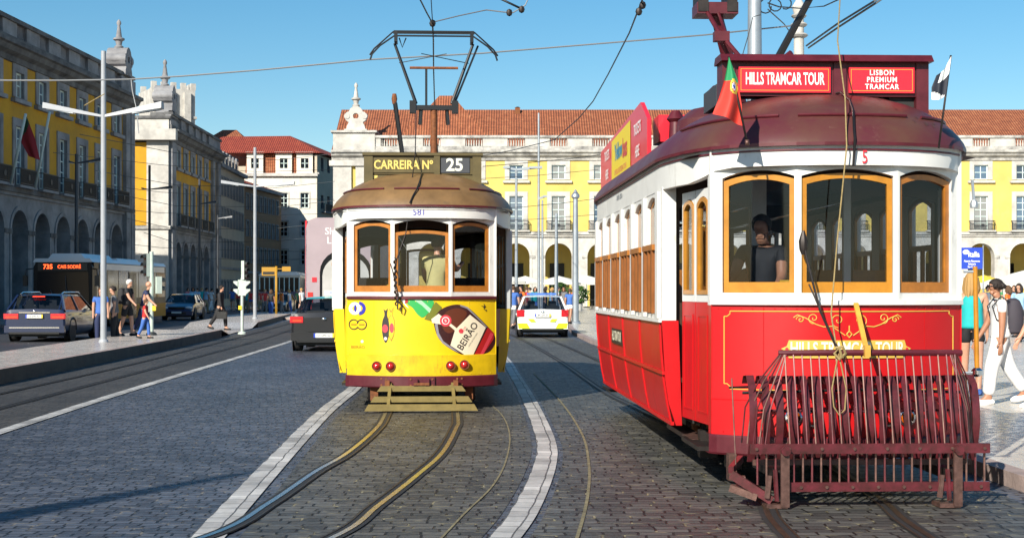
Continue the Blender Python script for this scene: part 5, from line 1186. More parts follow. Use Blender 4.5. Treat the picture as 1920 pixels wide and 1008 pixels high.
c4, hw = car('parked_car', 'dark blue taxi with turquoise roof facing the camera beyond the traffic light', 'car', (-18.0, 79.5, 0), R(183.5), dict(sedan, paint=M_['p_navy'], roof=M_['p_green'], L=4.3))
c5, hw = car('parked_car', 'small black car far down the road beside the yellow signpost', 'car', (-16.2, 101, 0), R(180), dict(hatch, paint=M_['p_black']))

# ---- city bus
bt = thing('city_bus', 'city bus with red number display and orange lower panels at the left kerb', 'bus', (-18.95, 60.0, 0), R(-0.8))
# local: y=0 front (towards camera), +y back
W2, BL, BH = 1.25, 12.0, 2.92
mat('bus_white', (.62, .64, .66), .35, coat=.3); mat('bus_dark', (.008, .009, .011), .35, spec=.2)
b = MB(); b.box((-W2, .25, .95), (W2, BL, 2.78), M_['bus_dark']); b.box((-W2-.005, .0, .30), (W2+.005, BL+.005, .95), M_['p_orange']); b.prism([(-W2, .94), (W2, .94), (W2, 2.55), (W2-.12, 2.80), (-W2+.12, 2.80), (-W2, 2.55)], .02, .30, M_['bus_dark'])
b.build('body', bt)
b = MB(); b.prism([(-W2-.02, 2.76), (W2+.02, 2.76), (W2-.1, 2.92), (-W2+.1, 2.92)], -.02, BL+.02, M_['bus_white']); b.prism([(-.8, 2.92), (.8, 2.92), (.6, 3.14), (-.6, 3.14)], .5, 4.5, M_['bus_white']); b.prism([(-.6, 2.92), (.6, 2.92), (.5, 3.06), (-.5, 3.06)], 6, 9.5, M_['bus_white']); b.build('roof', bt)
b = MB(); b.face([(-1.12, -.004, .98), (1.12, -.004, .98), (1.08, -.004, 2.35), (-1.08, -.004, 2.35)], M_['pane_dark']); b.build('windscreen', bt)
b = MB(); b.box((-1.05, -.03, 2.40), (1.05, .0, 2.72), M_['black']); ds = b.build('display', bt)
text_mesh('735', .27, M_['led'], lambda u, v: V((-.62+u, -.035, 2.56+v)), 'lettering', ds, bold=.008); text_mesh('CAIS SODRÉ', .20, M_['led'], lambda u, v: V((.28+u, -.035, 2.56+v)), 'lettering', ds, bold=.004, sx=.9)
for s_ in (-1, 1):
    for k in range(7):
        y = .6+1.62*k; b = MB(); X = s_*(W2+.004); b.face([(X, y, 1.25), (X, y+1.5, 1.25), (X, y+1.5, 2.45), (X, y, 2.45)], M_['pane_blue'] if s_ > 0 else M_['pane_dark']); b.build('side_window', bt)
    b = MB(); b.tube([(s_*1.2, .05, 2.5), (s_*1.5, -.15, 2.45), (s_*1.52, -.18, 2.2)], .03, M_['black'], 6); b.box((s_*1.52-.1, -.22, 1.75), (s_*1.52+.1, -.12, 2.2), M_['black']); b.build('wing_mirror', bt)
    b = MB(); b.ell((s_*.95, -.02, .62), (.16, .05, .1), M_['lamp_clear'], 10); b.build('headlight', bt)
b = MB()   # cream band above the windows stands in for adverts and reflections; door leaves
b.box((W2+.006, 1.1, 2.46), (W2+.02, BL-.3, 2.72), M_['bus_white']); b.box((W2+.006, 1.0, .98), (W2+.03, 1.06, 2.7), M_['bus_white'])
for y in (.9, 5.4): b.box((W2+.008, y, .32), (W2+.03, y+1.2, 2.4), M_['black']); b.box((W2+.03, y+.05, .5), (W2+.036, y+.55, 2.3), M_['pane_dark']); b.box((W2+.03, y+.65, .5), (W2+.036, y+1.15, 2.3), M_['pane_dark'])
b.build('door', bt)
wheelset(bt, W2-.14, (2.75, 8.9), .48, .28)
b = MB(); b.tube([(.25, -.03, 1.0), (.15, -.05, 1.7), (.12, -.04, 2.2)], .015, M_['dark_pole'], 5); b.tube([(-.3, -.03, 1.0), (-.5, -.05, 1.6)], .015, M_['dark_pole'], 5); b.build('wiper', bt)
b = MB(); b.box((-1.2, -.06, .32), (1.2, .0, .56), M_['p_orange']); b.box((-.26, -.075, .36), (.26, -.06, .47), M_['plate_w']); b.build('bumper', bt)

# ---- double-deck tour bus behind the yellow tram
tb = thing('tour_bus', 'tall pale pink double-deck bus seen from behind beyond the black taxi', 'bus', (-5.95, 49.6, 0), R(.5))
b = MB(); prof = [(-1.2, .35), (1.2, .35), (1.25, .6), (1.25, 3.7), (1.15, 4.0), (.9, 4.1), (-.9, 4.1), (-1.15, 4.0), (-1.25, 3.7), (-1.25, .6)]
b.prism(prof, 0, 11, M_['p_pink']); b.build('body', tb)
b = MB(); ar = [(1.05, .9), (1.05, 2.2)]+arch(-.75+.0, 1.05, 2.2, .8, 12)[1:-1]+[(-.75, 2.2), (-.75, .9)]
b.prism(ar[::-1], -.03, -.004, M_['pane_dark']); inn = [(x*.9+.02, .95+(z-.95)*.9) for x, z in ar]; b.prism(inn[::-1], -.05, -.031, M_['concrete']); b.prism([(-.78, .9), (1.08, .9), (1.08, 1.35), (-.6, 1.35)], -.09, -.052, M_['black']); b.build('engine_grille', tb)
text_mesh('SHOP', .34, M_['white'], lambda u, v: V((-.15+u, -.006, 3.62+v)), 'lettering', tb); text_mesh('LOVE', .34, M_['white'], lambda u, v: V((-.1+u, -.006, 3.3+v)), 'lettering', tb)
b = MB(); b.box((-1.256, .1, .3), (-1.2, 11, .6), M_['sign_red']); b.box((-1.258, .0, .5), (-1.20, .06, 4.0), M_['sign_red'])
for z in (2.7,): b.box((-1.258, .5, z), (-1.252, 10.5, z+1), M_['pane_dark'])
b.build('trim', tb)
for s_ in (-1, 1):
    b = MB(); b.box((s_*1.08-.09, -.02, .75), (s_*1.08+.09, .02, 1.5), M_['tl_red']); b.build('tail_light', tb)
b = MB(); b.box((-1.02, -.02, 1.86), (-.86, .0, 2.02), M_['sign_red']); b.build('sticker', tb)
wheelset(tb, 1.1, (2.6, 8.4), .48, .28)
# ---- far dark tram beyond the crossing
ft = thing('tram', 'distant dark tram standing in the shade beyond the crossing', 'tram', (-18.3, 112, 0), R(4))
b = MB(); b.box((-1.6, 0, .4), (1.6, 8, 1.5), M_['p_navy']); b.box((-1.6, 0, 2.6), (1.6, 8, 2.75), M_['white_paint'])
for k in range(9): x = -1.6+.386*k; b.box((x, -.01, 1.5), (x+.07, .05, 2.6), M_['sash'])
b.box((-1.5, .1, 1.5), (1.5, 8, 2.6), M_['pane_dark']); b.build('body', ft); b = MB(); b.prism([(-1.7, 2.75), (1.7, 2.75), (1.3, 3.05), (-1.3, 3.05)], -.2, 8.2, M_['bus_white']); b.build('roof', ft)
wheelset(ft, 1.2, (2, 6), .4, .12)
# ================================================================== STREET FURNITURE
def lamp(label, x, y, z, Hh, arms, m, rz=0, r=.07, drop=0.0, armz=None):
    t = thing('street_lamp', label, 'street lamp', (x, y, z), rz, 'street lamps along the road'); b = MB()
    b.tube([(0, 0, 0), (0, 0, Hh)], [r*1.15, r*.9], m, 12); b.lathe([(r*1.8, 0), (r*1.8, .03), (r*1.3, .08)], (0, 0, 0), m, 12); b.build('pole', t)
    az = armz or Hh*.80
    for L, lift, tip in arms:
        s_ = 1 if L > 0 else -1; b = MB(); a = abs(L)
        # wing-shaped lamp head: thin at the pole, deeper at the tip
        for (x0, x1, h0, h1, z0, z1, w0, w1) in ((.0, a, tip*.35, tip, 0, lift, .10, .34),):
            rows = []
            for k in range(9):
                q = k/8; xx = x0+(x1-x0)*q; hh = h0+(h1-h0)*q; zz = az+z0+(z1-z0)*q; ww = w0+(w1-w0)*q
                rows.append([(s_*xx, -ww/2, zz), (s_*xx, ww/2, zz), (s_*xx, ww/2*.8, zz+hh), (s_*xx, -ww/2*.8, zz+hh)])
            b.grid(rows, m, False, cu=True); b.face(rows[0], m); b.face(rows[-1], m)
        o = b.build('lamp_arm', t); b = MB(); b.beam((s_*a*.5, 0, az+lift*.5-.012), (s_*a*.95, 0, az+lift*.95-.012), .2, .02, M_['lamp_clear']); b.build('lamp_glass', o)
    return t
mat('lamp_grey', (.33, .35, .38), .5, var=.1, vs=4)
q = G(194, 641, .25); lamp('tall grey double-armed lamp on the near left pavement beside the bus', q.x, q.y, .25, 7.38, [(-1.5, .22, .15), (1.5, .22, .17)], M_['lamp_grey'], armz=5.7)
q = G(478, 597, .22); lamp('grey double-armed lamp beyond the crossing by the yellow signpost', q.x, q.y, .22, 8.2, [(-1.6, .18, .15), (1.9, .12, .15)], M_['lamp_grey'], armz=6.3, r=.08)
lamp('dark single-armed lamp in front of the left palace arcade', -22.2, 72.5, .12, 8.4, [(1.35, .15, .16), (-.35, .05, .1)], M_['dark_pole'], armz=7.9, r=.09)
lamp('dark lamp before the corner of the second ochre palace', -23.6, 92.6, .12, 9.6, [(1.5, .1, .17), (-.5, .05, .1)], M_['dark_pole'], armz=8.0, r=.09)
lamp('third dark lamp along the shaded left pavement', -23.4, 106.5, .12, 9.8, [(1.3, .1, .17)], M_['dark_pole'], armz=7.9, r=.1)
lamp('small far lamp on the left pavement before the brown building', -24.0, 116, .12, 7.6, [(1.2, .1, .15)], M_['dark_pole'], armz=7.3, r=.08)
t = thing('tramway_pole', 'tall tapered mast behind the camera throwing a long shadow across the road', 'pole', (-8.45, .48, .25)); b = MB(); b.tube([(0, 0, 0), (0, 0, 5), (0, 0, 7.4)], [.34, .24, .06], M_['steel_pole'], 12); b.build('shaft', t); b = MB(); b.lathe([(.5, 0), (.5, .05), (.36, .12)], (0, 0, 0), M_['steel_pole'], 12); b.build('base', t)
def pole(label, px, pyb, pyt, Y, r, m='steel_pole', arms=(), z0=.12, cap=False, group='tramway poles on the square'):
    x = (px-960)*Y/F; zt = EYE+(545-pyt)*Y/F; t = thing('tramway_pole', label, 'pole', (x, Y, z0), 0, group)
    b = MB(); b.tube([(0, 0, 0), (0, 0, (zt-z0)*.55), (0, 0, zt-z0)], [r*1.15, r, r*.8], M_[m], 12); b.lathe([(r*1.8, 0), (r*1.8, .04), (r*1.3, .1)], (0, 0, 0), M_[m], 12); b.build('shaft', t)
    if cap:
        b = MB(); zc = zt-z0; b.lathe([(r, zc), (r*1.4, zc+.05), (r*1.4, zc+.15), (r*.8, zc+.25), (.02, zc+.4)], (0, 0, 0), M_[m], 12); b.build('cap', t)
    for L, dz in arms: 
        b = MB(); zc = zt-z0+dz; b.beam((0, 0, zc), (L, 0, zc+.12), .12, .10, M_[m]); b.box((min(L*.5, L), -.15, zc+.05), (max(L*.5, L), .15, zc+.14), M_[m]); b.build('arm', t)
    return t
pole('tall thin lamp pole nearest the yellow tram in front of the palace', 968, 560, 318, 66, .07, arms=[(-.6, 0), (1.2, 0)])
pole('very tall slim pole rising to the palace cornice', 1010, 556, 212, 70, .06, arms=[(.4, -4.2)])
pole('short slim pole between the two tall ones on the square', 1017, 556, 375, 78, .06)
pole('leaning-looking grey mast left of the thick pole on the square', 1043, 560, 400, 72, .09)
pole('thick grey mast with small box nearest the red tram on the square', 1079, 585, 372, 62, .13, cap=True)
pole('tall smooth grey mast rising behind the roof sign of the red tram', 1415, 560, -60, 30, .17, z0=.12)
t = pole('banded ornate mast behind the red tram with wires tied to it', 1498, 560, 10, 40, .17, m='stone', z0=.12)
b = MB()
for z, r in ((8.6, .26), (8.9, .24), (9.15, .22), (7.0, .27), (6.8, .25), (5.8, .25)): b.lathe([(r*.8, z-.05), (r, z), (r*.8, z+.05)], (0, 0, 0), M_['stone_dirty'], 12)
b.lathe([(.19, 7.3), (.195, 7.5), (.19, 7.7)], (0, 0, 0), M_['rust'], 12); b.lathe([(.14, 9.2), (.2, 9.4), (.08, 9.6)], (0, 0, 0), M_['stone'], 12)
for k in range(5): b.tube([(.0, -.2, 6.0+.18*k), (.35, -.25, 5.9+.18*k), (.3, -.3, 6.3+.1*k), (0, -.22, 6.5)], .03, M_['wire'], 5)
b.build('banding', t)
# ---- traffic lights
mat('sig_grey', (.50, .58, .52), .5, var=.12, vs=6); mat('sig_dark', (.03, .035, .035), .5); mat('sig_lens', (.05, .02, .01), .2, coat=1)
def signal_head(t, x, y, z, rz, n=3, back=False, h=.30, name='signal_head'):
    b = MB(); f = h/.30; H_ = n*h; b.box((-.14*f, -.10*f, 0), (.14*f, .08*f, H_), M_['sig_grey']); b.box((-.135*f, -.106*f, .005), (.135*f, -.102*f, H_-.005), M_['sig_dark'])
    for k in range(n):
        zc = h*(k+.5); b.lathe([(.02*f, -.115*f), (.11*f, -.112*f), (.11*f, -.10*f)], (0, 0, zc), M_['sig_lens'], 14, 'Y')
        rows = [[(.125*f*math.cos(a), yy*f, zc+.125*f*math.sin(a)+dz) for a in [R(-10+200*i/10) for i in range(11)]] for yy, dz in ((-.10, 0), (-.24, -.02))]; b.grid(rows, M_['sig_dark'], False)
    M4 = Matrix.Translation((x, y, z)) @ Matrix.Rotation(rz, 4, 'Z'); return b.xf(M4).build(name, t)
q = G(284, 628, .25); t = thing('traffic_light', 'traffic light on the near pavement with people waiting behind it', 'traffic light', (q.x, q.y, .25)); b = MB(); b.tube([(0, 0, 0), (0, 0, 2.45)], .06, M_['sig_grey'], 10); b.lathe([(.16, 0), (.15, .06), (.08, .1)], (0, 0, 0), M_['sig_dark'], 12); b.build('post', t)
signal_head(t, -.12, 0, 1.72, R(-50), 3, h=.225); signal_head(t, .18, .05, 1.22, R(120), 2, h=.25); signal_head(t, -.09, 0, .68, R(-60), 2, h=.19)
b = MB(); b.box((.04, -.08, .72), (.14, .04, .86), M_['plate_y']); b.build('push_button', t)
q = G(452, 615, .22); t = thing('traffic_light', 'pale green traffic light beside the man in the black suit', 'traffic light', (q.x, q.y+.2, .0)); b = MB(); b.tube([(0, 0, 0), (0, 0, 2.0)], .055, M_['sig_grey'], 10); b.lathe([(.16, 0), (.15, .06), (.08, .1)], (0, 0, 0), M_['sig_grey'], 12); b.build('post', t)
signal_head(t, .08, .0, 1.95, R(60), 3, h=.225)
for s_ in (-1, 1):
    b = MB(); b.box((s_*.07-.07, -.06, 1.38), (s_*.07+.07, .06, 1.945), M_['sig_grey'])
    for z in (1.42, 1.7): b.prism([(s_*.142, z), (s_*.30, z+.14), (s_*.29, z+.20), (s_*.142, z+.20)], -.09, .09, M_['sig_grey'])
    b.build('signal_head', t)
b = MB(); b.box((-.12, -.08, .88), (.0, .06, 1.02), M_['plate_y']); b.build('push_button', t)
# ---- yellow post with boards
mat('sign_yellow', (.42, .22, .015), .5)
Y = 84; x = (518-960)*Y/F; t = thing('sign_post', 'yellow tram stop post with two boards in the shade', 'sign', (x, Y, .0)); b = MB(); b.tube([(0, 0, 0), (0, 0, 3.0)], .07, M_['sign_yellow'], 8); b.build('post', t)
b = MB(); b.box((-.85, -.05, 2.45), (.0, .05, 2.95), M_['sign_yellow']); b.box((-.78, -.06, 2.52), (-.1, -.051, 2.68), M_['dark']); b.build('board', t); b = MB(); b.box((.35, -.05, 2.70), (.85, .05, 2.98), M_['sign_yellow']); b.beam((0, 0, 2.85), (.4, 0, 2.85), .04, .04, M_['sign_yellow']); b.build('board', t)
# ---- blue banner sign on the right
q = P(1822, 484, 60); t = thing('banner_sign', 'blue banner with white lettering right of the red tram', 'sign', (q.x, 60, .12)); z = q.z-.12
b = MB(); b.box((-.45, -.03, z-.45), (.45, .03, z+.45), M_['plate_b']); s2 = b.build('banner', t); b = MB(); b.tube([(.5, .05, 0), (.5, .05, z+.55)], .03, M_['steel_pole'], 8); b.tube([(-.5, .05, 0), (-.5, .05, z+.55)], .03, M_['steel_pole'], 8); b.build('post', t)
text_mesh('Italia', .32, M_['white'], lambda u, v: V((.08+u, -.035, z+.16+v)), 'lettering', s2, bold=.008, sx=.8); b = MB(); b.prism(circ(-.25, z+.26, .14, 14, ry=.1), -.036, -.031, M_['white']); b.build('emblem', s2)
for k, s_ in enumerate(('Pizzeria Ristorante', 'Gelateria', 'San Carlo')): text_mesh(s_, .11, M_['white'], lambda u, v, k=k: V((u, -.035, z-.12-.12*k+v)), 'lettering', s2, bold=.003, sx=.8)
# ---- parasols
mat('canvas', (.72, .70, .64), .8); mat('canvas_y', (.75, .55, .05), .8)
def parasol(label, px, py, Y, w, m, group='parasols in front of the palace'):
    q = P(px, py, Y); t = thing('parasol', label, 'parasol', (q.x, Y, .12), random.random(), group); zt = q.z-.12
    b = MB(); b.tube([(0, 0, 0), (0, 0, zt)], .03, M_['sash'], 6); b.lathe([(.3, 0), (.3, .06), (.05, .1)], (0, 0, 0), M_['dark'], 10); b.build('pole', t)
    b = MB(); n = 8; rim = [(w/2*math.cos(2*math.pi*k/n), w/2*math.sin(2*math.pi*k/n), zt-.55) for k in range(n)]
    mid = [(x*.5, y*.5, zt-.22) for x, y, _ in rim]; low = [(x, y, z-.16) for x, y, z in rim]; b.grid([[(0, 0, zt)]*n, mid, rim, low], m, False, cu=True); b.build('canopy', t)
cp = [(948, 515, 118, 'behind the yellow tram'), (985, 517, 124, 'left of the tall slim pole'), (1048, 517, 116, 'behind the thick mast'), (1100, 516, 122, 'beside the rear of the red tram'), (900, 517, 120, 'hidden partly by the yellow tram'), (1130, 519, 130, 'furthest behind the red tram')]
for px, py, Y, w_ in cp: parasol('white parasol on the square '+w_, px, py, Y, 3.6, M_['canvas'])
parasol('yellow parasol just below the blue banner', 1845, 515, 92, 3.0, M_['canvas_y']); parasol('cream parasol at the right edge of the square', 1922, 506, 80, 3.2, M_['canvas'])
parasol('white parasol low behind the women on the right', 1880, 518, 84, 3.4, M_['canvas']); parasol('white parasol between banner and red tram', 1808, 520, 88, 3.0, M_['canvas'])
# cafe tables under the arcade
for k, (px, Y, wh) in enumerate(((1090, 108, 'below the parasol nearest the red tram'), (1110, 112, 'tucked behind the red tram'), (1060, 122, 'in front of the palace arch behind the mast'), (1838, 78, 'beyond the woman in the teal top'), (1900, 76, 'at the right edge behind the pedestrians'))):
    x = (px-960)*Y/F; t = thing('cafe_table', 'dark cafe table with two chairs '+wh, 'table', (x, Y, .12), k*.7); b = MB(); b.lathe([(.5, .70), (.5, .74)], (0, 0, 0), M_['dark'], 14); b.lathe([(.3, 0), (.03, .05), (.03, .7)], (0, 0, 0), M_['dark'], 8); b.build('table_top', t)
# bushes by the arcade
mat('leaf', (.06, .14, .02), .6, var=.5, vs=4); mat('leaf_dk', (.025, .06, .012), .7, var=.5, vs=4); mat('bark', (.12, .08, .05), .9)
def bush(label, px, Y, h, w):
    x = (px-960)*Y/F; t = thing('potted_shrub', label, 'shrub', (x, Y, .12)); rnd = random.Random(int(px)); b = MB()
    for i in range(700):
        a = rnd.random()*6.28; zz = rnd.random(); rr_ = w/2*math.sqrt(max(0.05, 1-(zz*2-1)**2))*(.5+.5*rnd.random())*(1+.25*math.sin(3*a)); c = V((rr_*math.cos(a), rr_*math.sin(a), .5+zz*(h-.5)))
        u = V((rnd.gauss(0, 1), rnd.gauss(0, 1), rnd.gauss(0, 1))).normalized()*.09; v = u.cross(V((rnd.gauss(0, 1), rnd.gauss(0, 1), rnd.gauss(0, 1)))).normalized()*.07
        b.face([c-u, c-v, c+u, c+v], M_['leaf'] if rnd.random() < .65 else M_['leaf_dk'])
    b.build('foliage', t, norm=False); b = MB(); b.tube([(0, 0, 0), (0, 0, h*.6)], .05, M_['bark'], 6); b.lathe([(.28, 0), (.35, .45), (.33, .5)], (0, 0, 0), M_['concrete'], 12); b.build('planter', t)
bush('rounded green shrub before the palace arches, left one', 1050, 100, 2.0, 1.5); bush('darker green shrub beside the rear of the red tram', 1084, 104, 1.8, 1.6); bush('small shrub just right of the patrol car', 1060, 94, 1.5, 1.0)
# ---- flags
mat('flag_green', (.02, .27, .10), .7); mat('flag_red', (.62, .04, .025), .7); mat('flag_yellow', (.75, .52, .05), .6); mat('flag_black', (.015, .018, .03), .7); mat('flag_dkred', (.28, .015, .02), .8); mat('flag_dkgreen', (.02, .06, .025), .8)
def cloth(rows_fn, nu, nv, mfn, name, parent):
    b = MB(); rows = [[rows_fn(i/nu, j/nv) for i in range(nu+1)] for j in range(nv+1)]; k0 = len(b.v); n = nu+1
    for r_ in rows: b.v += [V(p) for p in r_]
    for j in range(nv):
        for i in range(nu): b.f.append((j*n+i, j*n+i+1, (j+1)*n+i+1, (j+1)*n+i)); b.m.append(b.mi(mfn((i+.5)/nu, (j+.5)/nv))); b.sm.append(True)
    return b.build(name, parent)
Yf = 10.35; p0 = P(1401, 252, Yf); p1 = P(1366, 106, Yf)
t = thing('flag', 'green and red flag hanging limp on the left of the red tram roof', 'flag', tuple(p0)); b = MB(); d = p1-p0; b.tube([V((0, 0, -.06)), d], .008, M_['dark_metal'], 6); b.lathe([(.016, -.08), (.016, -.04)], (0, 0, 0), M_['fender_worn'], 8); b.build('flagpole', t)
def fpt(u, v):   # u: along the drop from the top of the pole, v: across
    px = 1368+(1396-1368)*u; 
    L_ = [(1366, 108), (1358, 150), (1348, 185), (1337, 213)]; s = u*3; i = min(2, int(s)); f = s-i; lx = L_[i][0]+(L_[i+1][0]-L_[i][0])*f; ly = L_[i][1]+(L_[i+1][1]-L_[i][1])*f
    R_ = [(1367, 110), (1383, 150), (1391, 195), (1393, 236)]; rx = R_[i][0]+(R_[i+1][0]-R_[i][0])*f; ry = R_[i][1]+(R_[i+1][1]-R_[i][1])*f
    q = P(lx+(rx-lx)*v, ly+(ry-ly)*v, Yf); return q-p0+V((0, .05*math.sin(v*7+u*2)*u-.02, 0))
def fmat(u, v):
    if u < .34+.05*v: m = 'flag_green'
    else: m = 'flag_red'
    r = math.hypot((u-.44)*1.35, (v-.66)*.62)
    if r < .155: m = 'flag_yellow' if r > .10 else ('flag_red' if r > .075 else 'white')
    if r < .045: m = 'ad_blue'
    return M_[m]
cloth(lambda u, v: fpt(v, u), 26, 40, lambda u, v: fmat(v, u), 'flag_cloth', t)
Yf2 = 10.6; p0b = P(1760, 268, Yf2); p1b = P(1783, 104, Yf2)
t = thing('flag', 'small black and white flag on the right of the red tram roof', 'flag', tuple(p0b)); b = MB(); b.tube([V((0, 0, -.04)), p1b-p0b], .008, M_['dark_metal'], 6); b.build('flagpole', t)
def f2(u, v):
    i_ = u; lx = 1757-8*u+0; ly = 138+42*u; tx = 1783-10*u; ty = 106+72*u; lx = 1757+(1748-1757)*min(1, u*2); ly = 140+45*u
    q = P(tx+(lx-tx)*v, ty+(ly-ty)*v+6*math.sin(v*3), Yf2); return q-p0b+V((0, .03*math.sin(v*8)*v-.012, 0))
def f2m(u, v):
    if u < .46-.1*v: return M_['flag_black'] if v > .72 else M_['white']
    return M_['white'] if u+.35*v > 1.02 else M_['flag_black']
cloth(lambda u, v: f2(v, u), 16, 20, lambda u, v: f2m(v, u), 'flag_cloth', t)
# flags on the left palace
def bflag(label, pb, pt, Y, pts, mf):
    a = P(*pb, Y); t = thing('flag', label, 'flag', tuple(a)); b = MB(); b.tube([(0, 0, 0), P(*pt, Y-2)-a], .07, M_['sash'], 6); b.build('flagpole', t)
    if pts:
        (l0, r0), (l1, r1), (l2, r2) = pts
        def fn(u, v):
            s = v*2; i = min(1, int(s)); f = s-i; L = (l0, l1, l2); Rr = (r0, r1, r2); l = V((*L[i], 0)).lerp(V((*L[i+1], 0)), f); r = V((*Rr[i], 0)).lerp(V((*Rr[i+1], 0)), f); q = l.lerp(r, u); return P(q.x, q.y, Y-1.2)-a+V((0, .12*math.sin(u*7)*v, 0))
        cloth(fn, 12, 20, mf, 'flag_cloth', t)
bflag('limp dark green and red flag on the facade of the left palace', (20, 344), (48, 214), 72, [((47, 216), (49, 216)), ((37, 262), (66, 262)), ((54, 293), (74, 300))], lambda u, v: M_['flag_dkgreen'] if v < .45-.3*u else M_['flag_dkred'])
bflag('bare white flagpole slanting from a balcony of the left palace', (66, 352), (93, 210), 76, None, None)
# ---- overhead wires
def wire(label, pts, r, m='wire', sag=0, ins=()):
    P3 = [P(*p) for p in pts]; t0 = P3[0]; b = MB(); b.tube([p-t0 for p in P3], r, M_[m], 6)
    for q in ins: q = P(*q)-t0; b.ell(q, (.05, .05, .06), M_['dark_metal'], 8)
    o = b.build('overhead_wire'); o.location = t0; return tag(o, label, 'wire', 'overhead tram wires')
wire('long span wire from the left lamp across to behind the red tram', [(-30, 151, 30), (120, 151, 30), (240, 149, 30), (340, 143, 30), (480, 132, 30), (620, 119, 30), (690, 112, 30), (905, 100, 30), (1100, 84, 30), (1320, 66, 30), (1490, 48, 31)], .017, 'wire_light')
wire('contact wire over the yellow tram and on down its track', [(785, -6, 19.6), (800, 24, 20.6), (811, 44, 21.5), (812.5, 73, 23), (813, 130, 26), (815, 200, 31.3), (822, 300, 44), (840, 400, 74)], .012, ins=[(811, 44, 21.5)])
wire('thin pull-off wire with joint above the yellow tram', [(811, 42, 21.5), (860, 30, 21.7), (912, 19, 22), (945, 23, 22), (962, 24, 22), (985, 10, 22), (992, -6, 22)], .010, 'wire_light', ins=[(955, 24, 22), (978, 18, 22)])
wire('short steep wire at the top edge above the yellow tram', [(808, -6, 21), (811, 42, 21.5)], .007)
wire('dark arm wire at the top right of the yellow tram pantograph', [(930, -6, 22), (978, 17, 22)], .018)
wire('contact wire slanting down beside the red tram roof', [(1206, -4, 19.6), (1180, 62, 22.8), (1140, 140, 27), (1112, 190, 31), (1085, 222, 34), (1040, 262, 41), (960, 282, 50), (905, 292, 60)], .013, ins=[(1205, 10, 20), (1198, 22, 20)])
wire('double wire running to the upper right from the banded mast, upper one', [(1512, 86, 39), (1570, 45, 34), (1640, 2, 30), (1660, -12, 30)], .024)
wire('double wire running to the upper right from the banded mast, lower one', [(1516, 90, 39), (1574, 50, 34), (1644, 5, 30), (1664, -8, 30)], .024)
wire('coiled spare wire hanging at the top beside the smooth grey mast', [(1430+16*math.cos(a)+3*a, 12+14*math.sin(a*1.0)-.6*a, 30) for a in [i*.5 for i in range(30)]], .014)
wire('sagging wire between the two masts at the top', [(1440, 6, 30), (1460, 13, 31), (1500, 16, 36), (1545, 12, 34), (1580, -4, 32)], .016)
wire('thin stay wire from the coil down to the banded mast', [(1440, 18, 30), (1470, 45, 34), (1488, 70, 39)], .014)
wire('loose wire curling down left of the smooth grey mast', [(1426, 28, 29), (1412, 32, 29), (1402, 70, 29), (1392, 104, 29)], .010)
wire('thin wire in front of the palace arches, upper one', [(905, 312, 60), (980, 306, 60), (1085, 296, 60), (1125, 290, 60)], .016)
wire('thin wire in front of the palace windows, lower one', [(905, 392, 62), (980, 388, 62), (1060, 380, 62), (1120, 372, 62)], .014)
for k, (ya, yb, Y) in enumerate(((262, 300, 80), (330, 352, 84), (372, 388, 88), (420, 428, 92), (446, 452, 96))):
    nm = ('topmost', 'second', 'third', 'fourth', 'lowest')[k]
    wire(f'{nm} thin wire crossing the road between the left palaces and the cream house', [(150+30*k, ya-10, Y), (330, (ya+yb)/2+6, Y+20), (520, yb, Y+30), (628, yb-12, Y+30)], .02)
wire('drooping light wire end beside the first carved finial', [(246, 150, 50), (248, 170, 50), (256, 205, 50), (260, 250, 50)], .02, 'wire_light')
wire('short ochre stay wire left of the near double lamp', [(196, 176, 35), (175, 188, 35), (158, 198, 35)], .012, 'rope')

for k, (ya, yb, Y, w_) in enumerate(((300, 322, 86, 'just above the balconies of the ochre palaces'), (352, 372, 90, 'level with the balconies of the ochre palaces'), (398, 404, 94, 'under the balconies of the second palace'), (462, 470, 100, 'low over the crossing'), (478, 488, 104, 'lowest over the crossing near the signpost'))):
    wire('extra thin wire '+w_, [(100+20*k, ya-14, Y-10), (300, (ya+yb)/2-2, Y+8), (480, yb, Y+24), (626, yb-4+6*(k % 2), Y+26)], .018)
for k, (y0_, y1_, w_) in enumerate(((335, 318, 'across the upper palace windows between the trams'), (414, 402, 'across the palace balconies between the trams'), (440, 446, 'just above the palace arches between the trams'))):
    wire('faint wire '+w_, [(900, y0_, 64), (1000, (y0_+y1_)/2+3, 64), (1122, y1_, 64)], .012)
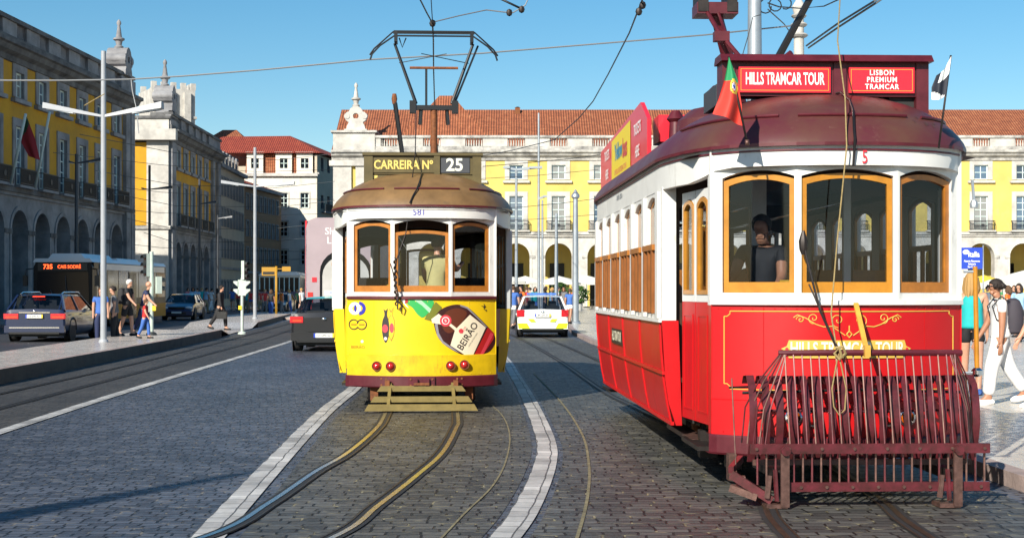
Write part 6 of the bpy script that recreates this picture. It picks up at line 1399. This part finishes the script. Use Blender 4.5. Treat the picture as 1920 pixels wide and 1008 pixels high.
# ================================================================== PEOPLE
SK = []
def skin_obj(name, verts, edges, rad, m, parent, sub=1, root=0):
    me = bpy.data.meshes.new(name); me.from_pydata([tuple(v) for v in verts], edges, []); me.materials.append(m)
    o = bpy.data.objects.new(name, me); COL.objects.link(o); o.parent = parent
    md = o.modifiers.new('Skin', 'SKIN'); md.use_smooth_shade = True; md.branch_smoothing = .6
    for i, r in enumerate(rad): sv = me.skin_vertices[0].data[i]; sv.radius = r if isinstance(r, tuple) else (r, r); sv.use_root = (i == root)
    s2 = o.modifiers.new('Sub', 'SUBSURF'); s2.levels = sub; s2.render_levels = sub
    SK.append(o); return o
def dirv(a, b=0): return V((math.sin(b), -math.sin(a), -math.cos(a))).normalized()   # facing -Y; a>0 swings forward
def person(label, loc, rz, h, pose, wear, group=None, near=False):
    """facing -Y locally. pose: thigh/shin/upper arm/forearm swing angles in degrees (forward +)"""
    k = h/1.75; t = thing('person', label, 'person', loc, rz, group); sk = M_[wear.get('skin', 'skin')]
    tl, tr, sl, sr = [R(a) for a in pose.get('legs', (20, -18, 5, -35))]; al, ar_, fl, fr_ = [R(a) for a in pose.get('arms', (-20, 20, 0, 35))]
    lean = R(pose.get('lean', 3)); ab = R(pose.get('abd', 6))
    pel = V((0, 0, .0)); up = V((0, -math.sin(lean), math.cos(lean)))
    J = {}; J['pel'] = pel; J['waist'] = up*.17; J['chest'] = up*.36; J['neck'] = up*.49; J['head0'] = up*.55+V((0, -.01, 0))
    hd = up*.555+V((0, -.02, .0)); J['head'] = hd+V((0, -.01, .085)); J['crown'] = hd+V((0, .0, .17))
    for s, th, sh, ua, fa, nm in ((1, tl, sl, al, fl, 'L'), (-1, tr, sr, ar_, fr_, 'R')):
        J['hip'+nm] = V((s*.09, 0, -.02)); J['kn'+nm] = J['hip'+nm]+dirv(th)*.43; J['an'+nm] = J['kn'+nm]+dirv(sh)*.42
        tilt = min(0, sh)*.5; J['hl'+nm] = J['an'+nm]+V((0, .04, -.05)); J['to'+nm] = J['an'+nm]+V((s*.02, -.15, -.055+.12*math.sin(-tilt)*-1))
        J['sh'+nm] = J['chest']+up*.09+V((s*.175, 0, 0)); J['el'+nm] = J['sh'+nm]+(dirv(ua, s*ab))*.29; J['wr'+nm] = J['el'+nm]+dirv(fa, s*ab*.3)*.25; J['ha'+nm] = J['wr'+nm]+dirv(fa, 0)*.09
    low = min(J['anL'].z, J['anR'].z, J['toL'].z+.05, J['toR'].z+.05)-.075
    for q in J: J[q] = (J[q]-V((0, 0, low)))*k
    names = list(J); idx = {n: i for i, n in enumerate(names)}; bl = wear.get('build', 1)
    rad = dict(pel=(.15, .115), waist=(.13, .105), chest=(.155, .115), neck=.055, head0=.06, head=.102, crown=.078)
    for n in 'LR': rad.update({'hip'+n: .10, 'kn'+n: .066, 'an'+n: .044, 'hl'+n: .036, 'to'+n: .03, 'sh'+n: .064, 'el'+n: .047, 'wr'+n: .030, 'ha'+n: .034})
    E = [('pel', 'waist'), ('waist', 'chest'), ('chest', 'neck'), ('neck', 'head0'), ('head0', 'head'), ('head', 'crown')]
    for n in 'LR': E += [('pel', 'hip'+n), ('hip'+n, 'kn'+n), ('kn'+n, 'an'+n), ('an'+n, 'hl'+n), ('an'+n, 'to'+n), ('chest', 'sh'+n), ('sh'+n, 'el'+n), ('el'+n, 'wr'+n), ('wr'+n, 'ha'+n)]
    vs = [J[n] for n in names]; ed = [(idx[a], idx[b_]) for a, b_ in E]
    rd = [tuple(x*k for x in rad[n]) if isinstance(rad[n], tuple) else rad[n]*k for n in names]
    def addv(p, r, par): vs.append(p); rd.append(r*k); ed.append((par, len(vs)-1)); return len(vs)-1
    nz = addv(J['head']+V((0, -.098, -.012))*k, .016, idx['head'])
    addv(J['head']+V((0, -.078, -.065))*k, .028, idx['head0'])
    if near:
        for s, n in ((1, 'L'), (-1, 'R')):
            d = (J['ha'+n]-J['wr'+n]).normalized(); side = V((0, -1, 0)) if abs(d.z) > .5 else V((0, 0, 1))
            side = (side-d*side.dot(d)).normalized(); inn = V((-s, 0, 0))
            for f in range(4):
                b0 = J['ha'+n]+side*(.022-.0155*f)*k+d*.012*k; L = (.075, .085, .08, .062)[f]*k
                a = addv(b0+d*.01*k, .009, idx['ha'+n]); a = addv(b0+d*L*.5+inn*.006*k, .0085, a); addv(b0+d*L*.9+inn*(.018+.006*f)*k, .0075, a)
            a = addv(J['wr'+n]+d*.03*k+side*.035*k, .010, idx['wr'+n]); addv(J['wr'+n]+d*.075*k+side*.05*k+inn*.015*k, .0085, a)
    skin_obj('body', vs, ed, rd, sk, t, 2 if near else 1)
    def garment(name, ns, es, extra, m, mod=None):
        ii = {n: i for i, n in enumerate(ns)}; vv = [J[n] if n in J else mod[n][0] for n in ns]
        rr_ = []
        for n in ns:
            r = rad[n] if n in rad else mod[n][1]; e = extra.get(n, .012) if isinstance(extra, dict) else extra
            rr_.append(tuple((x+e)*k for x in r) if isinstance(r, tuple) else (r+e)*k)
        return skin_obj(name, vv, [(ii[a], ii[b_]) for a, b_ in es], rr_, m, t, 2 if near else 1)
    top = wear.get('top')
    if top:
        ns = ['hem', 'pel', 'waist', 'chest', 'collar']; es = [('hem', 'pel'), ('pel', 'waist'), ('waist', 'chest'), ('chest', 'collar')]; mod = {'collar': (J['chest'].lerp(J['neck'], .66), .075), 'hem': (J['pel']+(J['pel']-J['waist'])*.35, (.185, .15))}
        if wear.get('sleeve', 'short') != 'none':
            for n in 'LR':
                ns.append('sh'+n); es.append(('chest', 'sh'+n))
                if wear.get('sleeve') == 'long': ns += ['el'+n, 'wr'+n]; es += [('sh'+n, 'el'+n), ('el'+n, 'wr'+n)]
                else: mod['sl'+n] = (J['sh'+n].lerp(J['el'+n], .62), .045); ns.append('sl'+n); es.append(('sh'+n, 'sl'+n))
        garment('shirt', ns, es, {'hem': .0, 'pel': .030, 'waist': .028, 'chest': .022}, M_[top], mod)
    leg = wear.get('bottom')
    if leg:
        ns = ['pel', 'belt']; es = [('pel', 'belt')]; mod = {'belt': (J['pel'].lerp(J['waist'], .75), (.145, .12))}; ln = wear.get('leglen', 'long')
        for n in 'LR':
            ns.append('hip'+n); es.append(('pel', 'hip'+n))
            if ln == 'long': mod['cu'+n] = (J['kn'+n].lerp(J['an'+n], .93), .05); ns += ['kn'+n, 'cu'+n]; es += [('hip'+n, 'kn'+n), ('kn'+n, 'cu'+n)]
            else: mod['cu'+n] = (J['hip'+n].lerp(J['kn'+n], .55 if ln == 'shorts' else .9), .08); ns.append('cu'+n); es.append(('hip'+n, 'cu'+n))
        e = wear.get('loose', .018); garment('trousers' if ln == 'long' else 'shorts', ns, es, {n: e for n in ns} | {'pel': .018, 'belt': 0}, M_[leg], mod)
    hair = M_[wear.get('hair', 'hair_dark')]; b = MB(); c = J['head']+V((0, .010, .012))*k
    rows = []; n_ = 14; hr = random.Random(int(h*1000))
    for i in range(7):
        row = []
        for j in range(n_):
            a = 2*math.pi*j/n_; front = max(0, -math.sin(a))**.8; ph2 = math.radians((122-60*front)*i/6); r = .099*k*(1+.05*hr.random())*(1-.09*(i/6)**2); row.append(c+V((r*.92*math.sin(ph2)*math.cos(a), r*1.10*math.sin(ph2)*math.sin(a), r*math.cos(ph2))))
        rows.append(row)
    b.grid(rows, hair, True, cu=True)
    hl = wear.get('hairlen', 0)
    if hl:
        for j in range(9):
            a = R(-15+210*j/8); p0_ = c+V((.07*math.cos(a), .08*math.sin(a), .02))*k; b.tube([p0_, p0_+V((.02*math.cos(a), .03*math.sin(a), -hl*.5))*k, p0_+V((.01*math.cos(a)+.01*hr.random(), .02+.02*hr.random(), -hl*(.85+.15*hr.random())))*k], [.034*k, .038*k, .014*k], hair, 6)
    b.build('hair', t)
    b = MB(); sm_ = M_[wear.get('shoes', 'c_black')]
    for n in 'LR':
        A = J['hl'+n]; B = J['to'+n]; d = (B-A).normalized()
        b.tube([A-d*.035*k+V((0, 0, -.002)), A+V((0, 0, .01)), A.lerp(B, .5)+V((0, 0, .004)), B, B+d*.05*k], [.03*k, .045*k, .048*k, .044*k, .02*k], sm_, 8)
        b.build if 0 else None
    b.build('shoes', t)
    if near:
        b = MB()
        for s in (-1, 1):
            b.ell(J['head']+V((s*.033, -.080, .012))*k, (.012*k, .007*k, .007*k), M_['white'], 8); b.ell(J['head']+V((s*.033, -.086, .012))*k, (.005*k, .004*k, .005*k), M_['black'], 6)
            b.ell(J['head']+V((s*.085, .005, -.005))*k, (.012*k, .022*k, .033*k), sk, 8)
        b.build('eyes_and_ears', t); b = MB(); b.ell(J['head']+V((0, -.084, -.045))*k, (.024*k, .008*k, .007*k), M_['c_red'], 8); b.build('mouth', t)
        if wear.get('glasses'):
            b = MB()
            for s in (-1, 1): b.ell(J['head']+V((s*.035, -.092, .012))*k, (.028*k, .010*k, .02*k), M_['black'], 10); b.beam(J['head']+V((s*.06, -.085, .015))*k, J['head']+V((s*.09, .02, .012))*k, .006, .01, M_['black'])
            b.beam(J['head']+V((-.02, -.098, .015))*k, J['head']+V((.02, -.098, .015))*k, .005, .006, M_['black'], up=(0, 1, 0)); b.build('sunglasses', t)
    if wear.get('skirt'):
        b = MB(); z0 = J['pel'].z; rows = [[(r*math.cos(a), r*.75*math.sin(a)*1.05, z) for a in [2*math.pi*j/16 for j in range(16)]] for r, z in ((.13*k, z0+.14*k), (.16*k, z0-.02*k), (.20*k, z0-.25*k), (.24*k, z0-wear['skirt']*k))]; b.grid(rows, M_[wear.get('skirtm', top)], True, cu=True); b.build('skirt', t)
    if wear.get('pack'):
        b = MB(); c = J['chest']+V((0, .19, -.08))*k; pm = M_[wear['pack']]
        rows = []
        for zz, w, dd in ((-.27, .11, .06), (-.24, .15, .10), (-.1, .16, .12), (.08, .15, .11), (.18, .12, .07), (.21, .06, .03)):
            rows.append([c+V((w*math.copysign(abs(math.cos(a))**.6, math.cos(a)), dd*math.copysign(abs(math.sin(a))**.6, math.sin(a)), zz))*k for a in [2*math.pi*j/16 for j in range(16)]])
        b.grid(rows, pm, True, cu=True); b.face(rows[0], pm); b.face(rows[-1], pm)
        b.tube([c+V((.0, .13, -.22))*k, c+V((.05, .15, -.1))*k, c+V((.0, .14, .06))*k], .014*k, M_['c_grey'], 6)
        o = b.build('backpack'); o.parent = None; o.location = loc; o.rotation_euler = (0, 0, rz); tag(o, wear['packlabel'], 'backpack')
        b = MB()
        for s in (-1, 1): b.tube([c+V((s*.09, -.07, .16))*k, J['sh'+('L' if s > 0 else 'R')]+V((-s*.05, -.0, .065))*k, J['chest']+V((s*.11, -.115, .02))*k, J['waist']+V((s*.13, -.08, .04))*k, c+V((s*.11, -.05, -.22))*k], .009*k, M_['c_black'], 6)
        b.build('strap', o)
    return t, J
def at(px, py, z=.12): q = G(px, py, z); return (q.x, q.y, z)
q = at(1876, 757); person('woman in white T-shirt and white trousers striding left with a dark backpack', q, R(-92), 1.66, dict(legs=(20, -18, 6, -34), arms=(2, 14, 4, 30), lean=4), dict(top='c_white', bottom='c_white', loose=.035, hair='hair_dark', hairlen=.06, skin='skin_tan', shoes='c_white', glasses=True, pack='c_pack', packlabel='dark grey backpack worn by the woman in white'), near=True)
q = at(1835, 742); person('woman with long blond hair in teal strapless top and black shorts', (q[0], q[1]+.3, .12), R(165), 1.74, dict(legs=(8, -8, 4, -10), arms=(-10, 8, -4, 12)), dict(top='c_teal', sleeve='none', bottom='c_black', leglen='shorts', hair='hair_blond', hairlen=.30, skin='skin', shoes='c_blue'), near=True)
q = at(1958, 762); person('woman with brown hair in a yellow top at the right edge', (q[0]+.02, q[1], .12), R(-80), 1.70, dict(legs=(24, -20, 6, -36), arms=(-10, 18, 0, 30)), dict(top='c_yellow', sleeve='none', bottom='c_orange', leglen='shorts', hair='hair_brown', hairlen=.12, skin='skin', shoes='c_white', glasses=True), near=True)
q = at(424, 620, .03); t, J = person('man in black suit walking right with a briefcase on the crossing', (q[0]-.45, 55.2, .03), R(80), 1.82, dict(legs=(20, -22, 4, -36), arms=(-8, 8, -2, 14), lean=2), dict(top='c_black', sleeve='long', bottom='c_black', hair='hair_dark', skin='skin', shoes='c_black'))
b = MB(); b.box((-.2, -.05, -.28), (.2, .05, 0), M_['black']); b.tube([(-.06, 0, 0), (-.05, 0, .05), (.05, 0, .05), (.06, 0, 0)], .01, M_['black'], 5); o = b.build('briefcase'); o.location = V(t.location)+Matrix.Rotation(R(80), 3, 'Z') @ (J['haR']+V((0, 0, -.07))); o.rotation_euler = (0, 0, R(170)); tag(o, 'black briefcase carried by the man in the black suit', 'briefcase')
q = at(238, 629, .25); person('white haired person in black top and dark shorts with a shoulder bag', q, R(80), 1.70, dict(legs=(14, -10, 2, -20), arms=(10, 25, 15, 45), lean=6), dict(top='c_black', bottom='c_black', leglen='knee', hair='hair_white', skin='skin', shoes='c_black', pack='c_black', packlabel='black bag on the back of the white haired person'))
q = at(262, 629, .25); person('bald man in navy shirt leaning forward at the near traffic light', (q[0], q[1]+.5, .25), R(80), 1.66, dict(legs=(20, -16, 2, -30), arms=(15, 30, 20, 50), lean=14), dict(top='c_navy', bottom='c_navy', hair='skin', skin='skin', shoes='c_black'))
q = at(272, 634, .25); person('child in bright red top beside the near traffic light', q, R(85), 1.12, dict(legs=(16, -14, 2, -26), arms=(-10, 15, 0, 30), lean=3), dict(top='c_red', bottom='c_blue', hair='hair_brown', skin='skin', shoes='c_black'))
q = at(165, 634, .25); person('person in blue shirt standing behind the blue estate car', (q[0]+.0, q[1]+1.2, .02), R(20), 1.68, dict(legs=(4, -4, 0, -4), arms=(0, 0, 5, 5), lean=0), dict(top='c_blue', bottom='c_navy', hair='hair_brown', shoes='c_black'))
q = at(180, 634, .25); person('person in dark clothes leaning at the bus door left of the lamp', (q[0], q[1]+1.8, .02), R(-70), 1.72, dict(legs=(6, -6, 0, -10), arms=(0, 10, 10, 20), lean=2), dict(top='c_grey', bottom='c_black', hair='hair_dark', shoes='c_black'))
# people aboard
person('passenger in pale yellow shirt seen from behind through the rear window of the yellow tram', (-1.17+.16, 18.98, .66), R(165), 1.66, dict(legs=(2, -2, 0, 0), arms=(20, 55, 60, 110)), dict(top='c_cream', bottom='c_khaki', hair='hair_brown', skin='skin', shoes='c_black'))
person('short dark haired passenger low in the side window of the yellow tram', (-1.17-.62, 19.95, .52), R(150), 1.25, dict(legs=(2, -2, 0, 0), arms=(20, 25, 60, 60)), dict(top='c_black', bottom='c_black', hair='hair_dark', skin='skin'))
person('driver in dark uniform behind the left window of the red tram', (2.53-.48, 11.62, .60), R(-25), 1.62, dict(legs=(2, -2, 0, 0), arms=(25, 35, 70, 80)), dict(top='c_black', bottom='c_black', hair='hair_dark', skin='skin_tan'))
person('dark haired passenger seated inside the red tram behind the centre window', (2.53-.35, 13.35, .50), R(20), 1.30, dict(legs=(2, -2, 0, 0), arms=(10, 15, 40, 50)), dict(top='c_black', bottom='c_black', hair='hair_dark', skin='skin'))
# crowds
rnd = random.Random(11)
TOPS = [('white', 'c_white'), ('black', 'c_black'), ('navy', 'c_navy'), ('red', 'c_red'), ('teal', 'c_teal'), ('yellow', 'c_yellow'), ('grey', 'c_grey'), ('blue', 'c_blue'), ('pink', 'c_pink'), ('green', 'c_green'), ('orange', 'c_orange'), ('light blue', 'c_lightblue')]
BOTS = [('black', 'c_black'), ('khaki', 'c_khaki'), ('blue', 'c_blue'), ('white', 'c_white'), ('grey', 'c_grey')]
USED = set()
def crowd(spots, where, group, z=.12):
    for i, (px, Y, h) in enumerate(spots):
        while True:
            tn, tm = rnd.choice(TOPS); bn, bm_ = rnd.choice(BOTS); kk = (tn, bn, where)
            if kk not in USED: USED.add(kk); break
        sh = rnd.random() < .45; x = (px-960)*Y/F
        a = rnd.uniform(5, 22); person(f'distant person in {tn} top and {bn} {"shorts" if sh else "trousers"} {where}', (x, Y, z), rnd.uniform(0, 6.28), h, dict(legs=(a, -a, a*.2, -a*1.6), arms=(-a*.8, a*.8, -a*.3, a*1.4)), dict(top=tm, bottom=bm_, leglen='shorts' if sh else 'long', hair=rnd.choice(['hair_dark', 'hair_brown', 'hair_blond', 'hair_dark']), hairlen=rnd.choice([0, 0, .15, .22]), skin=rnd.choice(['skin', 'skin_tan', 'skin_pale'])), group)
crowd([(962, 54, 1.7), (970, 57, 1.66), (979, 60, 1.72), (986, 66, 1.7), (995, 72, 1.66), (1003, 74, 1.7), (1022, 76, 1.72), (1034, 74, 1.68), (1045, 78, 1.7), (1068, 62, 1.6), (1074, 66, 1.72), (1057, 80, 1.7)], 'around the white patrol car', 'people gathered around the patrol car')
crowd([(1850, 62, 1.7), (1893, 44, 1.66), (1902, 56, 1.7), (1912, 40, 1.72), (1826, 62, 1.7), (1878, 70, 1.7), (1896, 66, 1.66), (1814, 70, 1.7)], 'on the square beyond the banner', 'people strolling on the right of the square')
crowd([(352, 96, 1.7), (362, 92, 1.72), (371, 98, 1.68), (378, 100, 1.7), (386, 90, 1.72), (396, 96, 1.66), (408, 104, 1.7), (436, 100, 1.72), (446, 106, 1.7)], 'in the shade before the second palace', 'people in the shade of the left palaces')
crowd([(461, 100, 1.7), (470, 110, 1.7), (496, 94, 1.72), (508, 86, 1.7), (528, 92, 1.74), (543, 98, 1.7), (556, 104, 1.7), (566, 88, 1.8), (488, 108, 1.7)], 'by the yellow signpost', 'people waiting by the yellow signpost', z=.0)
# freeze the grown bodies into plain meshes
bpy.context.view_layer.update(); dg = bpy.context.evaluated_depsgraph_get(); fro = []
for o in SK: fro.append(bpy.data.meshes.new_from_object(o.evaluated_get(dg)))
for o, me in zip(SK, fro):
    mt = o.data.materials[0]; nm = o.data.name; o.modifiers.clear(); o.data = me
    if not me.materials: me.materials.append(mt)
    me.polygons.foreach_set('use_smooth', [True]*len(me.polygons))
